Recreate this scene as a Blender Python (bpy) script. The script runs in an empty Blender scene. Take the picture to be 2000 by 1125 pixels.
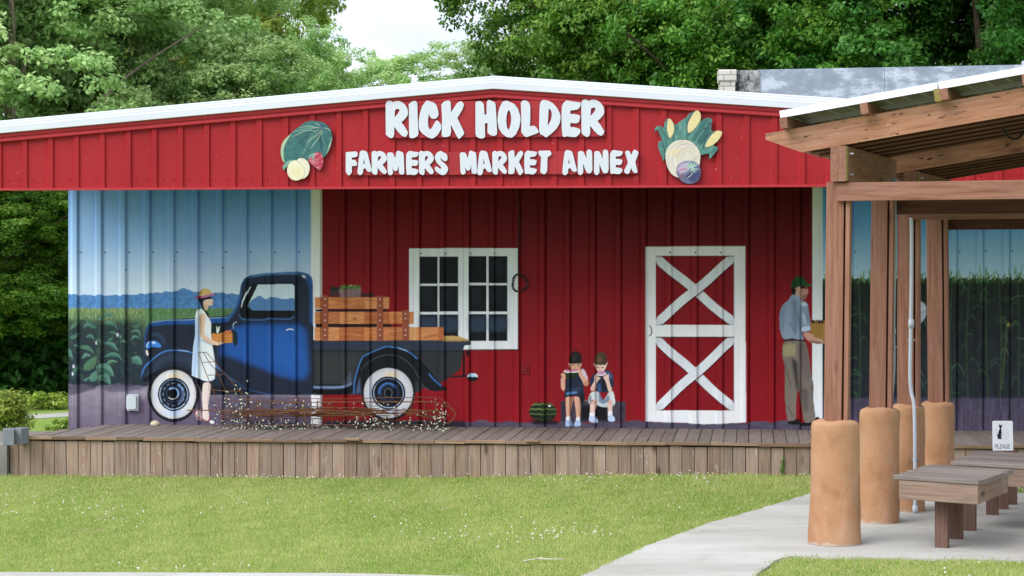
import bpy, bmesh, math, random
import numpy as np
from mathutils import Vector, Matrix

random.seed(7)
rng = np.random.default_rng(7)
PI = math.pi
scene = bpy.context.scene
col = scene.collection

# ------------------------------------------------------------------ camera and its geometry
F_PX, W_PX, H_PX = 4200.0, 2000.0, 1125.0      # focal length in pixels of a 2000 px wide picture
TH = math.atan(0.0265 * 4.2)                    # the building is turned a little against the view
PITCH = math.atan((562.5 - 535.0) / F_PX)       # looking slightly down
ZC = 2.32                                       # eye height
CAM = Vector((0, 0, ZC))
RGT = Vector((math.cos(TH), math.sin(TH), 0))
FWD = Vector((-math.sin(TH), math.cos(TH), 0))
UPV = Vector((0, 0, 1))
_f = FWD * math.cos(PITCH) - UPV * math.sin(PITCH)
_u = UPV * math.cos(PITCH) + FWD * math.sin(PITCH)

cam_d = bpy.data.cameras.new('camera')
cam_d.sensor_width = 36
cam_d.lens = 36 * F_PX / W_PX
cam_d.clip_end = 3000
cam = bpy.data.objects.new('camera', cam_d)
cam.location = CAM
cam.rotation_euler = (PI / 2 - PITCH, 0, TH)
col.objects.link(cam)
scene.camera = cam


def ray(px, py):
    d = _f + RGT * ((px - W_PX / 2) / F_PX) - _u * ((py - H_PX / 2) / F_PX)
    return d / d.dot(FWD)


def onD(px, py, D): return CAM + ray(px, py) * D


def onY(px, py, Y):
    r = ray(px, py)
    return CAM + r * (Y / r.y)


def onZ(px, py, Z):
    r = ray(px, py)
    return CAM + r * ((Z - ZC) / r.z)


def cl(xc, D, z=0.0):
    """lateral offset and depth seen from the camera -> place in the world"""
    p = RGT * xc + FWD * D
    return Vector((p.x, p.y, z))


def proj(X, Y, Z):
    """numpy: world -> pixel of the 2000 px picture"""
    x = X * RGT.x + Y * RGT.y
    zz = Z - ZC
    d0 = X * FWD.x + Y * FWD.y
    dep = d0 * math.cos(PITCH) - zz * math.sin(PITCH)
    up = zz * math.cos(PITCH) + d0 * math.sin(PITCH)
    return W_PX / 2 + F_PX * x / dep, H_PX / 2 - F_PX * up / dep


# ------------------------------------------------------------------ tagging
def tag(o, label=None, cat=None, group=None, kind=None):
    if label: o['label'] = label
    if cat: o['category'] = cat
    if group: o['group'] = group
    if kind: o['kind'] = kind
    return o


def thing(name, loc, label, cat, group=None):
    o = bpy.data.objects.new(name, None)
    o.empty_display_size = 0.1
    o.location = loc
    col.objects.link(o)
    return tag(o, label, cat, group)


def link(name, me, mat, parent=None):
    o = bpy.data.objects.new(name, me)
    if mat is not None and len(me.materials) == 0: me.materials.append(mat)
    col.objects.link(o)
    if parent is not None:
        o.parent = parent
        root = parent
        off = Vector((0, 0, 0))
        while root is not None:
            off += root.location
            root = root.parent
        o.location = -off          # meshes are written in world coordinates, parents only move
    return o


def srgb(*c):
    c = np.array(c, dtype=float) / 255.0
    return np.where(c <= 0.04045, c / 12.92, ((c + 0.055) / 1.055) ** 2.4)


def S(*c):
    v = srgb(*c)
    return (float(v[0]), float(v[1]), float(v[2]), 1.0)


# ------------------------------------------------------------------ mesh builder
class MB:
    def __init__(self):
        self.v, self.f, self.g, self.t = [], [], [], []

    def add(self, vs, fs, g=None, t=0.5):
        n = len(self.v)
        self.v += [tuple(p) for p in vs]
        self.g += [tuple(p) for p in (g if g is not None else vs)]
        self.t += [t] * len(vs)
        self.f += [tuple(i + n for i in f) for f in fs]

    def beam(self, a, b, w, h, up=(0, 0, 1), t=None, bev=0.0, cuts=None):
        """board from a to b, w across, h along up"""
        a, b = Vector(a), Vector(b)
        d = b - a
        L = d.length
        d = d / L
        up = Vector(up)
        s = d.cross(up).normalized()
        u = s.cross(d).normalized()
        t = random.random() if t is None else t
        ox, oy = random.random() * 60, random.random() * 60
        ring = [(-.5, -.5), (.5, -.5), (.5, .5), (-.5, .5)]
        if bev > 0:
            bw, bh = bev / w, bev / h
            ring = [(-.5 + bw, -.5), (.5 - bw, -.5), (.5, -.5 + bh), (.5, .5 - bh), (.5 - bw, .5), (-.5 + bw, .5), (-.5, .5 - bh), (-.5, -.5 + bh)]
        n = len(ring)
        vs, g = [], []
        for k, P in ((0.0, a), (L, b)):
            for (i, j) in ring:
                vs.append(P + s * (i * w) + u * (j * h))
                g.append((k + ox, i * w + oy, j * h + oy * .7))
        fs = [tuple(range(n))[::-1], tuple(range(n, 2 * n))]
        for i in range(n): fs.append((i, (i + 1) % n, n + (i + 1) % n, n + i))
        self.add(vs, fs, g, t)

    def box(self, c, sx, sy, sz, rz=0.0, t=None, bev=0.0):
        c = Vector(c)
        d = Vector((math.cos(rz), math.sin(rz), 0)) * (sx / 2)
        self.beam(c - d, c + d, sy, sz, t=t, bev=bev)

    def tube(self, pts, r, n=6, t=0.5, closed=False):
        pts = [Vector(p) for p in pts]
        m = len(pts)
        rr = r if isinstance(r, (list, tuple)) else [r] * m
        vs, fs = [], []
        prev = None
        for i, p in enumerate(pts):
            if closed: d = pts[(i + 1) % m] - pts[(i - 1) % m]
            else: d = pts[min(i + 1, m - 1)] - pts[max(i - 1, 0)]
            if d.length < 1e-9: d = Vector((0, 0, 1))
            d.normalize()
            if prev is None: prev = d.orthogonal().normalized()
            s = prev - d * prev.dot(d)
            if s.length < 1e-6: s = d.orthogonal()
            s.normalize()
            prev = s
            q = d.cross(s)
            for k in range(n):
                a = 2 * PI * k / n
                vs.append(p + (s * math.cos(a) + q * math.sin(a)) * rr[i])
        for i in range(m if closed else m - 1):
            j = (i + 1) % m
            for k in range(n):
                fs.append((i * n + k, i * n + (k + 1) % n, j * n + (k + 1) % n, j * n + k))
        if not closed:
            fs.append(tuple(range(n))[::-1])
            fs.append(tuple(range((m - 1) * n, m * n)))
        self.add(vs, fs, t=t)

    def poly(self, pts, thick, nrm):
        """flat outline (list of Vectors) given a thickness against nrm"""
        n = len(pts)
        nrm = Vector(nrm)
        vs = [Vector(p) for p in pts] + [Vector(p) - nrm * thick for p in pts]
        fs = [tuple(range(n)), tuple(range(n, 2 * n))[::-1]]
        for i in range(n): fs.append((i, n + i, n + (i + 1) % n, (i + 1) % n))
        self.add(vs, fs)

    def mesh(self, name, smooth=False):
        me = bpy.data.meshes.new(name)
        me.from_pydata(self.v, [], self.f)
        a = me.attributes.new('gco', 'FLOAT_VECTOR', 'POINT')
        a.data.foreach_set('vector', np.array(self.g, dtype=np.float32).ravel())
        a = me.attributes.new('tint', 'FLOAT', 'POINT')
        a.data.foreach_set('value', np.array(self.t, dtype=np.float32))
        if smooth: me.polygons.foreach_set('use_smooth', np.ones(len(me.polygons), dtype=bool))
        me.update()
        return me

    def build(self, name, mat, parent=None, smooth=False, fix=True):
        me = self.mesh(name, smooth)
        if fix:
            bm = bmesh.new()
            bm.from_mesh(me)
            bmesh.ops.recalc_face_normals(bm, faces=bm.faces)
            bm.to_mesh(me)
            bm.free()
        return link(name, me, mat, parent)


def np_mesh(name, V, Q, colors=None, smooth=False):
    """fast mesh from numpy: V (n,3), Q (m,k) faces"""
    me = bpy.data.meshes.new(name)
    V = np.ascontiguousarray(V, dtype=np.float32)
    Q = np.ascontiguousarray(Q, dtype=np.int32)
    m, k = Q.shape
    me.vertices.add(len(V))
    me.vertices.foreach_set('co', V.ravel())
    me.loops.add(m * k)
    me.loops.foreach_set('vertex_index', Q.ravel())
    me.polygons.add(m)
    me.polygons.foreach_set('loop_start', np.arange(0, m * k, k, dtype=np.int32))
    me.polygons.foreach_set('loop_total', np.full(m, k, dtype=np.int32))
    if smooth: me.polygons.foreach_set('use_smooth', np.ones(m, dtype=bool))
    if colors is not None:
        a = me.attributes.new('paint', 'FLOAT_COLOR', 'POINT')
        c = np.ones((len(V), 4), dtype=np.float32)
        c[:, :colors.shape[1]] = colors
        a.data.foreach_set('color', c.ravel())
    me.update(calc_edges=True)
    me.validate()
    return me


def chaikin(pts, it=2):
    for _ in range(it):
        out = []
        n = len(pts)
        for i in range(n):
            a, b = pts[i], pts[(i + 1) % n]
            out.append((a[0] * .75 + b[0] * .25, a[1] * .75 + b[1] * .25))
            out.append((a[0] * .25 + b[0] * .75, a[1] * .25 + b[1] * .75))
        pts = out
    return pts


def catmull(P, n=8):
    P = [Vector(p) for p in P]
    out = []
    m = len(P)
    for i in range(m - 1):
        p0, p1, p2, p3 = P[max(i - 1, 0)], P[i], P[i + 1], P[min(i + 2, m - 1)]
        for k in range(n):
            t = k / n
            out.append(0.5 * ((2 * p1) + (p2 - p0) * t + (2 * p0 - 5 * p1 + 4 * p2 - p3) * t * t + (3 * p1 - p0 - 3 * p2 + p3) * t ** 3))
    out.append(P[-1])
    return out


# ------------------------------------------------------------------ materials
class NT:
    def __init__(self, name):
        self.m = bpy.data.materials.new(name)
        self.m.use_nodes = True
        self.n = self.m.node_tree.nodes
        self.l = self.m.node_tree.links
        self.b = self.n['Principled BSDF']
        self.out = self.n['Material Output']

    def new(self, t, **kw):
        x = self.n.new(t)
        for k, v in kw.items():
            if k in x.inputs: x.inputs[k].default_value = v
            else: setattr(x, k, v)
        return x

    def link(self, a, b): self.l.new(a, b)

    def attr(self, name): return self.new('ShaderNodeAttribute', attribute_name=name)

    def coords(self, kind='Object'):
        return self.new('ShaderNodeTexCoord').outputs[kind]

    def mapping(self, src, scale=(1, 1, 1), rot=(0, 0, 0), loc=(0, 0, 0)):
        m = self.new('ShaderNodeMapping')
        m.inputs['Scale'].default_value = scale
        m.inputs['Rotation'].default_value = rot
        m.inputs['Location'].default_value = loc
        self.link(src, m.inputs['Vector'])
        return m.outputs[0]

    def noise(self, src, scale=5, detail=4, rough=.6, dist=0.0):
        x = self.new('ShaderNodeTexNoise')
        x.inputs['Scale'].default_value = scale
        x.inputs['Detail'].default_value = detail
        x.inputs['Roughness'].default_value = rough
        x.inputs['Distortion'].default_value = dist
        if src is not None: self.link(src, x.inputs['Vector'])
        return x.outputs[0]

    def ramp(self, src, stops, interp='LINEAR'):
        r = self.new('ShaderNodeValToRGB')
        e = r.color_ramp
        e.interpolation = interp
        while len(e.elements) < len(stops): e.elements.new(0.5)
        for i, (p, c) in enumerate(stops):
            e.elements[i].position = p
            e.elements[i].color = c if len(c) == 4 else (*c, 1)
        self.link(src, r.inputs[0])
        return r.outputs[0]

    def mix(self, fac, a, b, mode='MIX'):
        x = self.new('ShaderNodeMix', data_type='RGBA', blend_type=mode)
        for s, v in ((x.inputs[0], fac), (x.inputs[6], a), (x.inputs[7], b)):
            if isinstance(v, bpy.types.NodeSocket): self.link(v, s)
            elif isinstance(v, (int, float)): s.default_value = v
            else: s.default_value = v if len(v) == 4 else (*v, 1)
        return x.outputs[2]

    def math(self, op, a, b=0.0, clamp=False):
        x = self.new('ShaderNodeMath', operation=op, use_clamp=clamp)
        for s, v in ((x.inputs[0], a), (x.inputs[1], b)):
            if isinstance(v, bpy.types.NodeSocket): self.link(v, s)
            else: s.default_value = v
        return x.outputs[0]

    def bump(self, h, strength=.3, dist=.01):
        x = self.new('ShaderNodeBump')
        x.inputs['Strength'].default_value = strength
        x.inputs['Distance'].default_value = dist
        self.link(h, x.inputs['Height'])
        self.link(x.outputs[0], self.b.inputs['Normal'])

    def done(self, color=None, rough=.6, spec=.3, metal=0.0):
        if color is not None:
            if isinstance(color, bpy.types.NodeSocket): self.link(color, self.b.inputs['Base Color'])
            else: self.b.inputs['Base Color'].default_value = color
        if isinstance(rough, bpy.types.NodeSocket): self.link(rough, self.b.inputs['Roughness'])
        else: self.b.inputs['Roughness'].default_value = rough
        self.b.inputs['Specular IOR Level'].default_value = spec
        self.b.inputs['Metallic'].default_value = metal
        return self.m


def mat_plain(name, c, rough=.6, spec=.3, metal=0.0, var=.12, scale=6.0, bump=.05):
    t = NT(name)
    co = t.coords()
    n = t.noise(co, scale, 5, .65)
    lo = tuple(x * (1 - var) for x in c[:3]) + (1,)
    hi = tuple(min(1, x * (1 + var)) for x in c[:3]) + (1,)
    cc = t.ramp(n, [(.3, lo), (.7, hi)])
    if bump: t.bump(t.noise(co, scale * 9, 3, .6), bump, .01)
    return t.done(cc, rough, spec, metal)


def mat_wood(name, dark, mid, light, weather, wamt=.5, rough=.8, knots=True, tintamt=.35, stain=None, spots=False):
    """weathered board: grain runs along the first axis of the 'gco' attribute"""
    t = NT(name)
    g = t.attr('gco').outputs['Vector']
    grain = t.noise(t.mapping(g, (1.2, 26, 26)), 1.6, 6, .65, .5)
    broad = t.noise(t.mapping(g, (.8, 5, 5)), 1.2, 4, .6, .3)
    c = t.ramp(grain, [(.25, dark), (.5, mid), (.75, light)])
    wf = t.ramp(broad, [(.5 - .2 * wamt, (0, 0, 0)), (.78, (1, 1, 1))])
    c = t.mix(t.math('MULTIPLY', wf, wamt), c, weather)
    if knots:
        v = t.new('ShaderNodeTexVoronoi', feature='F1')
        v.inputs['Scale'].default_value = 1.0
        t.link(t.mapping(g, (1.5, 5.0, 5.0)), v.inputs['Vector'])
        k = t.ramp(v.outputs['Distance'], [(.07, (1, 1, 1)), (.17, (0, 0, 0))])
        c = t.mix(t.math('MULTIPLY', k, .75), c, tuple(x * .35 for x in dark[:3]))
    if stain is not None:
        s = t.noise(t.mapping(g, (2.2, 9, 9)), 2.0, 6, .7)
        sf = t.ramp(s, [(.6, (0, 0, 0)), (.72, (1, 1, 1))])
        c = t.mix(t.math('MULTIPLY', sf, .7), c, stain)
    if spots:
        v2 = t.noise(t.mapping(g, (9, 24, 24)), 1.0, 3, .6)
        c = t.mix(t.ramp(v2, [(.62, (0, 0, 0)), (.67, (1, 1, 1))]), c, tuple(x * .4 for x in dark[:3]))
        v3 = t.noise(t.mapping(g, (4, 16, 16)), 1.3, 5, .7)
        c = t.mix(t.math('MULTIPLY', t.ramp(v3, [(.62, (0, 0, 0)), (.72, (1, 1, 1))]), .5), c, S(214, 196, 180))
    tn = t.attr('tint').outputs['Fac']
    lum = t.math('ADD', t.math('MULTIPLY', tn, tintamt * 2), 1 - tintamt)
    c = t.mix(1.0, c, lum, 'MULTIPLY')
    t.bump(grain, .25, .004)
    return t.done(c, rough, .2)


def mat_paint(name, rough=.5, dirt=.12, spec=.35):
    """painted metal sheet: colours of the painting come from the 'paint' attribute"""
    t = NT(name)
    p = t.attr('paint').outputs['Color']
    co = t.coords()
    n = t.noise(co, 3.0, 6, .7)
    st = t.noise(t.mapping(co, (30, 30, 1.2)), 1.0, 4, .6)
    f = t.math('ADD', t.math('MULTIPLY', n, dirt), t.math('MULTIPLY', st, dirt))
    c = t.mix(1.0, p, t.math('ADD', f, 1 - dirt), 'MULTIPLY')
    return t.done(c, rough, spec)


M = {}
def mk_materials():
    # weathered red painted sheet
    t = NT('red_sheet')
    co = t.coords()
    n1 = t.noise(co, .9, 5, .6)
    n2 = t.noise(t.mapping(co, (25, 25, .8)), 1.0, 4, .6)
    c = t.ramp(n1, [(.3, S(146, 28, 34)), (.7, S(162, 36, 42))])
    c = t.mix(t.math('MULTIPLY', t.ramp(n2, [(.55, (0, 0, 0)), (.8, (1, 1, 1))]), .25), c, S(150, 48, 52))
    sp = t.noise(co, 42, 2, .5)
    c = t.mix(t.ramp(sp, [(.745, (0, 0, 0)), (.76, (1, 1, 1))]), c, S(205, 140, 135))
    t.bump(t.noise(co, 1.6, 3, .5), .12, .02)
    M['red'] = t.done(c, .46, .2)
    M['red_trim'] = mat_plain('red_trim', S(172, 42, 50), .45, .35, var=.08)
    # red sign board with peeling paint showing white
    t = NT('red_board')
    co = t.coords()
    c = t.ramp(t.noise(co, 2.0, 5, .6), [(.3, S(150, 36, 42)), (.7, S(170, 46, 52))])
    pe = t.noise(t.mapping(co, (5, 5, 3)), 1.3, 7, .75)
    c = t.mix(t.ramp(pe, [(.70, (0, 0, 0)), (.78, (1, 1, 1))]), c, S(205, 150, 155))
    M['board'] = t.done(c, .55, .3)
    M['cover_red'] = mat_plain('cover_red', S(128, 24, 32), .5, .2, var=.08)
    M['white_letter'] = mat_plain('white_letter', S(200, 204, 211), .5, .3, var=.03)
    M['letter_edge'] = mat_plain('letter_edge', S(92, 82, 66), .7, .2, var=.15)
    M['white_trim'] = mat_plain('white_trim', S(204, 208, 215), .38, .4, var=.03, scale=2)
    M['paint'] = mat_paint('mural_paint', .5, .2, .16)
    M['cutout'] = mat_paint('cutout_paint', .45, .12)
    M['roof'] = mat_plain('roof_sheet', S(190, 194, 198), .4, .4, var=.05, scale=1)
    M['asphalt'] = mat_plain('asphalt', S(104, 104, 106), .9, .2, var=.15, scale=3, bump=.2)
    M['soffit'] = mat_plain('soffit_sheet', S(78, 62, 60), .7, .2, var=.1)
    M['side'] = mat_plain('side_sheet', S(110, 100, 120), .5, .3, var=.1)
    M['skirt'] = mat_wood('skirt_boards', S(98, 76, 62), S(147, 122, 104), S(168, 145, 127), S(144, 137, 132), .55, .85, True, .2, S(200, 196, 192))
    M['deck'] = mat_wood('deck_boards', S(98, 86, 78), S(122, 110, 102), S(138, 127, 118), S(132, 125, 118), .6, .85, False, .13)
    M['edge'] = mat_wood('deck_edge', S(96, 74, 58), S(136, 110, 88), S(158, 134, 112), S(130, 118, 106), .4, .85, False, .35)
    M['pergola'] = mat_wood('pergola_wood', S(102, 66, 52), S(136, 95, 76), S(153, 113, 93), S(148, 119, 106), .45, .75, True, .12, S(118, 78, 62))
    M['shaded_wood'] = mat_wood('shaded_pergola_wood', S(58, 34, 24), S(84, 52, 38), S(98, 64, 48), S(92, 62, 48), .3, .8, True, .12)  # darker copy of the pergola brown, with the roof's shade in its colour
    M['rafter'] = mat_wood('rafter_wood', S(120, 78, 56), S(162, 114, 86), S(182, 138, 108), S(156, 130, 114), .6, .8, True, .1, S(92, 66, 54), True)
    M['moss'] = mat_wood('mossy_wood', S(104, 92, 52), S(140, 124, 74), S(160, 140, 92), S(140, 126, 60), .5, .85, False, .1)
    M['bench_top'] = mat_wood('bench_top', S(100, 91, 86), S(138, 127, 120), S(160, 148, 140), S(120, 114, 108), .6, .85, False, .2)
    M['bench_side'] = mat_wood('bench_side', S(94, 76, 66), S(134, 112, 98), S(154, 132, 117), S(150, 137, 126), .5, .8, True, .12, S(120, 106, 98))
    M['bench_leg'] = mat_wood('bench_leg', S(84, 62, 53), S(114, 87, 76), S(132, 105, 93), S(126, 106, 95), .4, .8, False, .1)
    # stuccoed earth columns
    t = NT('adobe')
    co = t.coords()
    n1 = t.noise(co, 3.0, 6, .65)
    n2 = t.noise(t.mapping(co, (1, 1, .4)), 7, 5, .6)
    c = t.ramp(n1, [(.25, S(146, 103, 72)), (.45, S(168, 126, 93)), (.6, S(174, 136, 104)), (.75, S(186, 154, 126))])
    c = t.mix(t.math('MULTIPLY', t.ramp(n2, [(.5, (0, 0, 0)), (.75, (1, 1, 1))]), .4), c, S(186, 132, 100))
    sp = t.noise(co, 38, 3, .5)
    c = t.mix(t.ramp(sp, [(.72, (0, 0, 0)), (.75, (1, 1, 1))]), c, S(150, 98, 70))
    sz = t.new('ShaderNodeSeparateXYZ')
    t.link(co, sz.inputs[0])
    low = t.math('ADD', sz.outputs[2], t.math('MULTIPLY', t.noise(co, 5, 6, .75), .16))
    c = t.mix(t.ramp(low, [(.085, (1, 1, 1)), (.10, (0, 0, 0))]), c, S(176, 158, 142))
    tr_ = t.noise(t.mapping(co, (2.2, 2.2, 1.1), (0, .5, .3)), 2.2, 5, .6, 1.2)
    c = t.mix(t.math('MULTIPLY', t.ramp(tr_, [(.48, (0, 0, 0)), (.66, (1, 1, 1))]), .22), c, S(200, 166, 138))
    t.bump(t.math('ADD', t.noise(t.mapping(co, (1, 1, .8)), 6, 7, .72), t.math('MULTIPLY', tr_, .5)), .6, .018)
    M['adobe'] = t.done(c, .9, .15)
    M['pvc'] = mat_plain('white_conduit', S(188, 193, 202), .4, .4, var=.05)
    M['greypipe'] = mat_plain('grey_conduit', S(150, 158, 168), .45, .4, var=.06)
    M['steel'] = mat_plain('galvanised', S(170, 172, 174), .45, .5, .6, var=.08)
    M['black'] = mat_plain('black_plastic', S(26, 26, 28), .5, .4, var=.1)
    M['bulb'] = mat_plain('bulb_glass', S(226, 222, 196), .25, .5, var=.08, scale=40, bump=0)
    M['greenwire'] = mat_plain('green_wire', S(36, 52, 46), .6, .3, var=.2, scale=20)
    M['rust'] = mat_plain('rusty_wire', S(124, 84, 54), .75, .2, var=.3, scale=25)
    M['panelframe'] = mat_plain('panel_frame', S(226, 230, 236), .35, .5, var=.03)
    M['concrete_block'] = mat_plain('concrete_block', S(130, 134, 141), .9, .15, var=.12, scale=12, bump=.25)
    M['slab'] = mat_plain('old_concrete', S(128, 124, 118), .9, .15, var=.25, scale=2.2, bump=.3)
    M['stone'] = mat_plain('pale_stone', S(206, 190, 164), .8, .2, var=.12, scale=20, bump=.3)
    M['boxgrey'] = mat_plain('outlet_box', S(196, 204, 206), .45, .35, var=.03)
    M['bleached'] = mat_plain('bleached_twig', S(206, 202, 192), .9, .1, var=.1, scale=20)
    M['bark'] = mat_plain('bark', S(86, 74, 62), .95, .1, var=.35, scale=7, bump=.6)
    M['palebark'] = mat_plain('pale_bark', S(128, 118, 104), .95, .1, var=.3, scale=7, bump=.5)
    # solar cells seen from below
    t = NT('solar_cells')
    g = t.attr('gco').outputs['Vector']
    b = t.new('ShaderNodeTexBrick', offset=0.0, squash=1.0)
    b.inputs['Scale'].default_value = 1.0
    b.inputs['Mortar Size'].default_value = .008
    b.inputs['Brick Width'].default_value = .158
    b.inputs['Row Height'].default_value = .158
    b.inputs['Color1'].default_value = S(150, 146, 126)
    b.inputs['Color2'].default_value = S(142, 138, 120)
    b.inputs['Mortar'].default_value = S(226, 220, 206)
    t.link(g, b.inputs['Vector'])
    M['cells'] = t.done(b.outputs[0], .35, .4)
    # white painted brick and stained wall of the building behind
    t = NT('white_brick')
    co = t.coords()
    b = t.new('ShaderNodeTexBrick')
    b.inputs['Scale'].default_value = 1.0
    b.inputs['Brick Width'].default_value = .21
    b.inputs['Row Height'].default_value = .085
    b.inputs['Mortar Size'].default_value = .008
    b.inputs['Color1'].default_value = S(200, 196, 184)
    b.inputs['Color2'].default_value = S(184, 180, 168)
    b.inputs['Mortar'].default_value = S(140, 136, 128)
    t.link(t.mapping(co, rot=(PI / 2, 0, 0)), b.inputs['Vector'])
    t.bump(b.outputs['Fac'], -.5, .01)
    M['whitebrick'] = t.done(b.outputs[0], .85, .2)
    t = NT('stained_wall')
    co = t.coords()
    c = t.ramp(t.noise(t.mapping(co, (3, 3, 2)), 1.4, 7, .75), [(.42, S(50, 52, 56)), (.5, S(120, 122, 122)), (.58, S(176, 176, 170))])
    M['stained'] = t.done(c, .9, .15)
    t = NT('weathered_flashing')
    co = t.coords()
    n = t.noise(t.mapping(co, (1.0, 1.0, 2.0)), 1.5, 8, .72, .0)
    c = t.ramp(n, [(.42, S(134, 143, 154)), (.5, S(150, 160, 170)), (.53, S(176, 184, 194)), (.62, S(192, 199, 208))])
    r = t.noise(co, 1.3, 3, .5)
    c = t.mix(t.ramp(r, [(.74, (0, 0, 0)), (.77, (1, 1, 1))]), c, S(178, 136, 96))
    M['flashing'] = t.done(c, .5, .35)
    # concrete path
    t = NT('concrete')
    co = t.coords()
    n1 = t.noise(t.mapping(co, (.5, 1.2, 1)), 1.0, 6, .65)
    n2 = t.noise(co, 16, 5, .7)
    c = t.ramp(n1, [(.3, S(160, 157, 148)), (.55, S(180, 178, 171)), (.75, S(190, 188, 183))])
    c = t.mix(t.math('MULTIPLY', t.ramp(n2, [(.55, (0, 0, 0)), (.8, (1, 1, 1))]), .35), c, S(136, 132, 124))
    stn = t.noise(co, 1.7, 7, .75)
    c = t.mix(t.math('MULTIPLY', t.ramp(stn, [(.56, (0, 0, 0)), (.66, (1, 1, 1))]), .28), c, S(132, 124, 108))
    grit = t.noise(co, 60, 2, .6)
    c = t.mix(t.ramp(grit, [(.70, (0, 0, 0)), (.74, (1, 1, 1))]), c, S(120, 112, 98))
    t.bump(n2, .15, .004)
    M['concrete'] = t.done(c, .9, .15)
    # lawn soil under the blades
    t = NT('lawn_ground')
    co = t.coords()
    n1 = t.noise(co, .45, 5, .6)
    n2 = t.noise(t.mapping(co, (3, 5, 1)), 2.6, 6, .7)
    n3 = t.noise(co, 45, 4, .7)
    c = t.ramp(n1, [(.35, S(138, 164, 76)), (.65, S(160, 182, 96))])
    c = t.mix(t.math('MULTIPLY', t.ramp(n2, [(.45, (0, 0, 0)), (.7, (1, 1, 1))]), .5), c, S(108, 132, 56))
    c = t.mix(t.math('MULTIPLY', t.ramp(n3, [(.4, (1, 1, 1)), (.62, (0, 0, 0))]), .45), c, S(84, 100, 44))
    d = t.noise(t.mapping(co, (1, 1.6, 1)), 1.1, 5, .65)
    c = t.mix(t.ramp(d, [(.70, (0, 0, 0)), (.78, (1, 1, 1))]), c, S(158, 140, 108))
    t.bump(n3, .6, .03)
    M['lawn'] = t.done(c, .95, .1)
    t = NT('grass_blades')
    p = t.attr('paint').outputs['Color']
    tr = t.new('ShaderNodeBsdfTranslucent')
    t.link(p, tr.inputs['Color'])
    mx = t.new('ShaderNodeMixShader')
    mx.inputs[0].default_value = .35
    t.done(p, .6, .25)
    t.link(t.b.outputs[0], mx.inputs[1])
    t.link(tr.outputs[0], mx.inputs[2])
    t.link(mx.outputs[0], t.out.inputs['Surface'])
    M['grass'] = t.m
    M['clover'] = mat_plain('clover', S(228, 222, 214), .8, .1, var=.1, scale=30, bump=0)

    def leafmat(name, a, b, c):
        t = NT(name)
        tn = t.attr('paint').outputs['Color']
        k = t.new('ShaderNodeSeparateColor')
        t.link(tn, k.inputs[0])
        oi = t.new('ShaderNodeObjectInfo')
        cc = t.ramp(k.outputs[0], [(0.0, a), (.5, b), (1.0, c)])
        h = t.new('ShaderNodeHueSaturation')
        t.link(cc, h.inputs['Color'])
        t.link(t.math('ADD', t.math('MULTIPLY', oi.outputs['Random'], .024), .488), h.inputs['Hue'])
        t.link(t.math('ADD', t.math('MULTIPLY', oi.outputs['Random'], .3), .85), h.inputs['Value'])
        tr = t.new('ShaderNodeBsdfTranslucent')
        t.link(h.outputs[0], tr.inputs['Color'])
        mx = t.new('ShaderNodeMixShader')
        mx.inputs[0].default_value = .38
        t.done(h.outputs[0], .48, .4)
        t.link(t.b.outputs[0], mx.inputs[1])
        t.link(tr.outputs[0], mx.inputs[2])
        t.link(mx.outputs[0], t.out.inputs['Surface'])
        return t.m
    M['leaf_pale'] = leafmat('leaf_pale', S(122, 160, 90), S(166, 198, 122), S(208, 224, 158))
    M['leaf_yellow'] = leafmat('leaf_yellow', S(122, 150, 56), S(162, 186, 78), S(196, 212, 112))
    M['leaf_dark'] = leafmat('leaf_dark', S(56, 104, 28), S(92, 144, 46), S(154, 190, 78))
    M['leaf_deep'] = leafmat('leaf_deep', S(46, 90, 32), S(76, 126, 50), S(120, 162, 72))
mk_materials()
# ------------------------------------------------------------------ building geometry
YF, YW = 23.91, 25.80                     # front of the gable fascia, back wall of the porch
DECK = 0.457
RP = 0.3048                               # rib spacing of the sheets
X0_WALL = onY(279.5, 560, YW).x
X0_FAS = onY(498.0, 330, YF).x
# foot, crest, crest, foot, then the open lap joint between two sheets
RIB = [0.0, 0.030, 0.084, 0.094, 0.096, 0.108, 0.110]
RH = 0.034
RPROF = [0, RH, RH, 0, -.011, -.011, 0, 0]
RPROF0 = [0, RH * .7, RH * .7, 0, 0, 0, 0, 0]


def rib(X, x0):
    u = np.mod(np.asarray(X, dtype=float) - x0, RP)
    return np.interp(u, RIB + [RP], RPROF0 if x0 == X0_FAS else RPROF)


def rib_breaks(a, b, x0):
    k0, k1 = int((a - x0) // RP) - 1, int((b - x0) // RP) + 1
    xs = [x0 + k * RP + r for k in range(k0, k1 + 1) for r in RIB]
    return [x for x in xs if a < x < b]


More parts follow.
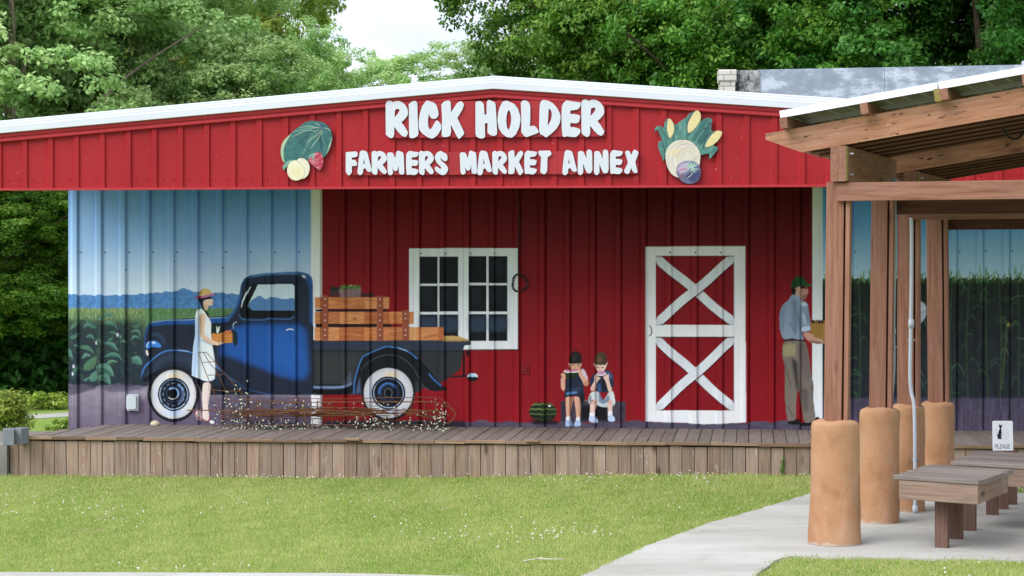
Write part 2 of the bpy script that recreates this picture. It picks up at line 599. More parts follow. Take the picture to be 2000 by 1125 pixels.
def grid(XS, ZS, yfun, keep=None, colfun=None, name='m', thick=0.0):
    """sheet over columns XS and rows ZS; keep = boolean cells (rows, cols)"""
    XS, ZS = np.asarray(XS), np.asarray(ZS)
    nx, nz = len(XS), len(ZS)
    GX, GZ = np.meshgrid(XS, ZS)
    GY = yfun(GX, GZ)
    V = np.stack([GX.ravel(), GY.ravel(), GZ.ravel()], 1)
    ii = np.arange(nz * nx).reshape(nz, nx)
    Q = np.stack([ii[:-1, :-1], ii[:-1, 1:], ii[1:, 1:], ii[1:, :-1]], -1)
    if keep is not None: Q = Q[keep]
    else: Q = Q.reshape(-1, 4)
    C = colfun(V) if colfun is not None else None
    if thick > 0:
        E = np.concatenate([Q[:, [0, 1]], Q[:, [1, 2]], Q[:, [2, 3]], Q[:, [3, 0]]])
        key = np.sort(E, 1)
        code = key[:, 0].astype(np.int64) * (nx * nz) + key[:, 1]
        u, inv, cnt = np.unique(code, return_inverse=True, return_counts=True)
        B = E[cnt[inv] == 1]
        n = len(V)
        V2 = V.copy()
        V2[:, 1] += thick
        V = np.concatenate([V, V2])
        if C is not None: C = np.concatenate([C, C])
        Q = np.concatenate([Q, np.stack([B[:, 1], B[:, 0], B[:, 0] + n, B[:, 1] + n], 1), Q[:, ::-1] + n])
    used = np.unique(Q)
    remap = np.full(len(V), -1, dtype=np.int64)
    remap[used] = np.arange(len(used))
    return np_mesh(name, V[used], remap[Q], None if C is None else C[used])


def vnoise(shape, cell, seed):
    r = np.random.default_rng(seed)
    h, w = shape
    cy, cx = (cell if isinstance(cell, tuple) else (cell, cell))
    g = r.random((int(h / cy) + 3, int(w / cx) + 3))
    y = np.arange(h) / cy
    x = np.arange(w) / cx
    yi, xi = y.astype(int), x.astype(int)
    fy, fx = (y - yi)[:, None], (x - xi)[None, :]
    fy, fx = fy * fy * (3 - 2 * fy), fx * fx * (3 - 2 * fx)
    a = g[np.ix_(yi, xi)] * (1 - fx) + g[np.ix_(yi, xi + 1)] * fx
    b = g[np.ix_(yi + 1, xi)] * (1 - fx) + g[np.ix_(yi + 1, xi + 1)] * fx
    return a * (1 - fy) + b * fy


class Painter:
    """paints flat artwork into an array of colours and an array of owners; units are the drawing's own"""
    def __init__(s, x0, y0, x1, y1, k):
        s.x0, s.y0, s.k = x0, y0, k
        s.w, s.h = int((x1 - x0) * k), int((y1 - y0) * k)
        s.c = np.zeros((s.h, s.w, 3), dtype=np.float32)
        s.o = np.zeros((s.h, s.w), dtype=np.int16)
        s.T = lambda p: p

    def zoom(s, zx, zy, f):
        s.T = lambda p: [(zx + a / f, zy + b / f) for a, b in p]
        s.f = f

    def plain(s):
        s.T = lambda p: p
        s.f = 1.0

    def pts(s, p):
        if not isinstance(p[0], (tuple, list)): p = list(zip(p[0::2], p[1::2]))
        return s.T(p)

    def bb(s, P, m=2):
        xs, ys = [a for a, _ in P], [b for _, b in P]
        i0, i1 = max(0, int((min(xs) - m - s.x0) * s.k)), min(s.w, int((max(xs) + m - s.x0) * s.k) + 1)
        j0, j1 = max(0, int((min(ys) - m - s.y0) * s.k)), min(s.h, int((max(ys) + m - s.y0) * s.k) + 1)
        X = (np.arange(i0, i1) + .5) / s.k + s.x0
        Y = (np.arange(j0, j1) + .5) / s.k + s.y0
        return (slice(j0, j1), slice(i0, i1)), X[None, :], Y[:, None]

    def inside(s, P, X, Y):
        r = np.zeros((Y.shape[0], X.shape[1]), dtype=bool)
        n = len(P)
        for i in range(n):
            (xa, ya), (xb, yb) = P[i], P[(i + 1) % n]
            if ya == yb: continue
            c = (Y >= min(ya, yb)) & (Y < max(ya, yb))
            xi = xa + (Y - ya) * (xb - xa) / (yb - ya)
            r ^= c & (X < xi)
        return r

    def put(s, sl, A, color, own=None, clip=None):
        A = A.astype(np.float32)
        if clip is not None:
            A = A * np.isin(s.o[sl], clip if isinstance(clip, (list, tuple)) else [clip])
        cc = color if isinstance(color, np.ndarray) and color.ndim == 3 else np.array(color, dtype=np.float32)[None, None, :]
        s.c[sl] = s.c[sl] * (1 - A[..., None]) + cc * A[..., None]
        if own is not None: s.o[sl][A > .5] = own

    def fill(s, p, color, own=None, clip=None, sm=0, a=1.0, tex=0.0, texs=(3, 3), seed=1):
        P = s.pts(p)
        if sm: P = chaikin(P, sm)
        sl, X, Y = s.bb(P)
        if X.size == 0 or Y.size == 0: return
        m = s.inside(P, X, Y)
        if tex:
            n = vnoise(m.shape, (texs[0] * s.k, texs[1] * s.k), seed)[..., None] - .5
            color = (np.array(color, dtype=np.float32)[None, None, :] * (1 + n * 2 * tex)).astype(np.float32)
        s.put(sl, m * a, color, own, clip)

    def soft(s, p, color, blur, clip=None, a=1.0):
        P = s.pts(p)
        sl, X, Y = s.bb(P, blur * 2.2)
        m = s.inside(P, X, Y).astype(np.float32)
        r = max(1, int(blur * s.k / 2))
        for _ in range(2):
            for ax in (0, 1):
                q = np.pad(m, [(r + 1, r) if i == ax else (0, 0) for i in (0, 1)], mode='edge')
                cs = np.cumsum(q, axis=ax)
                hi = np.take(cs, range(2 * r + 1, cs.shape[ax]), axis=ax)
                lo = np.take(cs, range(0, cs.shape[ax] - 2 * r - 1), axis=ax)
                m = (hi - lo) / (2 * r + 1)
        s.put(sl, m * a, color, None, clip)

    def ell(s, cx, cy, rx, ry, color, own=None, clip=None, a=1.0, feather=0.0, raw=False):
        (cx, cy), = s.T([(cx, cy)])
        if not raw: rx, ry = rx / s.f, ry / s.f
        sl, X, Y = s.bb([(cx - rx, cy - ry), (cx + rx, cy + ry)], 3)
        d = np.sqrt(((X - cx) / rx) ** 2 + ((Y - cy) / ry) ** 2)
        A = (d < 1).astype(np.float32) if not feather else np.clip((1 - d) / feather, 0, 1)
        s.put(sl, A * a, color, own, clip)

    def stroke(s, p, w, color, a=1.0, soft=.6, clip=None, own=None, taper=False, curve=True):
        P = s.pts(p)
        if curve and len(P) > 2: P = [(v.x, v.y) for v in catmull([(q[0], q[1], 0) for q in P], 6)]
        sl, X, Y = s.bb(P, w + soft + 1)
        if X.size == 0 or Y.size == 0: return
        d = np.full((Y.shape[0], X.shape[1]), 1e9)
        n = len(P)
        for i in range(n - 1):
            (xa, ya), (xb, yb) = P[i], P[i + 1]
            L2 = (xb - xa) ** 2 + (yb - ya) ** 2 + 1e-9
            t = np.clip(((X - xa) * (xb - xa) + (Y - ya) * (yb - ya)) / L2, 0, 1)
            dd = np.sqrt((X - xa - t * (xb - xa)) ** 2 + (Y - ya - t * (yb - ya)) ** 2)
            if taper:
                q = (i + t) / (n - 1)
                dd = dd + w / 2 * (1 - np.sqrt(np.clip(np.sin(PI * np.clip(q, 0.02, .98)), 0, 1)))
            d = np.minimum(d, dd)
        A = np.clip((w / 2 + soft / 2 - d) / max(soft, .01), 0, 1)
        s.put(sl, A * a, color, own, clip)

    def leaf(s, x0, y0, x1, y1, w, bend, color, own=None, a=1.0, light=None):
        (x0, y0), (x1, y1) = s.T([(x0, y0), (x1, y1)])
        dx, dy = x1 - x0, y1 - y0
        T0, f0 = s.T, s.f
        s.plain()
        up, dn, mid = [], [], []
        for i in range(13):
            t = i / 12
            cx = x0 + dx * t - dy * bend * math.sin(PI * t)
            cy = y0 + dy * t + dx * bend * math.sin(PI * t) - abs(dx) * .0
            hw = w / 2 * math.sin(PI * t ** .75) ** .8 if 0 < t < 1 else 0
            L = math.hypot(dx, dy) + 1e-6
            up.append((cx - dy / L * hw, cy + dx / L * hw))
            dn.append((cx + dy / L * hw, cy - dx / L * hw))
            mid.append((cx, cy))
        s.fill(up + dn[::-1], color, own, a=a)
        if light is not None:
            s.fill(dn + mid[::-1], light, a=a)
            s.stroke(mid, .5, tuple(np.array(light) * 1.15), .7)
        s.T, s.f = T0, f0

    def at(s, X, Y):
        """colour at drawing positions (numpy), bilinear"""
        i = np.clip((X - s.x0) * s.k - .5, 0, s.w - 1.001)
        j = np.clip((Y - s.y0) * s.k - .5, 0, s.h - 1.001)
        i0, j0 = i.astype(int), j.astype(int)
        fi, fj = (i - i0)[..., None], (j - j0)[..., None]
        c = s.c
        return (c[j0, i0] * (1 - fi) + c[j0, np.minimum(i0 + 1, s.w - 1)] * fi) * (1 - fj) + \
               (c[np.minimum(j0 + 1, s.h - 1), i0] * (1 - fi) + c[np.minimum(j0 + 1, s.h - 1), np.minimum(i0 + 1, s.w - 1)] * fi) * fj

    def own_at(s, X, Y):
        i = np.clip(((X - s.x0) * s.k).astype(int), 0, s.w - 1)
        j = np.clip(((Y - s.y0) * s.k).astype(int), 0, s.h - 1)
        return s.o[j, i]


def L(r, g, b, k=1.0):
    """painted colour as it looks in fair light -> linear pigment colour"""
    v = srgb(r, g, b) * k
    return (float(v[0]), float(v[1]), float(v[2]))
# ------------------------------------------------------------------ the mural (drawn in the picture's own units on the porch wall)
P = Painter(118, 340, 2190, 880, 2.0)
(TRUCK, CABWIN, WHEEL1, WHEEL2, BOARDS, BASKET, WOMAN, WCRATE, WINDOW, DOOR, KID1, KID2, MELON, BENCH, MAN, MBASKET, PICKER) = range(1, 18)
P.plain()
H2, W2 = P.h, P.w
YY = (np.arange(H2) + .5) / P.k + P.y0
XX = (np.arange(W2) + .5) / P.k + P.x0


def vgrad(x0, x1, stops):
    ys = [s[0] for s in stops]
    cs = np.array([s[1] for s in stops])
    g = np.stack([np.interp(YY, ys, cs[:, i]) for i in range(3)], 1)
    i0, i1 = int((x0 - P.x0) * P.k), int((x1 - P.x0) * P.k)
    P.c[:, i0:i1] = g[:, None, :]


# --- left: sky, far woods, field
vgrad(118, 616, [(340, L(84, 142, 236)), (470, L(138, 178, 240)), (560, L(196, 212, 238)), (605, L(206, 220, 236)), (880, L(206, 222, 228))])
fl = np.interp(XX, [134, 150, 330], [.42, .34, 0])[None, :, None] * (YY < 603)[:, None, None]
P.c[:] = P.c * (1 - fl) + np.array(L(172, 202, 246), dtype=np.float32) * fl  # light from the open left end put into the sky paint
n = vnoise((H2, W2), (160, 90), 3)[..., None]
i1 = int((616 - P.x0) * P.k)
P.c[:, :i1] *= (0.94 + .12 * n[:, :i1]).astype(np.float32)
xs = XX[:i1]
bump = 577 - 4.6 * np.interp(xs, [120, 170, 215, 240, 262, 300, 345, 362, 375, 400, 440, 480, 520, 560, 600, 620], [.2, -.3, -.4, -.3, -.1, .6, 1.4, 2.9, 1.2, .9, .5, -.4, .4, -.2, .3, 0]) \
    - 2.0 * np.abs(np.sin(xs / 8.3)) - 1.5 * np.abs(np.sin(xs / 5.1 + 1))
far = (YY[:, None] > bump[None, :]) & (YY[:, None] < 603.5)
fn = vnoise((H2, i1), (9, 9), 5)[..., None] - .5
P.c[:, :i1][far] = (np.array(L(84, 132, 186)) * (1 + .35 * fn)).astype(np.float32)[far]
fld = np.broadcast_to(YY[:, None] >= 602 + np.sin(xs / 3)[None, :] * .8, (H2, i1))
cols = np.stack([np.interp(YY, [602, 612, 628, 645, 700, 760], [L(124, 140, 88)[k], L(106, 134, 92)[k], L(88, 114, 80)[k], L(70, 92, 78)[k], L(44, 56, 62)[k], L(38, 46, 58)[k]]) for k in range(3)], 1)
fn = (vnoise((H2, i1), (5, 5), 6) * .6 + vnoise((H2, i1), (16, 10), 7) * .6 - .6)[..., None]
fc = (cols[:, None, :] * (1 + .6 * fn)).astype(np.float32)
P.c[:, :i1][fld] = fc[fld]
# right of the corn the near field stays light green
m = fld & (XX[None, :i1] > 286) & (YY[:, None] < 660)
fc2 = (np.array(L(96, 134, 90)) * (1 + .45 * fn)).astype(np.float32)
P.c[:, :i1][m] = fc2[m]
# ground
gl = 752 + 2.5 * np.sin(xs / 13) + 2 * np.sin(xs / 5.5)
g = YY[:, None] > gl[None, :]
gn = (vnoise((H2, i1), (14, 30), 8) * .7 + vnoise((H2, i1), (5, 8), 9) * .3 - .5)[..., None]
gc = np.stack([np.interp(YY, [750, 765, 800, 838], [L(106, 99, 118)[k], L(140, 132, 146)[k], L(124, 115, 130)[k], L(110, 99, 118)[k]]) for k in range(3)], 1)[:, None, :] * (1 + .3 * gn)
P.c[:, :i1][g] = gc.astype(np.float32)[g]
P.soft([(134, 752), (180, 750), (190, 758), (150, 770), (134, 772)], L(72, 68, 86), 3, clip=0, a=.8)
P.soft([(200, 758), (245, 748), (285, 756), (255, 764), (215, 766)], L(84, 78, 98), 3, clip=0, a=.7)
P.soft([(240, 800), (300, 770), (620, 775), (620, 845), (240, 845)], L(96, 84, 106), 8, clip=0, a=.7)
# --- left: the near corn
P.zoom(120, 560, 5.11)
r2 = random.Random(4)
for i in range(260):
    x, y = r2.uniform(70, 830), r2.uniform(225, 330)
    P.stroke([(x, y), (x + r2.uniform(-12, 12), y - r2.uniform(10, 34))], .9, L(*r2.choice([(150, 172, 120), (120, 150, 96), (170, 176, 128), (88, 118, 78)])), .7)
P.soft([(70, 330), (250, 350), (450, 360), (640, 350), (790, 380), (830, 560), (800, 930), (500, 985), (70, 960)], L(38, 50, 58), 9, clip=0, a=.85)
for i in range(170):
    x, y = r2.uniform(70, 800), r2.uniform(350, 930)
    a = r2.uniform(-1, 1) * 90
    P.leaf(x, y, x + a, y + r2.uniform(-30, 45), r2.uniform(3, 6), r2.uniform(-.35, .35), L(*r2.choice([(48, 68, 68), (56, 82, 76), (42, 56, 66), (62, 78, 62)])), None, .7)
big = [(170, 325, 72, 425, 9, -.1), (175, 460, 70, 500, 8, -.2), (70, 615, 125, 712, 10, .15), (355, 410, 250, 282, 9, -.2), (405, 285, 365, 335, 9, 0), (410, 300, 530, 310, 8, -.25),
       (435, 375, 560, 430, 9, -.3), (430, 365, 520, 385, 8, -.2), (585, 325, 630, 375, 7, 0), (790, 345, 700, 395, 9, -.2), (470, 455, 575, 515, 6, -.2), (690, 450, 795, 505, 8, -.3),
       (600, 480, 590, 520, 8, .1), (690, 535, 785, 522, 7, -.3), (350, 540, 415, 548, 5, -.2), (425, 560, 565, 645, 9, -.15), (125, 585, 180, 605, 4, -.1), (180, 600, 330, 670, 9, -.15),
       (590, 555, 660, 568, 6, -.3), (205, 715, 300, 690, 8, -.2), (225, 830, 362, 685, 18, .05), (425, 700, 625, 738, 9, -.2), (700, 710, 805, 780, 16, -.1), (350, 800, 525, 898, 20, -.15),
       (105, 870, 175, 785, 8, .1), (290, 945, 360, 835, 16, .05), (360, 900, 490, 985, 16, -.25), (220, 940, 280, 900, 6, .1), (220, 405, 300, 395, 6, -.2), (245, 500, 330, 530, 8, -.25),
       (460, 550, 512, 500, 7, .1), (445, 785, 565, 752, 7, -.2)]
for x0, y0, x1, y1, w, b in big:
    P.leaf(x0, y0, x1, y1, w, b, L(*r2.choice([(60, 102, 90), (74, 118, 102), (56, 96, 88), (78, 110, 80)])), None, .95, L(*r2.choice([(84, 128, 112), (94, 136, 122), (78, 116, 92)])))
P.stroke([(380, 980), (375, 700), (385, 420)], 3, L(70, 92, 74), .6, 2)
P.stroke([(620, 900), (600, 640), (610, 400)], 2.5, L(58, 80, 66), .5, 2)
for x, y in ((130, 795), (118, 870), (560, 480), (352, 560)): P.ell(x, y, 12, 18, L(186, 190, 206), None, 0, .9)
# --- right: sky over tall corn
P.plain()
j0 = int((1604 - P.x0) * P.k)
vgrad(1604, 2190, [(340, L(74, 146, 236)), (440, L(112, 170, 240)), (500, L(156, 196, 236)), (545, L(180, 208, 220)), (880, L(176, 206, 208))])
xs = XX[j0:]
top = 547 - 3.5 * np.abs(np.sin(xs / 7.0)) - 3 * vnoise((1, len(xs)), (1, 5), 11)[0]
cm = (YY[:, None] > top[None, :])
cn = (vnoise((H2, len(xs)), (60, 6), 12) * .7 + vnoise((H2, len(xs)), (9, 9), 13) * .5 - .6)[..., None]
ccol = np.stack([np.interp(YY, [545, 556, 600, 775, 780, 838], [L(66, 92, 62)[k], L(40, 50, 44)[k], L(36, 44, 44)[k], L(38, 44, 52)[k], L(80, 74, 94)[k], L(88, 80, 98)[k]]) for k in range(3)], 1)
P.c[:, j0:][cm] = (ccol[:, None, :] * (1 + .8 * cn)).astype(np.float32)[cm]
for i in range(230):
    x = r2.uniform(1608, 2185)
    y = r2.uniform(542, 556)
    h = r2.uniform(6, 20) if r2.random() < .8 else r2.uniform(20, 36)
    P.leaf(x, y, x + r2.uniform(-9, 9), y - h, r2.uniform(1.4, 3.2), r2.uniform(-.25, .25), L(*r2.choice([(84, 128, 70), (110, 152, 88), (70, 108, 62), (132, 164, 104)])), None, .9)
for x in range(1618, 2185, 34):
    xx = x + r2.uniform(-8, 8)
    P.stroke([(xx, 780), (xx + r2.uniform(-4, 4), 660), (xx + r2.uniform(-5, 5), 548)], 3, L(62, 92, 58), .55, 2)
    for k in range(9):
        y = r2.uniform(570, 760)
        sx = r2.choice((-1, 1)) * r2.uniform(12, 26)
        pts = [(xx, y), (xx + sx * .5, y - r2.uniform(6, 14)), (xx + sx, y + r2.uniform(-4, 16))]
        P.stroke(pts, r2.uniform(1.5, 3.4), L(*r2.choice([(58, 92, 64), (70, 108, 74), (50, 78, 60), (84, 126, 86)])), r2.uniform(.2, .65), 1.4, taper=True)
for k in range(70):      # broader blades that arch over one another
    x, y = r2.uniform(1610, 2180), r2.uniform(565, 770)
    sx = r2.choice((-1, 1)) * r2.uniform(14, 40)
    P.leaf(x, y, x + sx, y + r2.uniform(-22, 20), r2.uniform(2.5, 5), r2.uniform(.15, .4) * (-1 if sx > 0 else 1), L(*r2.choice([(52, 84, 60), (66, 102, 70), (44, 70, 56), (78, 112, 78)])), None, r2.uniform(.3, .7))
P.stroke([(1966, 640), (1962, 690), (1956, 760)], 4, L(92, 104, 60), .4, 3)
P.ell(1970, 634, 4, 4, L(170, 150, 90), None, 0, .8, raw=True)
# a picker stooping in the corn, only an elbow shows between the posts
P.fill([(1772, 588), (1774, 584), (1785, 582), (1798, 587), (1809, 597), (1809, 611), (1801, 612), (1791, 608), (1782, 611), (1774, 616), (1772, 616)], L(178, 186, 194), PICKER, sm=1, tex=.06)
P.fill([(1809, 605), (1809, 617), (1800, 630), (1792, 637), (1783, 629), (1789, 617), (1799, 607)], L(168, 177, 188), PICKER, sm=1, tex=.06)
P.soft([(1780, 604), (1796, 604), (1790, 612), (1778, 614)], L(122, 130, 140), 3, clip=PICKER, a=.7)
P.stroke([(1789, 622), (1800, 611), (1808, 607)], 1.2, L(108, 116, 128), .7, 1, clip=PICKER)
P.stroke([(1794, 630), (1802, 622), (1808, 612)], 1.0, L(126, 134, 146), .6, 1, clip=PICKER)
# --- middle: the red barn wall with its painted corner boards and the strip of ground
i0, i2 = int((607.5 - P.x0) * P.k), int((1606 - P.x0) * P.k)
rn = (vnoise((H2, i2 - i0), (120, 160), 21) * .6 + vnoise((H2, i2 - i0), (40, 6), 22) * .4 - .5)[..., None]
P.c[:, i0:i2] = (np.array(L(146, 20, 30)) * (1 + .25 * rn)).astype(np.float32)
# the red darkens to maroon towards the top, most of all on the right (the white boards beside it stay pale)
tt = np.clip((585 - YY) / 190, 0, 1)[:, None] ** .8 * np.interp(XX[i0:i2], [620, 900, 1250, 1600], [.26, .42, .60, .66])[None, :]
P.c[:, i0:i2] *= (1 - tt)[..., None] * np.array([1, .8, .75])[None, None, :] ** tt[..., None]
for a, b, c in ((607.5, 629, L(228, 231, 234)), (1586, 1606.5, L(222, 227, 232))):
    k0, k1 = int((a - P.x0) * P.k), int((b - P.x0) * P.k)
    P.c[:, k0:k1] = np.array(c, dtype=np.float32)
gl = 822.5 + 1.6 * np.sin(XX / 9.5) + 1.3 * np.sin(XX / 23.0 + 1) + 2.0 * vnoise((1, W2), (1, 24), 23)[0]
g = (YY[:, None] > gl[None, :]) & (XX[None, :] > 640) & (XX[None, :] < 1588)
gn = (vnoise((H2, W2), (6, 40), 24) - .5)[..., None]
P.c[g] = (np.array(L(88, 80, 98)) * (1 + .5 * gn)).astype(np.float32)[g]
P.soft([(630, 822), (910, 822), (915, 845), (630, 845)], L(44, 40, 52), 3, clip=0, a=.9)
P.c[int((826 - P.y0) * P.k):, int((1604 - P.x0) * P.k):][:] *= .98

# --- rows of fasteners and specks of rust that show through the paint
for py_ in (492, 745):
    for k in range(-40, 40):
        p_ = onY(1000, py_, YW)
        ux, uy = proj(np.array([X0_WALL + k * RP + .128]), np.array([YW]), np.array([p_.z]))
        if 140 < ux[0] < 2170: P.ell(float(ux[0]), float(uy[0]), 2.0, 1.8, L(70, 58, 58), None, 0, .75, raw=True)
for k in range(150):
    kk = r2.randrange(-40, 40)
    ux, uy = proj(np.array([X0_WALL + kk * RP + r2.choice((.0, .112, .09))]), np.array([YW]), np.array([r2.uniform(1.2, 3.2)]))
    ux = float(ux[0])
    if (140 < ux < 606) or ux > 1608: P.ell(ux, float(uy[0]), r2.uniform(.6, 1.3), r2.uniform(.8, 1.8), L(66, 56, 54), None, 0, r2.uniform(.4, .9), raw=True)

# --- painted window
P.zoom(780, 460, 4.5)
P.fill([85, 112, 1045, 110, 1045, 1000, 87, 1000], L(222, 226, 230), WINDOW, tex=.05, texs=(60, 8))
P.stroke([88, 1006, 1046, 1006], 3, L(60, 16, 22), .8, 2, clip=0, curve=False)
P.stroke([1050, 116, 1050, 1004], 1.6, L(80, 16, 24), .7, 1.5, clip=0, curve=False)
for (a, b, c, d) in ((180, 185, 335, 424), (355, 185, 517, 421), (180, 443, 335, 671), (355, 443, 517, 669), (180, 692, 335, 925), (355, 692, 517, 925),
                     (612, 180, 766, 417), (787, 180, 950, 419), (612, 436, 766, 669), (787, 436, 950, 668), (612, 690, 766, 926), (787, 690, 950, 926)):
    P.fill([a, b, c, b, c, d, a, d], L(22, 27, 32), WINDOW, tex=.25, texs=(14, 10), seed=a)
    if b > 600:
        P.soft([(a, b + 20), (c, b + 20), (c, b + 140), ((a + c) / 2, b + 165), (a, b + 145)], L(58, 74, 96), 7, clip=WINDOW, a=.75)
        P.fill([a, b + 165, c, b + 160, c, d, a, d], L(20, 24, 28), WINDOW)
    elif b > 400 or a > 700: P.soft([(a + 10, b + 20), (c - 50, b + 30), (c - 70, d - 60), (a + 20, d - 90)], L(38, 46, 56), 9, clip=WINDOW, a=.5)
for x in (180, 517, 612, 950): P.stroke([x, 185, x, 925], 1.2, L(140, 146, 152), .6, 1, clip=WINDOW, curve=False)
P.stroke([565, 115, 566, 998], 1.2, L(170, 176, 182), .6, 1.2, clip=WINDOW, curve=False)
for x in (190, 408, 626, 836): P.ell(x, 157, 8, 7, L(120, 118, 116), None, WINDOW, .9)

# --- painted barn door with two crosses
P.zoom(1230, 460, 2.885)
P.fill([90, 63, 650, 62, 655, 1052, 560, 1058, 420, 1064, 310, 1055, 90, 1048], L(226, 230, 233), DOOR, tex=.05, texs=(60, 10))
for a, b, c, d in ((147, 114, 588, 503), (147, 571, 588, 985)):
    rect = [(a, b), (c, b), (c, d), (a, d)]
    P.fill(rect, L(142, 20, 30), DOOR, tex=.08, texs=(30, 20))
    wob = lambda x: 4 * math.sin(x * .06)
    for q, (s, e) in enumerate((((a, b + 8), (c, d - 8)), ((a, d - 8), (c, b + 8)))):
        nx, ny = e[1] - s[1], s[0] - e[0]
        ln = math.hypot(nx, ny)
        nx, ny = nx / ln, ny / ln
        hw = 25
        up = [(s[0] + (e[0] - s[0]) * t + nx * hw, s[1] + (e[1] - s[1]) * t + ny * hw + wob(t * 180 + q * 20)) for t in np.linspace(-.1, 1.1, 24)]
        dn = [(s[0] + (e[0] - s[0]) * t - nx * hw, s[1] + (e[1] - s[1]) * t - ny * hw + wob(t * 180 + q * 20)) for t in np.linspace(-.1, 1.1, 24)]

        def clipr(pl): return [(min(max(x, a), c), min(max(y, b), d)) for x, y in pl]
        lowline = max(up, dn, key=lambda z: sum(y for _, y in z))
        P.stroke(clipr([(x + 2, y + 4) for x, y in lowline]), 3, L(70, 12, 20), .85, 1.6, clip=DOOR, curve=False)
        P.fill(clipr(up + dn[::-1]), L(216, 221, 225), DOOR, tex=.05, texs=(20, 12))
    P.stroke([a, b + 3, c, b + 3], 2, L(84, 14, 22), .8, 1.4, clip=DOOR, curve=False)
    for x in (a + 14, c - 14):
        for y in (b + 14, d - 14): P.ell(x, y, 40, 40, L(150, 158, 166), None, DOOR, .35, feather=1.0)
for x0_, y0_, x1_, y1_ in ((90, 60, 147, 1060), (588, 60, 660, 1060), (147, 60, 588, 113), (147, 505, 588, 570), (147, 986, 588, 1066)):
    P.fill([x0_, y0_, x1_, y0_, x1_, y1_, x0_, y1_], L(226, 230, 233), None, clip=DOOR, tex=.05, texs=(50, 12), seed=int(x0_) + int(y0_))
P.stroke([588, 112, 588, 986], 1.2, L(180, 184, 190), .7, 1, clip=DOOR, curve=False)
P.stroke([148, 572, 588, 572], 1.6, L(60, 14, 20), .7, 1.2, clip=DOOR, curve=False)
P.stroke([112, 510, 121, 522, 122, 552, 112, 566], 2, L(30, 28, 30), 1, .8, clip=DOOR)
for x in (228, 370, 512): P.ell(x, 96, 6, 6, L(120, 118, 116), None, DOOR, .9)

# --- low bench behind the two children, and the melon beside it
P.zoom(1000, 660, 5.62)
P.fill([535, 700, 560, 693, 800, 690, 1235, 698, 1248, 720, 1245, 920, 535, 920], L(72, 66, 78), BENCH, tex=.2, texs=(10, 12))
P.soft([(740, 740), (1040, 740), (1060, 910), (760, 910)], L(22, 20, 26), 5, clip=BENCH)
P.soft([(535, 700), (600, 700), (600, 910), (535, 910)], L(58, 52, 64), 3, clip=BENCH)
P.fill([800, 684, 1000, 684, 1000, 698, 800, 698], L(130, 122, 116), BENCH)
P.soft([(190, 905), (500, 905), (505, 950), (240, 950)], L(30, 26, 34), 3, clip=0)
P.fill([186, 815, 195, 770, 240, 715, 300, 702, 350, 712, 410, 708, 460, 740, 490, 790, 494, 830, 470, 880, 420, 910, 340, 918, 250, 905, 200, 865], L(34, 48, 30), MELON, sm=2)
for y, dy, w in ((738, 12, 3.2), (785, 4, 3.4), (835, -5, 2.6), (880, -13, 1.6)):
    x0_, x1_ = (215, 470) if y < 760 else ((195, 490) if y < 860 else (240, 440))
    pts = [(x, y + 10 * math.sin(x * .08 + y) * .4 - dy * math.sin((x - x0_) / (x1_ - x0_) * PI)) for x in np.linspace(x0_, x1_, 16)]
    P.stroke(pts, w * .75, L(104, 126, 64), .8, 1.6, clip=MELON)
    P.stroke([(x, yy - 3) for x, yy in pts[1:8]], w * .32, L(170, 178, 112), .6, 1.2, clip=MELON)
P.soft([(190, 840), (490, 840), (450, 915), (260, 915)], L(20, 26, 22), 5, clip=MELON, a=.7)
P.ell(412, 747, 14, 10, L(240, 244, 236), None, MELON, .95)
# painted-over cover of an outlet in the wall is a real object, see below

# --- the two children on the bench
P.zoom(1080, 670, 6.615)
SK = L(212, 164, 136)
P.fill([175, 400, 330, 380, 390, 400, 395, 560, 410, 690, 400, 780, 375, 800, 345, 740, 330, 690, 260, 680, 180, 690, 150, 740, 150, 660, 165, 560], L(38, 46, 66), KID1, sm=1)
P.soft([(175, 640), (260, 625), (330, 628), (300, 650), (180, 668)], L(92, 140, 190), 2.2, clip=KID1)
P.soft([(190, 590), (330, 570), (380, 600), (250, 620)], L(62, 74, 104), 3, clip=KID1, a=.8)
P.soft([(330, 690), (405, 640), (410, 760), (380, 800)], L(22, 24, 36), 3, clip=KID1, a=.9)
P.fill([172, 700, 200, 690, 250, 695, 255, 740, 238, 860, 225, 950, 178, 950, 172, 860, 168, 760], SK, KID1)
P.fill([268, 695, 300, 688, 340, 700, 355, 780, 358, 860, 348, 960, 302, 960, 295, 860, 280, 770], SK, KID1)
P.soft([(220, 700), (255, 700), (236, 900), (215, 940)], L(168, 112, 88), 2.2, clip=KID1, a=.55)
P.soft([(330, 720), (356, 760), (352, 930), (335, 940)], L(168, 112, 88), 2.2, clip=KID1, a=.6)
P.fill([172, 948, 228, 946, 230, 1000, 172, 1000], L(224, 228, 236), KID1)
P.fill([300, 958, 348, 956, 348, 1010, 298, 1010], L(224, 228, 236), KID1)
P.fill([170, 995, 232, 990, 250, 1050, 246, 1080, 168, 1080, 165, 1040], L(168, 188, 216), KID1, sm=1)
P.fill([295, 1000, 348, 998, 358, 1050, 354, 1080, 274, 1080, 275, 1045], L(168, 188, 216), KID1, sm=1)
P.stroke([172, 1076, 246, 1076], 1.2, L(96, 112, 140), .8, 1, clip=KID1)
P.stroke([276, 1076, 354, 1076], 1.2, L(96, 112, 140), .8, 1, clip=KID1)
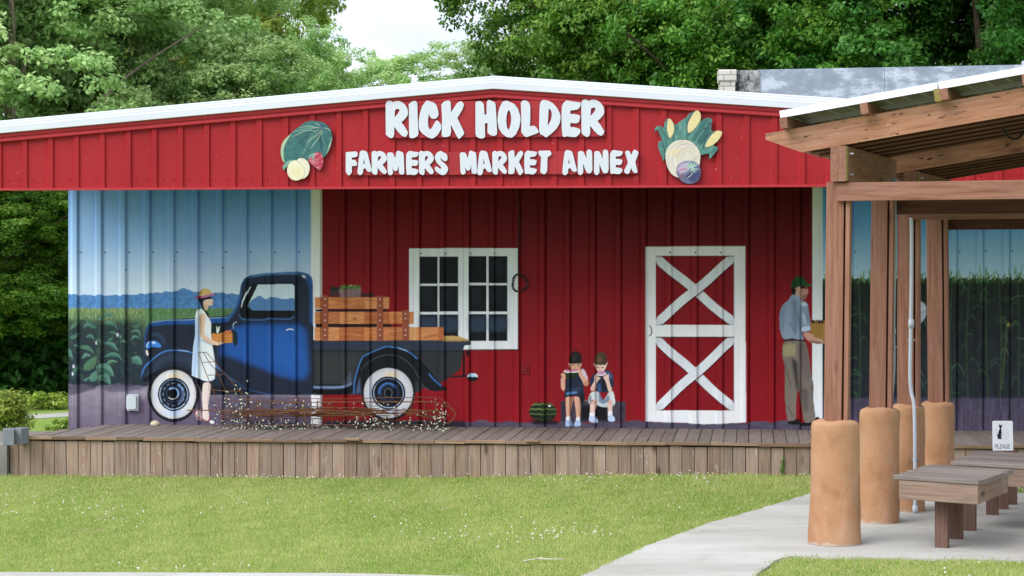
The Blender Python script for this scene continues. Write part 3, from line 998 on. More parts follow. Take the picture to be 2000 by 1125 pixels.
# sleeves and arms
P.fill([360, 340, 400, 335, 440, 410, 458, 470, 440, 500, 395, 450, 370, 390], L(226, 222, 232), KID1, sm=1)
for i in range(6):
    y = 350 + i * 25
    P.stroke([(362 + i * 8, y + 8), (420 + i * 8, y - 6)], 1.5, L(170, 70, 96), .9, .6, clip=KID1)
P.fill([100, 470, 118, 440, 135, 450, 125, 520, 104, 525], L(226, 222, 232), KID1)
for i in range(4): P.stroke([(100, 460 + i * 18), (130, 452 + i * 18)], 1.4, L(170, 70, 96), .9, .6, clip=KID1)
P.fill([330, 340, 352, 335, 372, 390, 400, 440, 455, 480, 463, 530, 440, 560, 400, 548, 385, 500, 350, 440, 330, 400], SK, KID1, sm=1)
P.fill([102, 400, 130, 385, 165, 400, 162, 440, 158, 520, 160, 590, 145, 618, 118, 612, 104, 570, 106, 520, 120, 460], SK, KID1, sm=1)
P.soft([(400, 500), (462, 500), (450, 560), (405, 550)], L(164, 104, 80), 2, clip=KID1, a=.5)
# head
P.fill([205, 262, 216, 258, 222, 300, 212, 292], SK, KID1)
P.fill([364, 260, 374, 262, 370, 292, 362, 300], SK, KID1)
P.fill([216, 250, 366, 250, 368, 300, 350, 340, 325, 362, 290, 368, 255, 360, 230, 335, 218, 300], SK, KID1, sm=1)
P.soft([(320, 270), (366, 262), (362, 320), (330, 350)], L(176, 122, 98), 2.4, clip=KID1, a=.6)
P.fill([214, 268, 212, 220, 218, 170, 240, 125, 285, 103, 330, 112, 362, 150, 372, 210, 368, 268, 350, 262, 335, 268, 315, 260, 295, 272, 270, 262, 250, 270, 232, 262], L(34, 30, 32), KID1, sm=1)
P.soft([(240, 170), (290, 140), (320, 160), (300, 220), (250, 220)], L(66, 56, 52), 4, clip=KID1, a=.7)
for x in (264, 322):
    P.stroke([x - 15, 279, x, 274, x + 15, 279], 1.1, L(60, 38, 30), .8, .8, clip=KID1)
    P.ell(x, 290, 9, 5, L(40, 26, 22), None, KID1, .9)
P.stroke([288, 292, 284, 315, 296, 320], 1, L(168, 110, 88), .8, .8, clip=KID1)
P.stroke([262, 332, 290, 342, 318, 332], 1.6, L(190, 96, 104), .9, .8, clip=KID1)
# melon slice
P.fill([135, 368, 175, 345, 240, 343, 300, 346, 328, 352, 328, 400, 300, 435, 245, 458, 190, 450, 155, 420], L(42, 58, 36), KID1, sm=1)
P.fill([135, 370, 150, 352, 180, 342, 250, 345, 328, 350, 326, 378, 250, 385, 180, 382], L(228, 224, 216), KID1)
P.fill([150, 358, 180, 342, 250, 344, 328, 348, 320, 362, 250, 370, 185, 366], L(200, 116, 156), KID1)
P.fill([318, 345, 350, 338, 362, 360, 356, 400, 338, 412, 330, 390], SK, KID1)
for k in range(4): P.fill([104 + k * 15, 398, 116 + k * 15, 388, 122 + k * 15, 415, 110 + k * 15, 424], L(216, 168, 142), KID1, sm=1)
# second child
SK2 = L(224, 190, 174)
P.fill([470, 545, 480, 470, 510, 410, 550, 385, 620, 370, 690, 350, 745, 370, 775, 430, 790, 520, 785, 575, 740, 580, 745, 640, 560, 640, 565, 560, 500, 560], L(40, 50, 70), KID2, sm=1)
P.soft([(690, 355), (745, 375), (775, 450), (740, 470), (700, 420)], L(76, 104, 150), 4, clip=KID2, a=.9)
P.soft([(580, 540), (615, 520), (620, 640), (575, 640)], L(70, 106, 156), 3.5, clip=KID2, a=.8)
P.soft([(620, 470), (690, 470), (700, 620), (630, 620)], L(22, 26, 38), 3.5, clip=KID2, a=.8)
P.fill([456, 760, 465, 690, 490, 640, 540, 620, 590, 630, 620, 690, 650, 750, 690, 690, 720, 640, 760, 610, 785, 640, 805, 730, 808, 790, 780, 815, 700, 832, 620, 825, 570, 800, 560, 770, 520, 720, 480, 770, 470, 790], L(206, 214, 212), KID2, sm=1)
P.soft([(590, 640), (640, 660), (660, 740), (690, 700), (720, 660), (740, 760), (640, 790), (590, 760)], L(96, 124, 150), 3.5, clip=KID2, a=.9)
P.soft([(570, 780), (700, 810), (800, 770), (800, 810), (690, 830)], L(150, 166, 162), 3, clip=KID2, a=.8)
P.soft([(470, 690), (495, 660), (500, 740), (478, 780)], L(60, 74, 96), 2.4, clip=KID2, a=.8)
P.fill([485, 770, 520, 735, 570, 740, 575, 790, 555, 840, 542, 905, 480, 900, 482, 850], SK2, KID2, sm=1)
P.fill([700, 760, 730, 738, 765, 745, 768, 800, 765, 890, 708, 885, 708, 820], SK2, KID2, sm=1)
P.soft([(495, 740), (570, 740), (560, 780), (500, 790)], L(206, 140, 124), 3, clip=KID2, a=.6)
P.soft([(700, 745), (765, 745), (760, 785), (705, 785)], L(206, 140, 124), 3, clip=KID2, a=.6)
P.fill([476, 895, 545, 898, 543, 950, 474, 945], L(230, 232, 238), KID2)
P.fill([708, 880, 766, 876, 768, 935, 708, 940], L(230, 232, 238), KID2)
P.fill([468, 940, 545, 940, 580, 990, 582, 1030, 555, 1034, 470, 1015, 464, 980], L(186, 202, 226), KID2, sm=1)
P.fill([708, 935, 770, 928, 802, 970, 804, 1008, 760, 1016, 710, 1010], L(186, 202, 226), KID2, sm=1)
P.stroke([470, 1012, 520, 1026, 580, 1030], 1.2, L(112, 128, 158), .8, 1, clip=KID2)
P.fill([536, 420, 560, 400, 600, 440, 590, 480, 560, 520, 560, 590, 535, 615, 500, 618, 488, 590, 500, 550, 540, 490], SK2, KID2, sm=1)
P.fill([645, 440, 690, 405, 722, 420, 725, 480, 740, 540, 765, 590, 755, 625, 722, 632, 708, 600, 695, 540, 680, 490], SK2, KID2, sm=1)
P.soft([(500, 560), (560, 560), (540, 615), (500, 618)], L(190, 132, 116), 2.2, clip=KID2, a=.5)
P.fill([532, 262, 545, 268, 550, 300, 538, 290], SK2, KID2)
P.fill([690, 250, 704, 252, 698, 285, 688, 290], SK2, KID2)
P.fill([542, 262, 690, 262, 688, 310, 668, 352, 640, 375, 600, 376, 568, 356, 548, 310], SK2, KID2, sm=1)
P.fill([536, 272, 536, 210, 550, 160, 580, 125, 625, 115, 665, 128, 695, 165, 700, 220, 694, 268, 670, 285, 640, 280, 610, 288, 580, 278, 560, 284], L(84, 66, 52), KID2, sm=1)
P.soft([(560, 190), (620, 180), (640, 220), (600, 250), (560, 240)], L(128, 100, 66), 4, clip=KID2, a=.7)
P.soft([(650, 150), (700, 190), (692, 270), (650, 260)], L(58, 46, 40), 3, clip=KID2, a=.7)
for x in (576, 640):
    P.ell(x, 312, 17, 6, L(120, 84, 78), None, KID2, .7)
    P.stroke([x - 15, 316, x, 320, x + 15, 315], 1, L(70, 48, 44), .9, .7, clip=KID2)
P.stroke([608, 310, 602, 335, 614, 340], 1, L(196, 146, 130), .9, .8, clip=KID2)
P.fill([556, 425, 565, 390, 590, 365, 625, 357, 660, 365, 690, 395, 695, 412, 660, 440, 610, 455, 575, 445], L(34, 44, 34), KID2, sm=1)
P.fill([558, 415, 570, 385, 595, 362, 630, 357, 668, 370, 695, 402, 640, 424, 590, 424], L(232, 230, 226), KID2)
P.fill([566, 402, 575, 380, 598, 362, 630, 357, 664, 370, 688, 394, 635, 410, 590, 411], L(196, 140, 176), KID2)
for k in range(4): P.fill([536 + k * 18, 432 + k * 6, 548 + k * 18, 405 + k * 12, 560 + k * 18, 440 + k * 8, 552 + k * 16, 470], SK2, KID2, sm=1)
for k in range(4): P.fill([650 + k * 19, 448 - k * 10, 660 + k * 19, 420 - k * 9, 674 + k * 17, 440 - k * 8, 668 + k * 16, 470], SK2, KID2, sm=1)

# --- the man with the green cap carrying a basket
P.zoom(1500, 530, 7.03)
P.fill([375, 215, 480, 205, 535, 215, 548, 255, 558, 285, 545, 298, 542, 320, 528, 345, 525, 375, 500, 384, 470, 380, 465, 400, 380, 350, 370, 290], L(190, 142, 122), MAN, sm=1)
P.soft([(390, 270), (450, 280), (455, 370), (380, 350)], L(190, 168, 160), 4, clip=MAN, a=.7)
P.soft([(470, 320), (528, 340), (522, 378), (480, 378)], L(120, 92, 84), 3, clip=MAN, a=.75)
P.ell(517, 232, 20, 12, L(52, 36, 32), None, MAN, .8)
P.stroke([(505, 330), (535, 326)], 1.2, L(120, 64, 58), .8, .8, clip=MAN)
P.fill([318, 225, 350, 235, 375, 245, 385, 270, 372, 300, 366, 325, 335, 310, 322, 270], L(34, 28, 28), MAN, sm=1)
P.fill([440, 205, 520, 205, 500, 235, 455, 240], L(40, 30, 28), MAN)
P.fill([408, 215, 430, 205, 450, 225, 446, 268, 428, 282, 414, 262], L(196, 156, 142), MAN, sm=1)
P.fill([312, 230, 318, 185, 340, 115, 375, 78, 430, 68, 480, 80, 510, 115, 530, 165, 608, 178, 608, 190, 570, 210, 520, 212, 490, 195, 440, 200, 380, 225, 345, 235], L(38, 84, 48), MAN, sm=1)
P.soft([(345, 130), (400, 90), (440, 90), (420, 190), (350, 220)], L(24, 56, 34), 4, clip=MAN, a=.6)
P.stroke([(505, 190), (560, 188), (606, 186)], 2, L(70, 132, 76), .7, 1.4, clip=MAN)
SH = L(138, 155, 176)
P.fill([318, 330, 350, 315, 400, 335, 440, 360, 470, 400, 520, 420, 545, 450, 555, 520, 570, 620, 578, 700, 572, 745, 585, 765, 582, 815, 520, 835, 455, 835, 470, 870, 500, 935, 420, 945, 320, 925, 225, 940, 190, 890, 165, 800, 155, 680, 158, 580, 180, 500, 220, 440, 280, 400], SH, MAN, sm=1)
P.soft([(160, 560), (200, 470), (250, 430), (230, 620), (220, 800), (200, 880), (165, 780)], L(112, 128, 152), 5, clip=MAN, a=.55)
P.soft([(330, 380), (400, 390), (420, 600), (440, 760), (380, 860), (340, 760)], L(104, 118, 140), 6, clip=MAN, a=.6)
P.soft([(430, 430), (520, 430), (545, 470), (480, 480)], L(206, 214, 222), 3, clip=MAN, a=.9)
P.soft([(460, 560), (500, 600), (520, 720), (500, 720)], L(196, 208, 222), 3, clip=MAN, a=.8)
P.soft([(520, 480), (550, 560), (572, 700), (545, 700)], L(112, 122, 150), 3, clip=MAN, a=.7)
P.stroke([(412, 560), (425, 660), (445, 770), (470, 850)], 1.6, L(66, 78, 100), .8, 1.8, clip=MAN)
P.stroke([(290, 710), (350, 790), (380, 850)], 1.4, L(78, 94, 126), .8, 2, clip=MAN)
P.stroke([(360, 420), (375, 640), (370, 900)], 1.6, L(86, 100, 124), .5, 2.4, clip=MAN)
P.fill([455, 775, 500, 755, 582, 748, 586, 812, 520, 832, 460, 838], L(184, 200, 220), MAN, sm=1)
P.stroke([(458, 832), (520, 828), (584, 810)], 1.4, L(70, 80, 100), .8, 1, clip=MAN)
P.fill([318, 330, 350, 315, 365, 330, 440, 385, 462, 385, 450, 398, 410, 395, 330, 360], L(136, 158, 188), MAN)
P.fill([580, 712, 600, 708, 1010, 708, 1010, 960, 760, 955, 640, 900, 585, 830], L(170, 130, 66), MBASKET)
for k in range(12): P.stroke([(600 + k * 36, 715), (606 + k * 35, 950)], 1.6, L(132, 98, 48), .55, 1.6, clip=MBASKET)
for k in range(11): P.ell(625 + k * 40, 692, 26, 24, L(*((74, 56, 48), (132, 112, 60), (92, 60, 62))[k % 3]), MBASKET)
P.fill([475, 840, 570, 830, 640, 900, 720, 945, 760, 960, 785, 965, 785, 990, 700, 994, 600, 985, 545, 950, 505, 900], L(196, 150, 128), MAN, sm=1)
P.soft([(560, 940), (620, 950), (780, 980), (700, 994), (600, 985)], L(120, 84, 70), 2.4, clip=MAN, a=.7)
P.fill([225, 935, 330, 918, 420, 935, 505, 940, 515, 968, 420, 972, 320, 960, 220, 962], L(66, 48, 44), MAN)
P.zoom(1500, 670, 6.615)
TR = L(128, 118, 108)
P.fill([205, -20, 300, -30, 480, -25, 500, 40, 525, 130, 540, 290, 560, 420, 588, 530, 588, 610, 580, 650, 588, 780, 608, 910, 610, 950, 600, 990, 560, 1030, 470, 1030, 455, 960, 430, 800, 400, 600, 372, 620, 365, 760, 360, 960, 340, 1005, 255, 1015, 238, 920, 222, 760, 215, 560, 225, 430, 210, 260, 182, 160, 186, 60], TR, MAN, sm=1)
P.soft([(190, 30), (300, 0), (370, 20), (350, 170), (200, 170)], L(164, 154, 118), 5, clip=MAN, a=.9)
P.soft([(370, 0), (490, 0), (530, 200), (570, 480), (480, 470), (400, 300)], L(112, 102, 100), 6, clip=MAN, a=.8)
P.soft([(300, 180), (380, 250), (400, 580), (370, 620), (345, 480)], L(56, 50, 50), 4, clip=MAN, a=.9)
P.soft([(420, 580), (520, 600), (520, 880), (460, 900)], L(94, 86, 86), 5, clip=MAN, a=.8)
P.soft([(560, 540), (590, 540), (600, 900), (580, 800)], L(82, 76, 78), 3, clip=MAN, a=.8)
P.stroke([(215, 250), (250, 400), (300, 560)], 2, L(76, 68, 62), .7, 2.4, clip=MAN)
P.stroke([(245, 810), (290, 890), (325, 945)], 2, L(72, 66, 62), .7, 2, clip=MAN)
P.fill([250, 1012, 345, 1000, 372, 965, 400, 990, 418, 1020, 415, 1045, 380, 1050, 250, 1045], L(24, 22, 26), MAN, sm=1)
P.fill([455, 1028, 560, 1030, 605, 985, 612, 955, 660, 955, 678, 985, 680, 1015, 712, 1026, 700, 1045, 560, 1068, 440, 1068, 400, 1050], L(24, 22, 26), MAN, sm=1)

# --- the old blue truck
NAVY, BLUE, HI = L(36, 45, 62), L(38, 88, 162), L(150, 190, 230)
P.plain()
P.fill([281, 708, 283, 680, 283.5, 655, 287, 640, 293, 630.5, 303, 627.5, 328, 623.5, 382, 621, 422, 618, 440, 617, 449.6, 614, 456, 606, 461, 597, 466.4, 579, 471, 557, 478.4, 544, 488, 537.6, 515, 533.6, 560, 531, 584, 530.6, 595, 532.5, 604, 536, 609, 542, 611, 551, 612, 664,
        911, 664.5, 919, 666, 919, 673.6, 908, 674.5, 904, 685, 901, 715, 896, 724, 877, 737, 862, 748, 840, 744, 820, 765, 700, 771, 612, 771, 395, 771, 385, 742, 370, 735, 300, 735, 288, 746, 274, 742, 277, 726], NAVY, TRUCK)
# hood
P.zoom(260, 520, 7.03)
P.fill([240, 800, 300, 775, 480, 755, 860, 735, 1140, 712, 1330, 700, 1300, 770, 860, 800, 500, 800, 260, 825], BLUE, None, clip=TRUCK, a=.9)
P.soft([(250, 825), (500, 805), (860, 805), (1300, 770), (1280, 900), (500, 880), (260, 880)], L(36, 44, 60), 4, clip=TRUCK)
P.stroke([240, 783, 300, 766, 480, 741, 700, 738, 860, 730, 1140, 708, 1325, 700], 1.5, HI, .8, 1.4, clip=TRUCK)
P.stroke([170, 1090, 172, 970, 200, 870, 240, 790], 2.6, BLUE, .9, 2.6, clip=TRUCK)
P.stroke([280, 935, 340, 940, 400, 985, 420, 1040], 5, L(60, 84, 122), .7, 6, clip=TRUCK)
P.fill([490, 890, 850, 880, 850, 1130, 470, 1130], L(40, 48, 60), None, clip=TRUCK, a=.6)
for k in range(17): P.stroke([(530 + k * 23, 890), (470 + k * 23, 1120)], 1.0, L(20, 26, 36), .8, 1, clip=TRUCK)
P.zoom(260, 660, 6.25)
P.stroke([85, 495, 100, 430, 130, 380, 160, 335, 205, 300], 2.2, L(58, 92, 150), .9, 2, clip=TRUCK)
P.stroke([130, 300, 140, 200, 150, 80], 2, L(58, 92, 150), .6, 3, clip=TRUCK)
P.fill([165, 120, 172, 75, 195, 45, 250, 26, 320, 60, 355, 108, 350, 165, 310, 210, 250, 215, 205, 160], L(34, 42, 56), None, clip=TRUCK, sm=1)
P.fill([165, 120, 172, 75, 195, 45, 250, 26, 320, 60, 355, 112, 300, 118, 215, 105, 205, 130, 190, 130], L(66, 130, 212), None, clip=TRUCK, sm=1)
P.soft([(225, 45), (265, 48), (270, 72), (235, 68)], L(226, 240, 252), 1.6, clip=TRUCK)
P.stroke([176, 110, 182, 75, 200, 52], 1.6, L(200, 224, 246), .9, 1, clip=TRUCK)
P.fill([165, 142, 186, 148, 200, 205, 190, 218, 175, 212, 164, 175], L(206, 196, 188), None, clip=TRUCK, sm=1)
# front fender and wheel well
P.soft([(150, 480), (250, 300), (400, 190), (540, 170), (740, 220), (900, 330), (980, 480), (850, 470), (640, 300), (400, 280), (250, 420)], L(52, 66, 88), 6, clip=TRUCK, a=.75)
P.stroke([85, 490, 130, 388, 200, 300, 270, 235, 350, 180, 440, 153, 540, 150, 640, 160, 735, 188, 860, 240, 960, 300, 1040, 360, 1120, 440, 1250, 530, 1330, 585, 1420, 630, 1560, 670, 1700, 690], 2.6, L(70, 124, 194), .95, 2, clip=TRUCK)
P.stroke([560, 152, 640, 160, 680, 168], 1.4, HI, .9, 1.2, clip=TRUCK)
P.stroke([1020, 340, 1060, 380], 2.2, L(110, 160, 220), .9, 1.6, clip=TRUCK)
P.stroke([1180, 485, 1260, 540], 1.8, HI, .7, 1.6, clip=TRUCK)
P.fill([100, 500, 180, 470, 250, 420, 400, 360, 640, 370, 780, 480, 850, 520, 880, 700, 130, 700], L(22, 24, 30), None, clip=TRUCK, sm=1)
# cab
P.zoom(440, 520, 6.25)
P.stroke([20, 640, 70, 590, 130, 490, 168, 380, 190, 260, 240, 155, 300, 118, 470, 92, 750, 76, 900, 78, 975, 95, 1040, 135, 1058, 200], 7, L(58, 104, 168), .9, 6, clip=TRUCK)
P.stroke([200, 270, 260, 190, 330, 165, 560, 150, 850, 150], 9, L(38, 52, 80), .8, 7, clip=TRUCK)
P.stroke([330, 120, 560, 92, 760, 88, 880, 88], 2.4, L(108, 158, 214), .7, 4, clip=TRUCK)
P.soft([(930, 105), (975, 120), (985, 150), (950, 135)], L(232, 242, 252), 2, clip=TRUCK)
P.stroke([1000, 150, 1040, 260, 1052, 420, 1050, 690], 5, L(50, 98, 168), .85, 7, clip=TRUCK)
P.soft([(870, 210), (1000, 200), (1020, 690), (870, 690)], L(40, 48, 64), 5, clip=TRUCK, a=.9)
P.fill([180, 585, 186, 520, 222, 390, 270, 270, 320, 225, 400, 213, 820, 210, 855, 240, 858, 590, 810, 625, 230, 632], L(20, 23, 27), CABWIN, sm=1)
P.fill([398, 226, 815, 215, 845, 228, 853, 250, 853, 540, 335, 541, 270, 492], L(196, 214, 222), CABWIN)
P.fill([272, 488, 318, 415, 360, 390, 400, 362, 440, 362, 470, 395, 520, 400, 550, 375, 620, 380, 690, 400, 760, 400, 810, 385, 853, 400, 853, 540, 335, 540], L(88, 132, 182), CABWIN)
P.fill([196, 500, 215, 420, 258, 320, 300, 255, 316, 248, 290, 300, 232, 420, 205, 505], L(206, 222, 230), CABWIN)
P.stroke([270, 490, 300, 510, 330, 540], 1.2, L(30, 32, 36), .9, .8, clip=CABWIN)
P.stroke([172, 590, 190, 625, 250, 652, 480, 655, 520, 640, 780, 645, 840, 610], 2, L(70, 118, 176), .9, 1.8, clip=TRUCK)
P.stroke([0, 700, 300, 705, 480, 712, 860, 705, 1065, 700], 2.6, L(18, 22, 32), .9, 2, clip=TRUCK, curve=False)
P.stroke([100, 760, 98, 710, 135, 680], 1.4, L(190, 212, 232), .9, 1, clip=TRUCK)
# door: the bright blue panel
P.zoom(250, 500, 3.125)
P.soft([(560, 600), (600, 470), (660, 430), (740, 416), (1050, 416), (1090, 460), (1105, 700), (1085, 745), (1030, 755), (930, 735), (830, 690), (720, 650), (640, 620)], L(38, 92, 170), 9, clip=TRUCK, a=.95)
P.soft([(860, 470), (1000, 460), (1060, 600), (1000, 690), (880, 640)], L(44, 102, 184), 12, clip=TRUCK, a=.6)
P.soft([(540, 640), (700, 680), (900, 740), (1050, 790), (1120, 770), (1120, 840), (700, 840), (560, 700)], L(34, 42, 60), 8, clip=TRUCK, a=.8)
P.stroke([(1125, 410), (1128, 600), (1128, 840)], 3, L(20, 24, 34), .8, 3, clip=TRUCK, curve=False)
P.stroke([(968, 452), (990, 445), (1012, 450)], 1.8, L(226, 234, 244), .95, 1, clip=TRUCK)
P.soft([(500, 790), (600, 790), (720, 830), (900, 850), (500, 850)], L(24, 32, 42), 4, clip=TRUCK)
# bed
P.zoom(600, 650, 5.92)
P.fill([70, 85, 2000, 85, 2000, 205, 70, 205], L(52, 62, 78), None, clip=TRUCK)
P.fill([70, 205, 2000, 205, 2000, 720, 70, 720], L(50, 54, 58), None, clip=TRUCK)
P.stroke([(70, 208), (2000, 215)], 2.2, L(26, 28, 34), .9, 2, clip=TRUCK)
P.soft([(110, 240), (590, 240), (520, 560), (130, 580)], L(60, 64, 64), 9, clip=TRUCK, a=.7)
P.fill([70, 590, 300, 600, 430, 590, 510, 560, 560, 720, 70, 720], L(18, 20, 24), None, clip=TRUCK, sm=1)
P.stroke([85, 628, 300, 632, 430, 620, 500, 590], 5, L(128, 150, 184), .85, 2.4, clip=TRUCK)
P.soft([(420, 600), (500, 440), (520, 560), (480, 620)], L(92, 104, 124), 3, clip=TRUCK, a=.6)
P.plain()
P.fill([691, 769, 691, 752, 697, 726, 707, 699, 720, 690, 740, 681, 757, 675.5, 777, 678.5, 800, 686, 816, 698, 836, 718, 851, 739, 864, 752, 874, 759, 872, 763, 841, 763.5, 832, 759, 823, 750, 812, 740, 812, 768, 700, 770], L(24, 27, 32), TRUCK, sm=1)
P.soft([(694, 768), (703, 735), (705, 768)], L(84, 104, 138), 2.5, clip=TRUCK, a=.8)
P.stroke([691, 768, 692, 751, 697, 727, 707, 700, 720, 691, 740, 682, 757, 677, 779, 680, 799, 688, 815, 700], 2.0, L(74, 132, 206), .95, 1.4, clip=TRUCK)
P.stroke([779, 680, 795, 685], 1.6, HI, .9, 1, clip=TRUCK)
P.stroke([838, 730, 848, 742, 862, 753], 2.4, L(70, 124, 200), .9, 2, clip=TRUCK)
P.stroke([706, 722, 722, 706, 745, 695, 765, 693, 785, 699, 805, 716, 818, 735, 825, 752, 838, 761], 1.2, L(92, 98, 106), .8, 1.2, clip=TRUCK)
# tail: pipe, lamp, load
P.zoom(780, 640, 5.357)
P.stroke([(674, 250), (680, 500)], 4.0, L(30, 28, 32), 1, .6, own=TRUCK)
P.stroke([(540, 514), (716, 503)], 3.4, L(30, 28, 32), 1, .6, own=TRUCK)
P.fill([700, 235, 735, 240, 738, 280, 725, 305, 705, 290], L(20, 19, 22), TRUCK, sm=1)
P.ell(767, 518, 55, 43, L(26, 27, 30), TRUCK)
P.fill([714, 515, 718, 490, 745, 477, 790, 477, 818, 495, 822, 520, 800, 512, 770, 518, 740, 512], L(176, 206, 226), None, clip=TRUCK)
P.soft([(780, 482), (812, 492), (815, 515), (800, 510)], L(244, 248, 250), 1.4, clip=TRUCK)
P.fill([468, 85, 560, 84, 620, 90, 700, 115, 742, 136, 600, 142, 468, 142], L(198, 164, 104), TRUCK)
P.soft([(470, 130), (740, 128), (740, 145), (470, 145)], L(150, 118, 70), 2, clip=TRUCK, a=.6)

# wheels
def wheel(cx, cy, own, out, wht, inn, front):
    P.plain()
    P.ell(cx, cy, out[0], out[1], L(26, 29, 36), own, raw=True)
    P.ell(cx, cy, out[0] - 1.5, out[1] - 2, L(46, 52, 66), None, own, .6, feather=.12, raw=True)
    P.ell(cx, cy, wht[0] + .8, wht[1] + .8, L(60, 62, 68), None, own, raw=True)
    P.ell(cx, cy, wht[0], wht[1], L(188, 186, 183), None, own, raw=True)
    P.ell(cx, cy, wht[0], wht[1], L(204, 207, 212), None, own, .8, feather=.16, raw=True)
    P.ell(cx + 4, cy - inn[1] - 3, 22, 8, L(222, 190, 128), None, own, .7, feather=.9, raw=True)
    P.ell(cx, cy + inn[1] + 4, 28, 8, L(150, 188, 226), None, own, .6, feather=.9, raw=True)
    P.ell(cx - inn[0] - 4, cy, 6, 22, L(176, 196, 222), None, own, .5, feather=.9, raw=True)
    P.ell(cx, cy, inn[0], inn[1], L(20, 24, 32), None, own, raw=True)
    for rr, w, c in ((.88, 1.5, L(110, 134, 170)), (.62, 3.0, L(30, 40, 58)), (.45, 2.4, L(46, 62, 92))):
        P.stroke([(cx + inn[0] * rr * math.cos(a), cy + inn[1] * rr * math.sin(a)) for a in np.linspace(0, 2 * PI, 28)], w, c, .9, 1, clip=own)
    for a0, a1, c in ((.7, 2.3, L(186, 210, 236)), (-.9, .4, L(150, 172, 204)), (2.6, 3.6, L(176, 190, 206))):
        P.stroke([(cx + inn[0] * .88 * math.cos(a), cy + inn[1] * .88 * math.sin(a)) for a in np.linspace(a0, a1, 10)], 1.4, c, .9, .9, clip=own)
    if front:
        P.stroke([(cx + inn[0] * .6 * math.cos(a), cy + inn[1] * .6 * math.sin(a)) for a in np.linspace(-.35, .95, 10)], 5, L(86, 104, 140), .9, 2, clip=own)
        P.stroke([(cx + inn[0] * .62 * math.cos(a), cy + inn[1] * .62 * math.sin(a)) for a in np.linspace(-1.1, -.45, 8)], 3, L(110, 156, 216), .9, 1.4, clip=own)
        P.ell(cx - 1, cy - 1.5, 10.5, 11.5, L(10, 12, 16), None, own, raw=True)
        P.stroke([(cx - 1 + 10 * math.cos(a), cy - 1.5 + 10.6 * math.sin(a)) for a in np.linspace(-2.2, .6, 12)], 2.2, L(150, 192, 238), .95, 1, clip=own)
        P.stroke([(cx - 1 + 10 * math.cos(a), cy - 1.5 + 10.6 * math.sin(a)) for a in np.linspace(.8, 2.4, 12)], 1.6, L(206, 206, 196), .9, 1, clip=own)
        for a in np.linspace(0, 2 * PI, 13)[:-1]:
            P.stroke([(cx + 21 * math.cos(a - .1), cy + 22 * math.sin(a - .1)), (cx + 21 * math.cos(a + .1), cy + 22 * math.sin(a + .1))], 2, L(128, 150, 182), .7, 1, clip=own)
    else:
        P.stroke([(cx + inn[0] * .56 * math.cos(a), cy + inn[1] * .58 * math.sin(a)) for a in np.linspace(-PI, -.6, 12)], 3.2, L(70, 124, 200), .9, 2, clip=own)
        P.stroke([(cx + inn[0] * .56 * math.cos(a), cy + inn[1] * .58 * math.sin(a)) for a in np.linspace(-.5, PI - .2, 12)], 2.4, L(52, 60, 76), .9, 2, clip=own)
        P.ell(cx, cy, 9, 10, L(14, 15, 18), None, own, raw=True)
        P.stroke([(cx + 8 * math.cos(a), cy + 9 * math.sin(a)) for a in np.linspace(0, 2 * PI, 16)], 1.3, L(112, 118, 124), .9, 1, clip=own)


wheel(339.5, 770, WHEEL1, (50, 54), (45, 47.5), (31, 32.5), True)
wheel(759, 767.5, WHEEL2, (52.5, 54), (47.8, 48.8), (33, 32.5), False)
P.stroke([707, 735, 720, 720, 745, 708, 770, 708, 795, 718, 808, 735], 2, L(14, 15, 18), .6, 2, clip=WHEEL2)

# stake sides of the truck bed, baskets on top
P.zoom(600, 540, 8.036)
P.fill([343, 230, 490, 226, 490, 322, 350, 322], L(84, 52, 58), BASKET)
P.fill([355, 185, 380, 155, 410, 150, 440, 170, 480, 165, 520, 175, 500, 232, 370, 235], L(36, 50, 40), BASKET, sm=1)
P.fill([855, 262, 1050, 262, 1050, 322, 850, 322], L(70, 46, 52), BASKET)
P.fill([488, 215, 530, 180, 850, 195, 852, 225, 835, 325, 520, 325], L(124, 100, 102), BASKET)
for k in range(6): P.fill([545 + k * 52, 238, 575 + k * 50, 238, 573 + k * 48, 325, 548 + k * 50, 325], L(150, 124, 124), None, clip=BASKET)
P.fill([488, 212, 850, 198, 852, 232, 490, 244], L(140, 116, 116), BASKET)
for k in range(22): P.ell(540 + (k % 11) * 28, 186 - (k // 11) * 24 - 14 * math.sin((k % 11) / 10 * PI), 22, 18, L(*((96, 126, 58), (120, 150, 78), (78, 104, 52))[k % 3]), BASKET)
P.ell(690, 138, 18, 12, L(176, 196, 130), None, BASKET, .9)
OR = L(206, 132, 80)
P.fill([140, 515, 1240, 515, 1240, 552, 140, 552], L(36, 28, 32), BOARDS)
P.fill([140, 742, 1330, 745, 1330, 798, 140, 798], L(36, 28, 32), BOARDS)
P.fill([1000, 520, 1090, 520, 1090, 545, 1000, 545], L(34, 26, 30), BOARDS)
P.fill([1330, 752, 1492, 752, 1492, 798, 1330, 798], L(150, 30, 38), BOARDS)
rows = [(128, 325, 1295, 508), (130, 556, 1675, 742), (120, 796, 2150, 1003)]
for q, (a, b, c, d) in enumerate(rows):
    for k, x in enumerate(range(int(a), int(c), 390)):
        x1_ = min(x + 390, c)
        P.fill([x, b, x1_, b, x1_, d, x, d], L(*((206, 130, 78), (196, 122, 74), (212, 142, 90), (188, 108, 64))[(k + q) % 4]), BOARDS, tex=.12, texs=(2.2, 12), seed=q * 7 + k)
    for k in range(34):
        y = r2.uniform(b + 8, d - 8)
        x = r2.uniform(a, c - 160)
        ln = r2.uniform(80, 260)
        P.stroke([(x + ln * t, y + 8 * math.sin(t * 5 + k)) for t in np.linspace(0, 1, 5) if x + ln * t < c - 4], .8, L(*r2.choice([(150, 84, 48), (226, 168, 120), (166, 96, 56)])), r2.uniform(.3, .8), .7, clip=BOARDS)
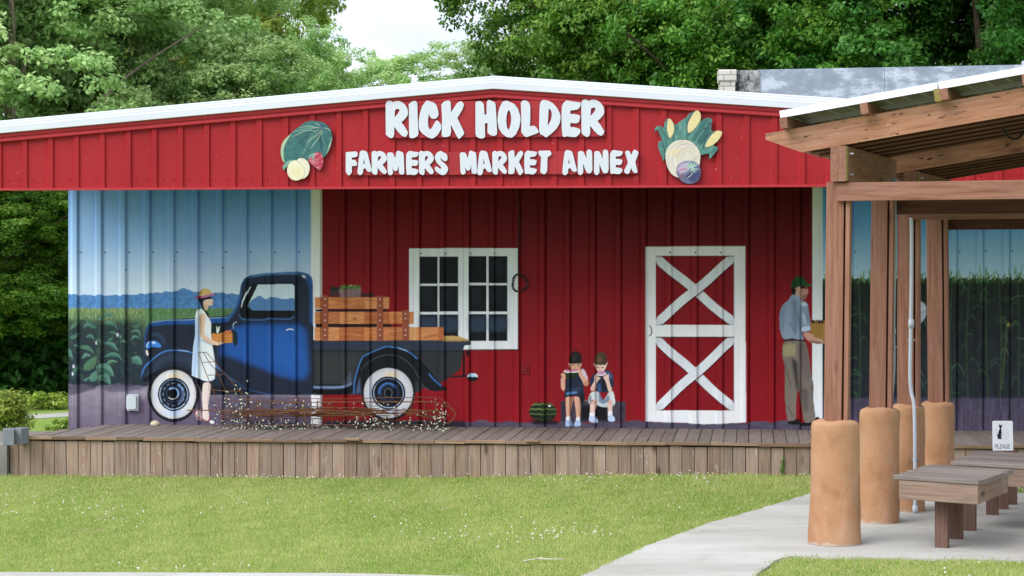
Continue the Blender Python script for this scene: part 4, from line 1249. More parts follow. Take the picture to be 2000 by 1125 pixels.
P.fill([690, 640, 760, 645, 800, 664, 760, 680, 700, 690, 730, 665], L(150, 76, 40), None, clip=BOARDS, a=.7)
for k in range(5): P.stroke([(1840 + k * 50, 960 - k * 8), (1890 + k * 40, 930 - k * 6), (1930 + k * 30, 945)], 1.4, L(156, 78, 42), .8, 1, clip=BOARDS)
P.fill([1595, 800, 1720, 800, 1720, 1000, 1595, 1000], L(214, 166, 112), None, clip=BOARDS, a=.7)
for a, b, c in ((237, 295, 325), (1092, 305, 1188), (1490, 525, 1597)):
    P.fill([a, b + 15, a + 15, b, c - 15, b, c, b + 15, c, 1000, a, 1000], L(160, 84, 60), BOARDS, tex=.06)
    P.stroke([(c + 4, b + 20), (c + 4, 1000)], 1, L(70, 34, 28), .7, 1, clip=BOARDS)
    P.stroke([(a + 6, b + 20), (a + 6, 1000)], .8, L(188, 116, 92), .8, .8, clip=BOARDS)
    for y in ((355, 455, 600, 688, 835, 922) if b < 400 else (585, 660, 842, 920)):
        P.ell((a + c) / 2, y, 11, 10, L(222, 208, 206), None, BOARDS)
# gravel of lamps etc. stays real geometry

# --- the woman with the straw hat carrying a crate
P.plain()
DR = L(222, 231, 244)
P.fill([382.7, 619.7, 382.4, 653.8, 379, 675, 376.5, 700, 375, 720, 374.7, 733, 380, 735, 386, 737.6, 396, 743, 405.6, 745.4, 414, 744, 420, 740, 420.7, 720, 420.5, 708, 418, 692, 414.7, 672, 412.6, 652, 412.6, 629.6, 407, 619, 400, 609, 394, 602.6, 386.5, 605, 384, 611], DR, WOMAN)
P.soft([(383, 622), (388, 618), (390, 660), (385, 735), (375, 733), (378, 690)], L(150, 184, 228), 4, clip=WOMAN, a=.75)
P.stroke([(388, 660), (385, 700), (383, 735)], 2, L(160, 190, 230), .7, 2, clip=WOMAN)
P.stroke([(392, 690), (391, 738)], 2, L(176, 200, 232), .6, 2, clip=WOMAN)
P.stroke([(392.5, 664), (402, 669), (414, 674)], 2.2, L(120, 172, 222), .8, 1.6, clip=WOMAN)
P.stroke([(376, 734), (395, 743), (408, 745), (420, 739)], 1.6, L(150, 170, 206), .7, 1.4, clip=WOMAN)
SKW = L(222, 192, 164)
P.zoom(350, 540, 7.03)
P.fill([462, 780, 500, 760, 545, 778, 600, 772, 640, 748, 700, 735, 715, 742, 735, 792, 735, 910, 600, 916, 500, 896, 446, 880, 444, 790], L(206, 138, 68), WCRATE)
P.fill([590, 790, 608, 782, 608, 914, 590, 914], L(150, 92, 44), None, clip=WCRATE, a=.8)
for y in (830, 872): P.stroke([(446, y), (735, y + 8)], 1, L(166, 104, 52), .6, .8, clip=WCRATE)
P.fill([596, 778, 640, 742, 706, 736, 735, 790, 660, 800], L(196, 112, 62), WCRATE)
for k in range(4): P.stroke([(600 + k * 30, 786), (660 + k * 18, 745)], 1.8, L(*((222, 150, 96), (176, 98, 56))[k % 2]), .8, 1, clip=WCRATE)
P.fill([455, 775, 450, 700, 480, 640, 540, 630, 590, 665, 610, 720, 590, 775, 540, 785, 480, 782], L(24, 44, 40), WCRATE, sm=1)
P.fill([512, 690, 528, 680, 540, 730, 556, 680, 568, 690, 560, 740, 545, 778, 520, 775], L(214, 220, 214), WCRATE)
P.fill([712, 742, 760, 738, 795, 770, 802, 860, 795, 950, 775, 935, 762, 980, 755, 920, 738, 900, 738, 800], L(26, 46, 50), WCRATE, sm=1)
P.fill([270, 535, 300, 505, 332, 498, 362, 540, 368, 580, 352, 680, 345, 785, 400, 838, 460, 878, 530, 893, 600, 896, 622, 908, 600, 925, 545, 946, 470, 942, 380, 912, 312, 862, 282, 800, 280, 640], SKW, WOMAN, sm=1)
P.soft([(275, 540), (310, 520), (318, 640), (310, 800), (284, 790)], L(182, 146, 112), 3, clip=WOMAN, a=.7)
P.soft([(320, 850), (400, 880), (470, 920), (440, 935), (340, 890)], L(188, 148, 124), 2.4, clip=WOMAN, a=.6)
for k in range(4): P.stroke([(530 + k * 6, 905 + k * 9), (580 + k * 4, 898 + k * 8), (612 - k * 10, 902 + k * 8)], .9, L(176, 130, 108), .6, .8, clip=WOMAN)
P.fill([334, 322, 460, 305, 464, 325, 472, 345, 460, 356, 465, 372, 458, 392, 440, 406, 402, 392, 398, 440, 372, 468, 345, 445, 330, 400], SKW, WOMAN, sm=1)
P.soft([(335, 360), (380, 390), (400, 440), (370, 466), (335, 410)], L(196, 154, 128), 3, clip=WOMAN, a=.7)
P.stroke([(446, 366), (464, 368)], 1.1, L(176, 92, 88), .9, .8, clip=WOMAN)
P.fill([262, 300, 300, 285, 440, 275, 462, 300, 420, 306, 360, 318, 334, 322, 326, 350, 332, 400, 350, 450, 372, 478, 398, 500, 412, 535, 408, 562, 384, 545, 360, 500, 330, 460, 300, 400, 280, 350], L(30, 26, 30), WOMAN, sm=1)
P.fill([268, 272, 276, 215, 305, 175, 355, 160, 405, 168, 432, 200, 446, 245, 360, 258], L(224, 196, 118), WOMAN, sm=1)
for k in range(6): P.stroke([(275 + k, 250 - k * 14), (350, 238 - k * 13), (438 - k * 4, 236 - k * 11)], .8, L(168, 132, 70), .7, .7, clip=WOMAN)
P.soft([(280, 200), (310, 175), (305, 250), (272, 262)], L(160, 122, 66), 2.4, clip=WOMAN, a=.7)
P.fill([208, 302, 240, 286, 270, 268, 360, 252, 450, 234, 508, 252, 480, 262, 440, 266, 380, 285, 300, 298], L(190, 120, 156), WOMAN)
P.fill([208, 302, 240, 286, 268, 270, 310, 268, 300, 298], L(160, 40, 66), None, clip=WOMAN)
P.zoom(260, 660, 6.25)
P.fill([856, 540, 952, 540, 945, 640, 935, 705, 920, 800, 916, 868, 932, 960, 925, 1000, 905, 1022, 870, 1012, 842, 985, 850, 900, 848, 820, 838, 720, 845, 620], L(226, 210, 200), WOMAN, sm=1)
P.soft([(920, 560), (950, 560), (932, 720), (918, 850), (905, 820)], L(178, 156, 154), 3, clip=WOMAN, a=.7)
P.fill([770, 900, 800, 880, 825, 885, 832, 960, 840, 1000, 812, 1012, 785, 975, 762, 935], L(206, 188, 184), WOMAN, sm=1)
P.stroke([(745, 880), (790, 960), (830, 990)], 2, L(150, 44, 64), .9, 1, own=WOMAN)
P.stroke([(842, 985), (900, 1015), (935, 990), (930, 965), (950, 1010)], 2, L(150, 44, 64), .9, 1, own=WOMAN)
P.fill([930, 1010, 960, 1005, 995, 1020, 992, 1045, 945, 1048], L(232, 228, 226), WOMAN, sm=1)
# ------------------------------------------------------------------ the market building
XL = onY(133.5, 600, YW).x                 # corner of the wall
XT1, XT2 = onY(612, 600, YW).x, onY(1604, 600, YW).x
XR = 7.4
zfb = onY(50, 372, YF).z                   # lower edge of the gable fascia
XA, ZA = onY(965, 175, YF).x, onY(965, 175, YF).z       # ridge, at the top of the red sheet
lft, rgt = onY(0, 262, YF), onY(1590, 216, YF)
SL = (ZA - lft.z) / (XA - lft.x)
SR = (rgt.z - ZA) / (rgt.x - XA)
XG0, XG1 = -8.85, 9.6                       # eaves


def gable(X): return np.where(np.asarray(X) < XA, ZA + (np.asarray(X) - XA) * SL, ZA + (np.asarray(X) - XA) * SR)


barn = thing('market_building', (0, 0, 0), 'red metal market hall with white roof edge and a farm mural under its porch', 'building')
yw = lambda X, Z: YW - rib(X, X0_WALL)


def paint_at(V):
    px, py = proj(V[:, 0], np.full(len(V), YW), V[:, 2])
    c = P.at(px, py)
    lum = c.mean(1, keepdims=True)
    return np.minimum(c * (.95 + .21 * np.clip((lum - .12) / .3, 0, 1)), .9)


ZB = onY(900, 846, YW).z                   # hidden just behind the deck
def wall_part(a, b, step, name, label):
    zt = float(min(gable(a), gable(b))) - .05
    zmid = onY(900, 366, YW).z + .02
    XS = np.array(sorted(set(np.round(list(np.arange(a, b, step)) + [b] + rib_breaks(a, b, X0_WALL), 5))))
    ZS = np.concatenate([np.arange(ZB - .35 if a < -5 else ZB, zmid, step), [zmid, zt]])
    me = grid(XS, ZS, yw, None, paint_at, name)
    o = link(name, me, M['paint'], barn)
    o['label'] = label
    return o


wall_part(XL, XT1, .0075, 'mural_wall', 'ribbed wall painted with sky, far woods and tall corn plants')
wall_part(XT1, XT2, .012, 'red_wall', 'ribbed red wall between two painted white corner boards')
wall_part(XT2, XR, .0085, 'corn_wall', 'ribbed wall painted with blue sky over a dark cornfield')


def decal(own, name, label, parent=None, off=.003, step=.0062):
    jj, ii = np.nonzero(P.o == own)
    x0, x1 = ii.min() / P.k + P.x0 - 1, ii.max() / P.k + P.x0 + 2
    y0, y1 = jj.min() / P.k + P.y0 - 1, jj.max() / P.k + P.y0 + 2
    a, b = onY(x0, y0, YW), onY(x1, y1, YW)
    z0, z1 = min(onY(x0, y1, YW).z, b.z), max(a.z, onY(x1, y0, YW).z)
    XS = np.array(sorted(set(np.round(list(np.arange(a.x, b.x, step)) + rib_breaks(a.x, b.x, X0_WALL), 5))))
    ZS = np.arange(z0, z1, step)
    cx, cz = (XS[:-1] + XS[1:]) / 2, (ZS[:-1] + ZS[1:]) / 2
    GX, GZ = np.meshgrid(cx, cz)
    px, py = proj(GX, np.full(GX.shape, YW), GZ)
    keep = P.own_at(px, py) == own
    me = grid(XS, ZS, lambda X, Z: yw(X, Z) - off, keep, paint_at, name)
    o = link(name, me, M['paint'], parent or barn)
    if label: o['label'] = label
    return o


truck = decal(TRUCK, 'painted_truck', 'old blue pickup truck painted on the wall')
decal(CABWIN, 'cab_window', None, truck)
decal(WHEEL1, 'wheel', None, truck)
decal(WHEEL2, 'wheel', None, truck)
decal(BOARDS, 'stake_side', None, truck)
decal(BASKET, 'basket', 'painted baskets of apples on top of the truck boards', truck)
wm = decal(WOMAN, 'painted_woman', 'painted woman in a white dress and straw hat')
decal(WCRATE, 'crate', 'painted wooden crate of vegetables', wm)
decal(WINDOW, 'painted_window', 'painted white window with twelve dark panes')
decal(DOOR, 'painted_door', 'painted red barn door with white crosses')
decal(KID1, 'painted_child', 'painted black haired child in striped sleeves eating melon')
decal(KID2, 'painted_child', 'painted brown haired child in a blue shirt eating melon')
decal(MELON, 'painted_watermelon', 'painted striped watermelon')
decal(BENCH, 'painted_bench', 'painted low dark bench')
mn = decal(MAN, 'painted_man', 'painted man in a green cap and rolled shirt sleeves')
decal(MBASKET, 'basket', 'painted bushel basket', mn)
decal(PICKER, 'painted_man', 'painted elbow of a man stooping in the corn')

# --- gable fascia of ribbed sheet
zf1 = zfb + .012
XS = sorted(set([XG0, XG1, XA] + rib_breaks(XG0, XG1, X0_FAS)))
m = MB()
for i in range(len(XS) - 1):
    a, b = XS[i], XS[i + 1]
    ya, yb = YF - float(rib(a + 1e-6, X0_FAS)), YF - float(rib(b - 1e-6, X0_FAS))
    za, zb = float(gable(a)), float(gable(b))
    nz = 5
    pa = [(a, ya, zf1 + (za - zf1) * k / nz) for k in range(nz + 1)]
    pb = [(b, yb, zf1 + (zb - zf1) * k / nz) for k in range(nz + 1)]
    for k in range(nz): m.add([pa[k], pb[k], pb[k + 1], pa[k + 1]], [(0, 1, 2, 3)])
for x in XS:                      # fastener heads along the lower edge and under the trim
    if abs(float(rib(x - 1e-4, X0_FAS))) < 1e-3 and float(rib(x + .01, X0_FAS)) > 1e-3 and XG0 + .1 < x < XG1 - .3:
        for dx, z in ((-.03, zfb + .115), (.15, zfb + .115)):
            m.box((x + dx, YF - .004, z + .003 * math.sin(x * 9)), .013, .009, .013, t=.5)
m.build('gable_fascia', M['red'], barn, fix=False)
m = MB()
m.beam((XG0, YF - .012, zfb + .012), (XG1, YF - .012, zfb + .012), .1, .026)
m.build('drip_edge', M['red_trim'], barn)


def rake(prof, name, mat):
    """moulding that follows the gable; prof = (out from the wall, up from the red edge)"""
    m = MB()
    stations = [XG0, XA, XG1]
    n = len(prof)
    vs = []
    for X in stations:
        for o_, u_ in prof: vs.append((X, YF - o_, float(gable(X)) + u_))
    fs = []
    for k in range(2):
        for i in range(n): fs.append((k * n + i, k * n + (i + 1) % n, (k + 1) * n + (i + 1) % n, (k + 1) * n + i))
    fs += [tuple(range(n)), tuple(range(2 * n, 3 * n))[::-1]]
    m.add(vs, fs)
    return m.build(name, mat, barn)


rake([(0, -.095), (.05, -.095), (.056, -.088), (.056, -.06), (.044, -.054), (.044, -.046), (.062, -.040), (.066, -.002), (.0, -.002)], 'eave_trim', M['red_trim'])
rake([(-.03, .0), (.095, .0), (.105, .004), (.105, .076), (.066, .092), (.070, .108), (.066, .112), (.024, .124), (.028, .142), (.02, .150), (-.03, .158)], 'roof_trim', M['white_trim'])
# roof and its underside
m = MB()
YB = YF + 7.6
for y0, y1, dz, th, nm, mt in ((YF + .03, YB, .135, .03, 'roof', 'roof'), (YF + .03, YB, -.02, .03, 'soffit', 'soffit')):
    m = MB()
    for xa, xb in ((XG0, XA), (XA, XG1)):
        za, zb = float(gable(xa)) + dz, float(gable(xb)) + dz
        vs = [(xa, y0, za), (xb, y0, zb), (xb, y1, zb), (xa, y1, za)]
        vs += [(x, y, z - th) for x, y, z in vs]
        m.add(vs, [(0, 1, 2, 3), (7, 6, 5, 4), (0, 4, 5, 1), (1, 5, 6, 2), (2, 6, 7, 3), (3, 7, 4, 0)])
    m.build(nm, M[mt], barn)
# inner side of the fascia, end and back walls
m = MB()
m.add([(XG0, YF + .04, zfb), (XG1, YF + .04, zfb), (XG1, YF + .04, float(gable(XG1)) - .06), (XA, YF + .04, ZA - .06), (XG0, YF + .04, float(gable(XG0)) - .06)], [(0, 1, 2, 3, 4)])
m.build('fascia_back', M['soffit'], barn, fix=False)
m = MB()
zt = float(gable(XL)) - .06
m.add([(XL, YW - .001, ZB - .35), (XL, YB - .3, ZB - .35), (XL, YB - .3, zt), (XL, YW - .001, zt)], [(0, 1, 2, 3)])
m.add([(XL, YB - .3, 0), (XG1 - .4, YB - .3, 0), (XG1 - .4, YB - .3, float(gable(XG1 - .4)) - .06), (XA, YB - .3, ZA - .06), (XL, YB - .3, zt)], [(0, 1, 2, 3, 4)])
m.build('side_wall', M['side'], barn, fix=False)

# --- lettering, traced stroke by stroke
GL = {
 'R': ([[110,150,125,118,150,100,180,97,205,105,225,125,260,105,320,100,370,117,415,152,447,195,465,235,475,290,470,325,452,360,410,410,365,447,420,520,478,620,445,680,420,688,370,665,310,600,250,520,250,640,235,690,205,710,160,690,115,650,112,400]], [[262,245,300,230,335,235,335,265,310,310,255,370]]),
 'I': ([[480,160,540,110,600,98,625,140,632,400,645,640,620,680,560,708,510,705,495,680,490,400,490,190]], []),
 'C': ([[770,100,800,93,830,110,850,115,890,125,920,150,945,190,970,300,965,345,930,385,880,395,840,370,820,330,820,285,808,340,797,420,800,500,815,550,830,565,860,545,900,470,935,415,970,435,1015,490,1010,560,960,650,900,700,860,713,800,695,720,640,665,580,650,520,650,420,670,300,710,180]], []),
 'K': ([[1018,160,1060,110,1130,92,1165,110,1172,200,1170,290,1220,220,1270,140,1330,103,1365,125,1385,160,1360,240,1275,380,1320,470,1390,620,1370,660,1310,718,1285,705,1250,640,1170,480,1175,600,1160,665,1120,685,1050,690,1022,670,1030,400]], []),
 'H': ([[1575,120,1620,105,1670,110,1705,150,1715,230,1718,325,1755,325,1755,200,1760,110,1790,83,1830,100,1890,125,1900,180,1910,350,1925,620,1915,655,1870,672,1820,660,1770,620,1770,540,1772,458,1725,465,1728,600,1730,690,1690,712,1640,710,1590,680,1575,640,1575,400]], []),
 'O': ([[180,115,245,95,300,120,370,150,430,230,465,340,473,410,450,530,400,640,340,695,300,697,240,685,170,630,120,550,97,420,110,290,140,190]], [[280,245,305,280,323,370,318,460,300,530,277,578,250,530,238,440,243,350,260,280]]),
 'L': ([[478,125,520,92,570,97,610,130,630,190,630,400,622,515,680,503,730,530,765,590,765,612,740,630,640,665,570,690,530,670,485,610,487,400]], []),
 'D': ([[785,180,795,130,815,95,850,85,930,100,1000,140,1070,220,1115,310,1125,380,1110,460,1060,550,990,620,900,690,875,692,840,660,795,645,777,590,778,400]], [[930,225,960,240,980,290,982,350,965,420,910,515,920,400]]),
 'E': ([[1145,190,1175,130,1220,92,1290,105,1440,125,1452,140,1445,190,1410,235,1350,250,1280,255,1283,315,1350,315,1430,335,1443,350,1435,400,1420,450,1380,465,1280,460,1283,530,1350,530,1440,560,1447,590,1430,640,1380,685,1330,690,1220,675,1185,690,1155,670,1145,550,1140,350]], []),
 'F': ([[103,115,240,105,258,130,255,165,230,180,180,185,178,215,225,215,252,260,245,290,220,295,180,293,182,380,150,418,130,410,103,375]], []),
 'A': ([[285,120,300,95,330,92,375,108,385,130,415,250,440,350,435,365,405,375,375,355,360,320,330,330,325,390,295,415,265,405,255,375,270,220]], [[340,195,350,262,328,268]]),
 'M': ([[640,135,660,118,700,120,720,130,745,200,765,105,785,95,850,120,858,180,865,390,850,405,815,405,795,385,790,270,780,340,760,362,735,360,715,330,703,270,718,390,690,418,660,405,650,380,645,250]], []),
 'S': ([[1335,97,1380,120,1420,145,1427,185,1425,215,1410,232,1380,230,1350,205,1338,180,1335,205,1350,230,1400,270,1435,320,1430,360,1400,405,1360,415,1310,390,1265,350,1262,310,1285,300,1330,333,1350,325,1340,305,1300,265,1265,210,1262,170,1290,120]], []),
 'T': ([[652,105,665,95,800,90,820,120,815,150,770,170,768,250,765,350,740,388,715,388,680,365,690,165,665,155]], []),
 'N': ([[1155,110,1180,95,1215,100,1235,130,1262,200,1262,100,1285,75,1325,90,1333,140,1335,340,1315,375,1280,380,1250,340,1218,250,1220,370,1190,402,1160,390,1150,350]], []),
 'X': ([[1747,110,1765,92,1800,95,1828,150,1850,90,1870,78,1915,105,1915,130,1875,235,1905,355,1895,375,1865,372,1838,345,1825,305,1800,375,1775,390,1740,365,1735,345,1785,245]], []),
}


def prs(f): return list(zip(f[0::2], f[1::2]))


def roundpoly(p, hole=False):
    out = []
    n = len(p)
    for i in range(n):
        a, b, c = Vector(p[i - 1]), Vector(p[i]), Vector(p[(i + 1) % n])
        la, lc = (a - b).length, (c - b).length
        r = min(14 if not hole else 6, la * .42, lc * .42)
        p0, p1 = b + (a - b).normalized() * r, b + (c - b).normalized() * r
        for t in (0, .33, .67, 1): out.append(tuple((1 - t) ** 2 * p0 + 2 * t * (1 - t) * b + t * t * p1))
    return out


def letter(ch, box, yfront, thick, parent):
    """one raised letter filling the pixel box (x0, x1, y0, y1) of the photograph"""
    outs, holes = GL[ch]
    pts = prs(outs[0])
    x0, x1 = min(p[0] for p in pts), max(p[0] for p in pts)
    y0, y1 = min(p[1] for p in pts), max(p[1] for p in pts)

    def w(p):
        px = box[0] + (p[0] - x0) / (x1 - x0) * (box[1] - box[0])
        py = box[2] + (p[1] - y0) / (y1 - y0) * (box[3] - box[2])
        return onY(px, py, yfront)
    cu = bpy.data.curves.new('letter', 'CURVE')
    cu.dimensions = '2D'
    cu.fill_mode = 'BOTH'
    for loop, h in [(roundpoly(pts), False)] + [(roundpoly(prs(q), True), True) for q in holes]:
        W = [w(p) for p in loop]
        sp = cu.splines.new('POLY')
        sp.points.add(len(W) - 1)
        for q, v in zip(sp.points, W): q.co = (v.x, v.z, 0, 1)
        sp.use_cyclic_u = True
    cu.extrude = thick / 2
    cu.bevel_depth = .001
    tmp = bpy.data.objects.new('letter', cu)
    me = bpy.data.meshes.new_from_object(tmp)
    bpy.data.objects.remove(tmp)
    bpy.data.curves.remove(cu)
    me.transform(Matrix(((1, 0, 0, 0), (0, 0, -1, yfront + thick / 2), (0, 1, 0, 0), (0, 0, 0, 1))))
    me.name = 'letter'
    me.materials.clear()
    me.materials.append(M['white_letter'])
    me.materials.append(M['letter_edge'])
    for pl_ in me.polygons: pl_.material_index = 0 if pl_.normal.y < -.6 else 1
    return link('letter', me, M['white_letter'], parent)


def Zb(zx, zy, f, a, b, c, d): return (zx + a / f, zx + b / f, zy + c / f, zy + d / f)


YBRD = YF - RH - .016                      # face of the boards the letters stand on
YLET = YBRD - .02


def board(px0, px1, py0, py1, parent, seams=()):
    m = MB()
    a, b = onY(px0, py0, YBRD), onY(px1, py1, YBRD)
    za, zb = onY((px0 + px1) / 2, py0, YBRD).z, onY((px0 + px1) / 2, py1, YBRD).z
    cuts = [a.x] + [onY(s_, py0, YBRD).x for s_ in seams] + [b.x]
    for i in range(len(cuts) - 1):
        xa, xb = cuts[i] + .001, cuts[i + 1] - .001
        m.beam((xa, YBRD + .007, (za + zb) / 2), (xb, YBRD + .007, (za + zb) / 2), .014, za - zb, up=(0, 0, 1))
    o = m.build('backing_board', M['board'], parent)
    return o


sg = thing('name_sign', (onY(965, 230, YBRD).x, YBRD, onY(965, 230, YBRD).z), 'larger upper line of raised white brush letters high on the red gable', 'sign', 'raised letter signs on the gable')
board(755, 1182, 197, 268, sg, (928, 1089))
f = 8.333
for ch, zx, bx in (('R', 740, (110, 478, 97, 710)), ('I', 740, (480, 645, 98, 708)), ('C', 740, (650, 1016, 93, 713)), ('K', 740, (1018, 1390, 92, 718)), ('H', 740, (1573, 1925, 83, 712)),
                   ('O', 960, (97, 473, 95, 697)), ('L', 960, (478, 765, 92, 690)), ('D', 960, (777, 1125, 85, 692)), ('E', 960, (1140, 1452, 92, 690)), ('R', 960, (1462, 1838, 77, 690))):
    letter(ch, (zx + bx[0] / f, zx + bx[1] / f, 185 + bx[2] / f, 185 + bx[3] / f), YLET, .02, sg)
sg2 = thing('market_sign', (onY(965, 318, YBRD).x, YBRD, onY(965, 318, YBRD).z), 'smaller lower line of raised white brush letters on the red gable', 'sign', 'raised letter signs on the gable')
board(676, 1247, 296, 341, sg2, (876, 1089))
for zx, f, line in ((660, 6.667, [('F', 103, 258, 105, 418), ('A', 255, 440, 92, 415), ('R', 440, 640, 98, 412), ('M', 640, 865, 95, 418), ('E', 887, 1050, 98, 412), ('R', 1055, 1250, 98, 415), ('S', 1262, 1435, 97, 415), ('M', 1587, 1810, 95, 410), ('A', 1813, 2005, 94, 418)]),
                    (950, 6.4516, [('R', 75, 262, 95, 397), ('K', 275, 467, 87, 402), ('E', 478, 637, 90, 390), ('T', 652, 820, 90, 388), ('A', 957, 1140, 85, 402), ('N', 1150, 1335, 75, 402), ('N', 1355, 1540, 75, 402), ('E', 1557, 1717, 83, 387), ('X', 1735, 1915, 78, 390)])):
    for ch, a, b, c, d in line: letter(ch, (zx + a / f, zx + b / f, 280 + c / f, 280 + d / f), YLET, .016, sg2)

# --- painted fruit and vegetable cut-outs beside the letters
Q = Painter(540, 200, 1425, 375, 6.0)
YC = YF - RH - .02
(C_MELON, C_PEACH, C_BERRY, C_LEAF, C_CORN, C_HUSK, C_TURNIP, C_BEET, C_CORN2, C_CORN3) = range(1, 11)
COBS = [C_CORN, C_CORN2, C_CORN3]
r3 = random.Random(11)
Q.zoom(540, 225, 8.333)
MEL = [65, 610, 75, 500, 110, 420, 180, 350, 245, 290, 300, 235, 380, 180, 450, 125, 520, 95, 600, 90, 690, 100, 770, 120, 840, 175, 890, 250, 910, 330, 900, 430, 870, 540, 830, 620, 780, 680, 700, 760, 300, 770, 240, 740, 130, 790, 95, 740, 72, 680]
Q.fill(MEL, L(58, 112, 110), C_MELON, sm=1, tex=.25, texs=(4, 4))
Q.fill([65, 610, 75, 500, 110, 420, 180, 350, 250, 290, 180, 400, 130, 500, 110, 600, 120, 720, 140, 790, 95, 740], L(176, 192, 156), None, clip=C_MELON)
Q.fill([905, 330, 898, 430, 865, 560, 800, 670, 850, 500, 880, 420], L(158, 186, 164), None, clip=C_MELON)
top = (735, 205)
for k in range(46):
    a = r3.uniform(2.0, 4.2)
    ln = r3.uniform(.5, 1.0)
    ex, ey = 720 - 560 * math.sin(a - 1.9) * ln - 60, 200 + 560 * ln * abs(math.cos(a - 1.9)) ** .6
    if k % 3 == 0: ex, ey = 760 + r3.uniform(-40, 100), 300 + 360 * ln
    c = r3.choice([(38, 74, 88), (46, 90, 96), (92, 148, 132), (70, 128, 116), (130, 172, 156), (32, 62, 78)])
    Q.stroke([top, (top[0] * .6 + ex * .4 - 40, top[1] * .6 + ey * .4 - 20), (ex, ey)], r3.uniform(1.2, 4.2), L(*c), r3.uniform(.35, .8), 1.6, clip=C_MELON, taper=True)
for pts in ([(735, 205), (640, 200), (540, 178), (440, 190), (360, 215)], [(735, 210), (640, 260), (560, 245), (440, 262), (330, 320), (255, 350)], [(735, 210), (690, 290), (620, 350), (560, 395), (480, 440)],
            [(735, 205), (690, 160), (620, 130)], [(740, 215), (745, 280), (730, 320)], [(745, 205), (830, 220), (885, 260)], [(735, 215), (690, 360), (600, 480), (540, 560)]):
    Q.stroke(pts, 1.1, L(196, 210, 180), .8, .9, clip=C_MELON, taper=True)
Q.soft([(700, 130), (790, 150), (770, 260), (690, 240)], L(44, 70, 110), 3, clip=C_MELON, a=.6)
Q.fill([95, 850, 120, 800, 180, 745, 250, 725, 290, 728, 250, 760, 190, 820, 150, 850, 122, 912, 108, 880], L(122, 168, 148), C_LEAF, sm=1)
Q.stroke([(280, 735), (190, 790), (125, 900)], 1, L(176, 206, 176), .8, .8, clip=C_LEAF)
Q.fill([330, 730, 370, 700, 430, 698, 490, 730, 535, 790, 548, 860, 530, 950, 490, 1010, 440, 1040, 380, 1040], L(230, 224, 196), C_PEACH, sm=2)
Q.ell(320, 900, 148, 166, L(236, 228, 196), C_PEACH)
Q.ell(330, 930, 110, 110, L(232, 216, 150), None, C_PEACH, .6, feather=.9)
Q.ell(300, 800, 60, 40, L(246, 240, 214), None, C_PEACH, .6, feather=.9)
Q.stroke([(330, 745), (420, 800), (460, 890), (450, 990), (420, 1035)], 1.3, L(158, 160, 130), .75, 1.2, clip=C_PEACH)
Q.stroke([(345, 730), (420, 790), (475, 880), (470, 1000)], 1.2, L(252, 250, 240), .8, 1, clip=C_PEACH)
Q.fill([515, 740, 525, 690, 560, 650, 600, 620, 680, 595, 730, 620, 765, 690, 768, 760, 750, 850, 710, 895, 680, 885, 620, 840, 570, 800, 530, 780], L(186, 62, 84), C_BERRY, sm=2)
Q.soft([(540, 690), (600, 650), (620, 780), (570, 790)], L(206, 130, 140), 3, clip=C_BERRY, a=.6)
for k in range(70): Q.ell(r3.uniform(520, 765), r3.uniform(620, 890), 7, 10, L(*r3.choice([(226, 186, 190), (150, 36, 62), (220, 160, 170)])), None, C_BERRY, .8)
for k in range(9):
    a = r3.uniform(2.0, 5.2)
    Q.leaf(610, 620, 610 + 95 * math.cos(a), 640 + 90 * abs(math.sin(a)), 4.2, .2, L(*r3.choice([(78, 128, 122), (54, 96, 98)])), None, .9, L(140, 176, 166))
# corn, turnip and beet
Q.zoom(1270, 210, 7.033)
HUSK = [62, 352, 62, 290, 90, 258, 125, 246, 160, 262, 190, 290, 188, 240, 205, 180, 245, 140, 290, 200, 350, 245, 420, 180, 490, 145, 520, 100, 570, 65, 640, 45, 700, 120, 690, 200, 720, 165, 790, 135, 855, 160, 850, 200, 835, 250, 840, 330, 900, 320, 900, 440, 870, 530, 920, 535, 940, 570, 880, 640, 800, 728, 815, 650, 800, 632, 700, 655, 640, 680, 300, 680, 200, 640, 195, 720, 180, 752, 150, 660, 108, 560, 105, 490, 130, 455, 165, 470, 130, 380, 105, 300, 80, 320]
Q.fill(HUSK, L(84, 136, 126), C_HUSK, sm=1, tex=.2, texs=(4, 4))
for k in range(150):
    x, y = r3.uniform(80, 900), r3.uniform(100, 640)
    dx, dy = (x - 450) * .35, -110
    Q.leaf(x - dx * .3, y + 60, x + dx, y + dy, r3.uniform(2, 5), r3.uniform(-.2, .2), L(*r3.choice([(60, 108, 106), (104, 156, 140), (54, 92, 98), (126, 174, 154), (76, 128, 116)])), None, .45)
# keep only the husk's own outline
Q.stroke([(640, 50), (540, 150), (510, 260), (520, 380)], 2.2, L(44, 78, 88), .8, 2, clip=C_HUSK)
Q.fill([700, 170, 790, 140, 850, 165, 830, 240, 760, 320, 640, 460, 560, 460, 600, 380, 680, 260], L(58, 110, 104), None, clip=C_HUSK, sm=1)
Q.fill([780, 230, 835, 250, 820, 330, 720, 520, 660, 500, 640, 460, 720, 330], L(52, 100, 98), None, clip=C_HUSK, sm=1)
Q.stroke([(845, 170), (800, 200), (740, 300), (640, 440)], 1.6, L(124, 170, 156), .7, 1.6, clip=C_HUSK)
Q.stroke([(830, 340), (780, 400), (740, 500), (730, 560)], 3, L(40, 66, 82), .8, 2.4, clip=C_HUSK)
Q.stroke([(770, 275), (735, 300)], 2, L(24, 36, 40), .9, 1, clip=C_HUSK)
Q.stroke([(790, 205), (840, 245)], 1.6, L(70, 30, 34), .9, 1, clip=C_HUSK)
Q.stroke([(130, 265), (190, 340), (215, 440), (225, 540)], 2.6, L(58, 104, 100), .8, 2, clip=C_HUSK)
Q.stroke([(165, 470), (195, 560), (195, 640)], 2.2, L(50, 92, 92), .8, 1.6, clip=C_HUSK)
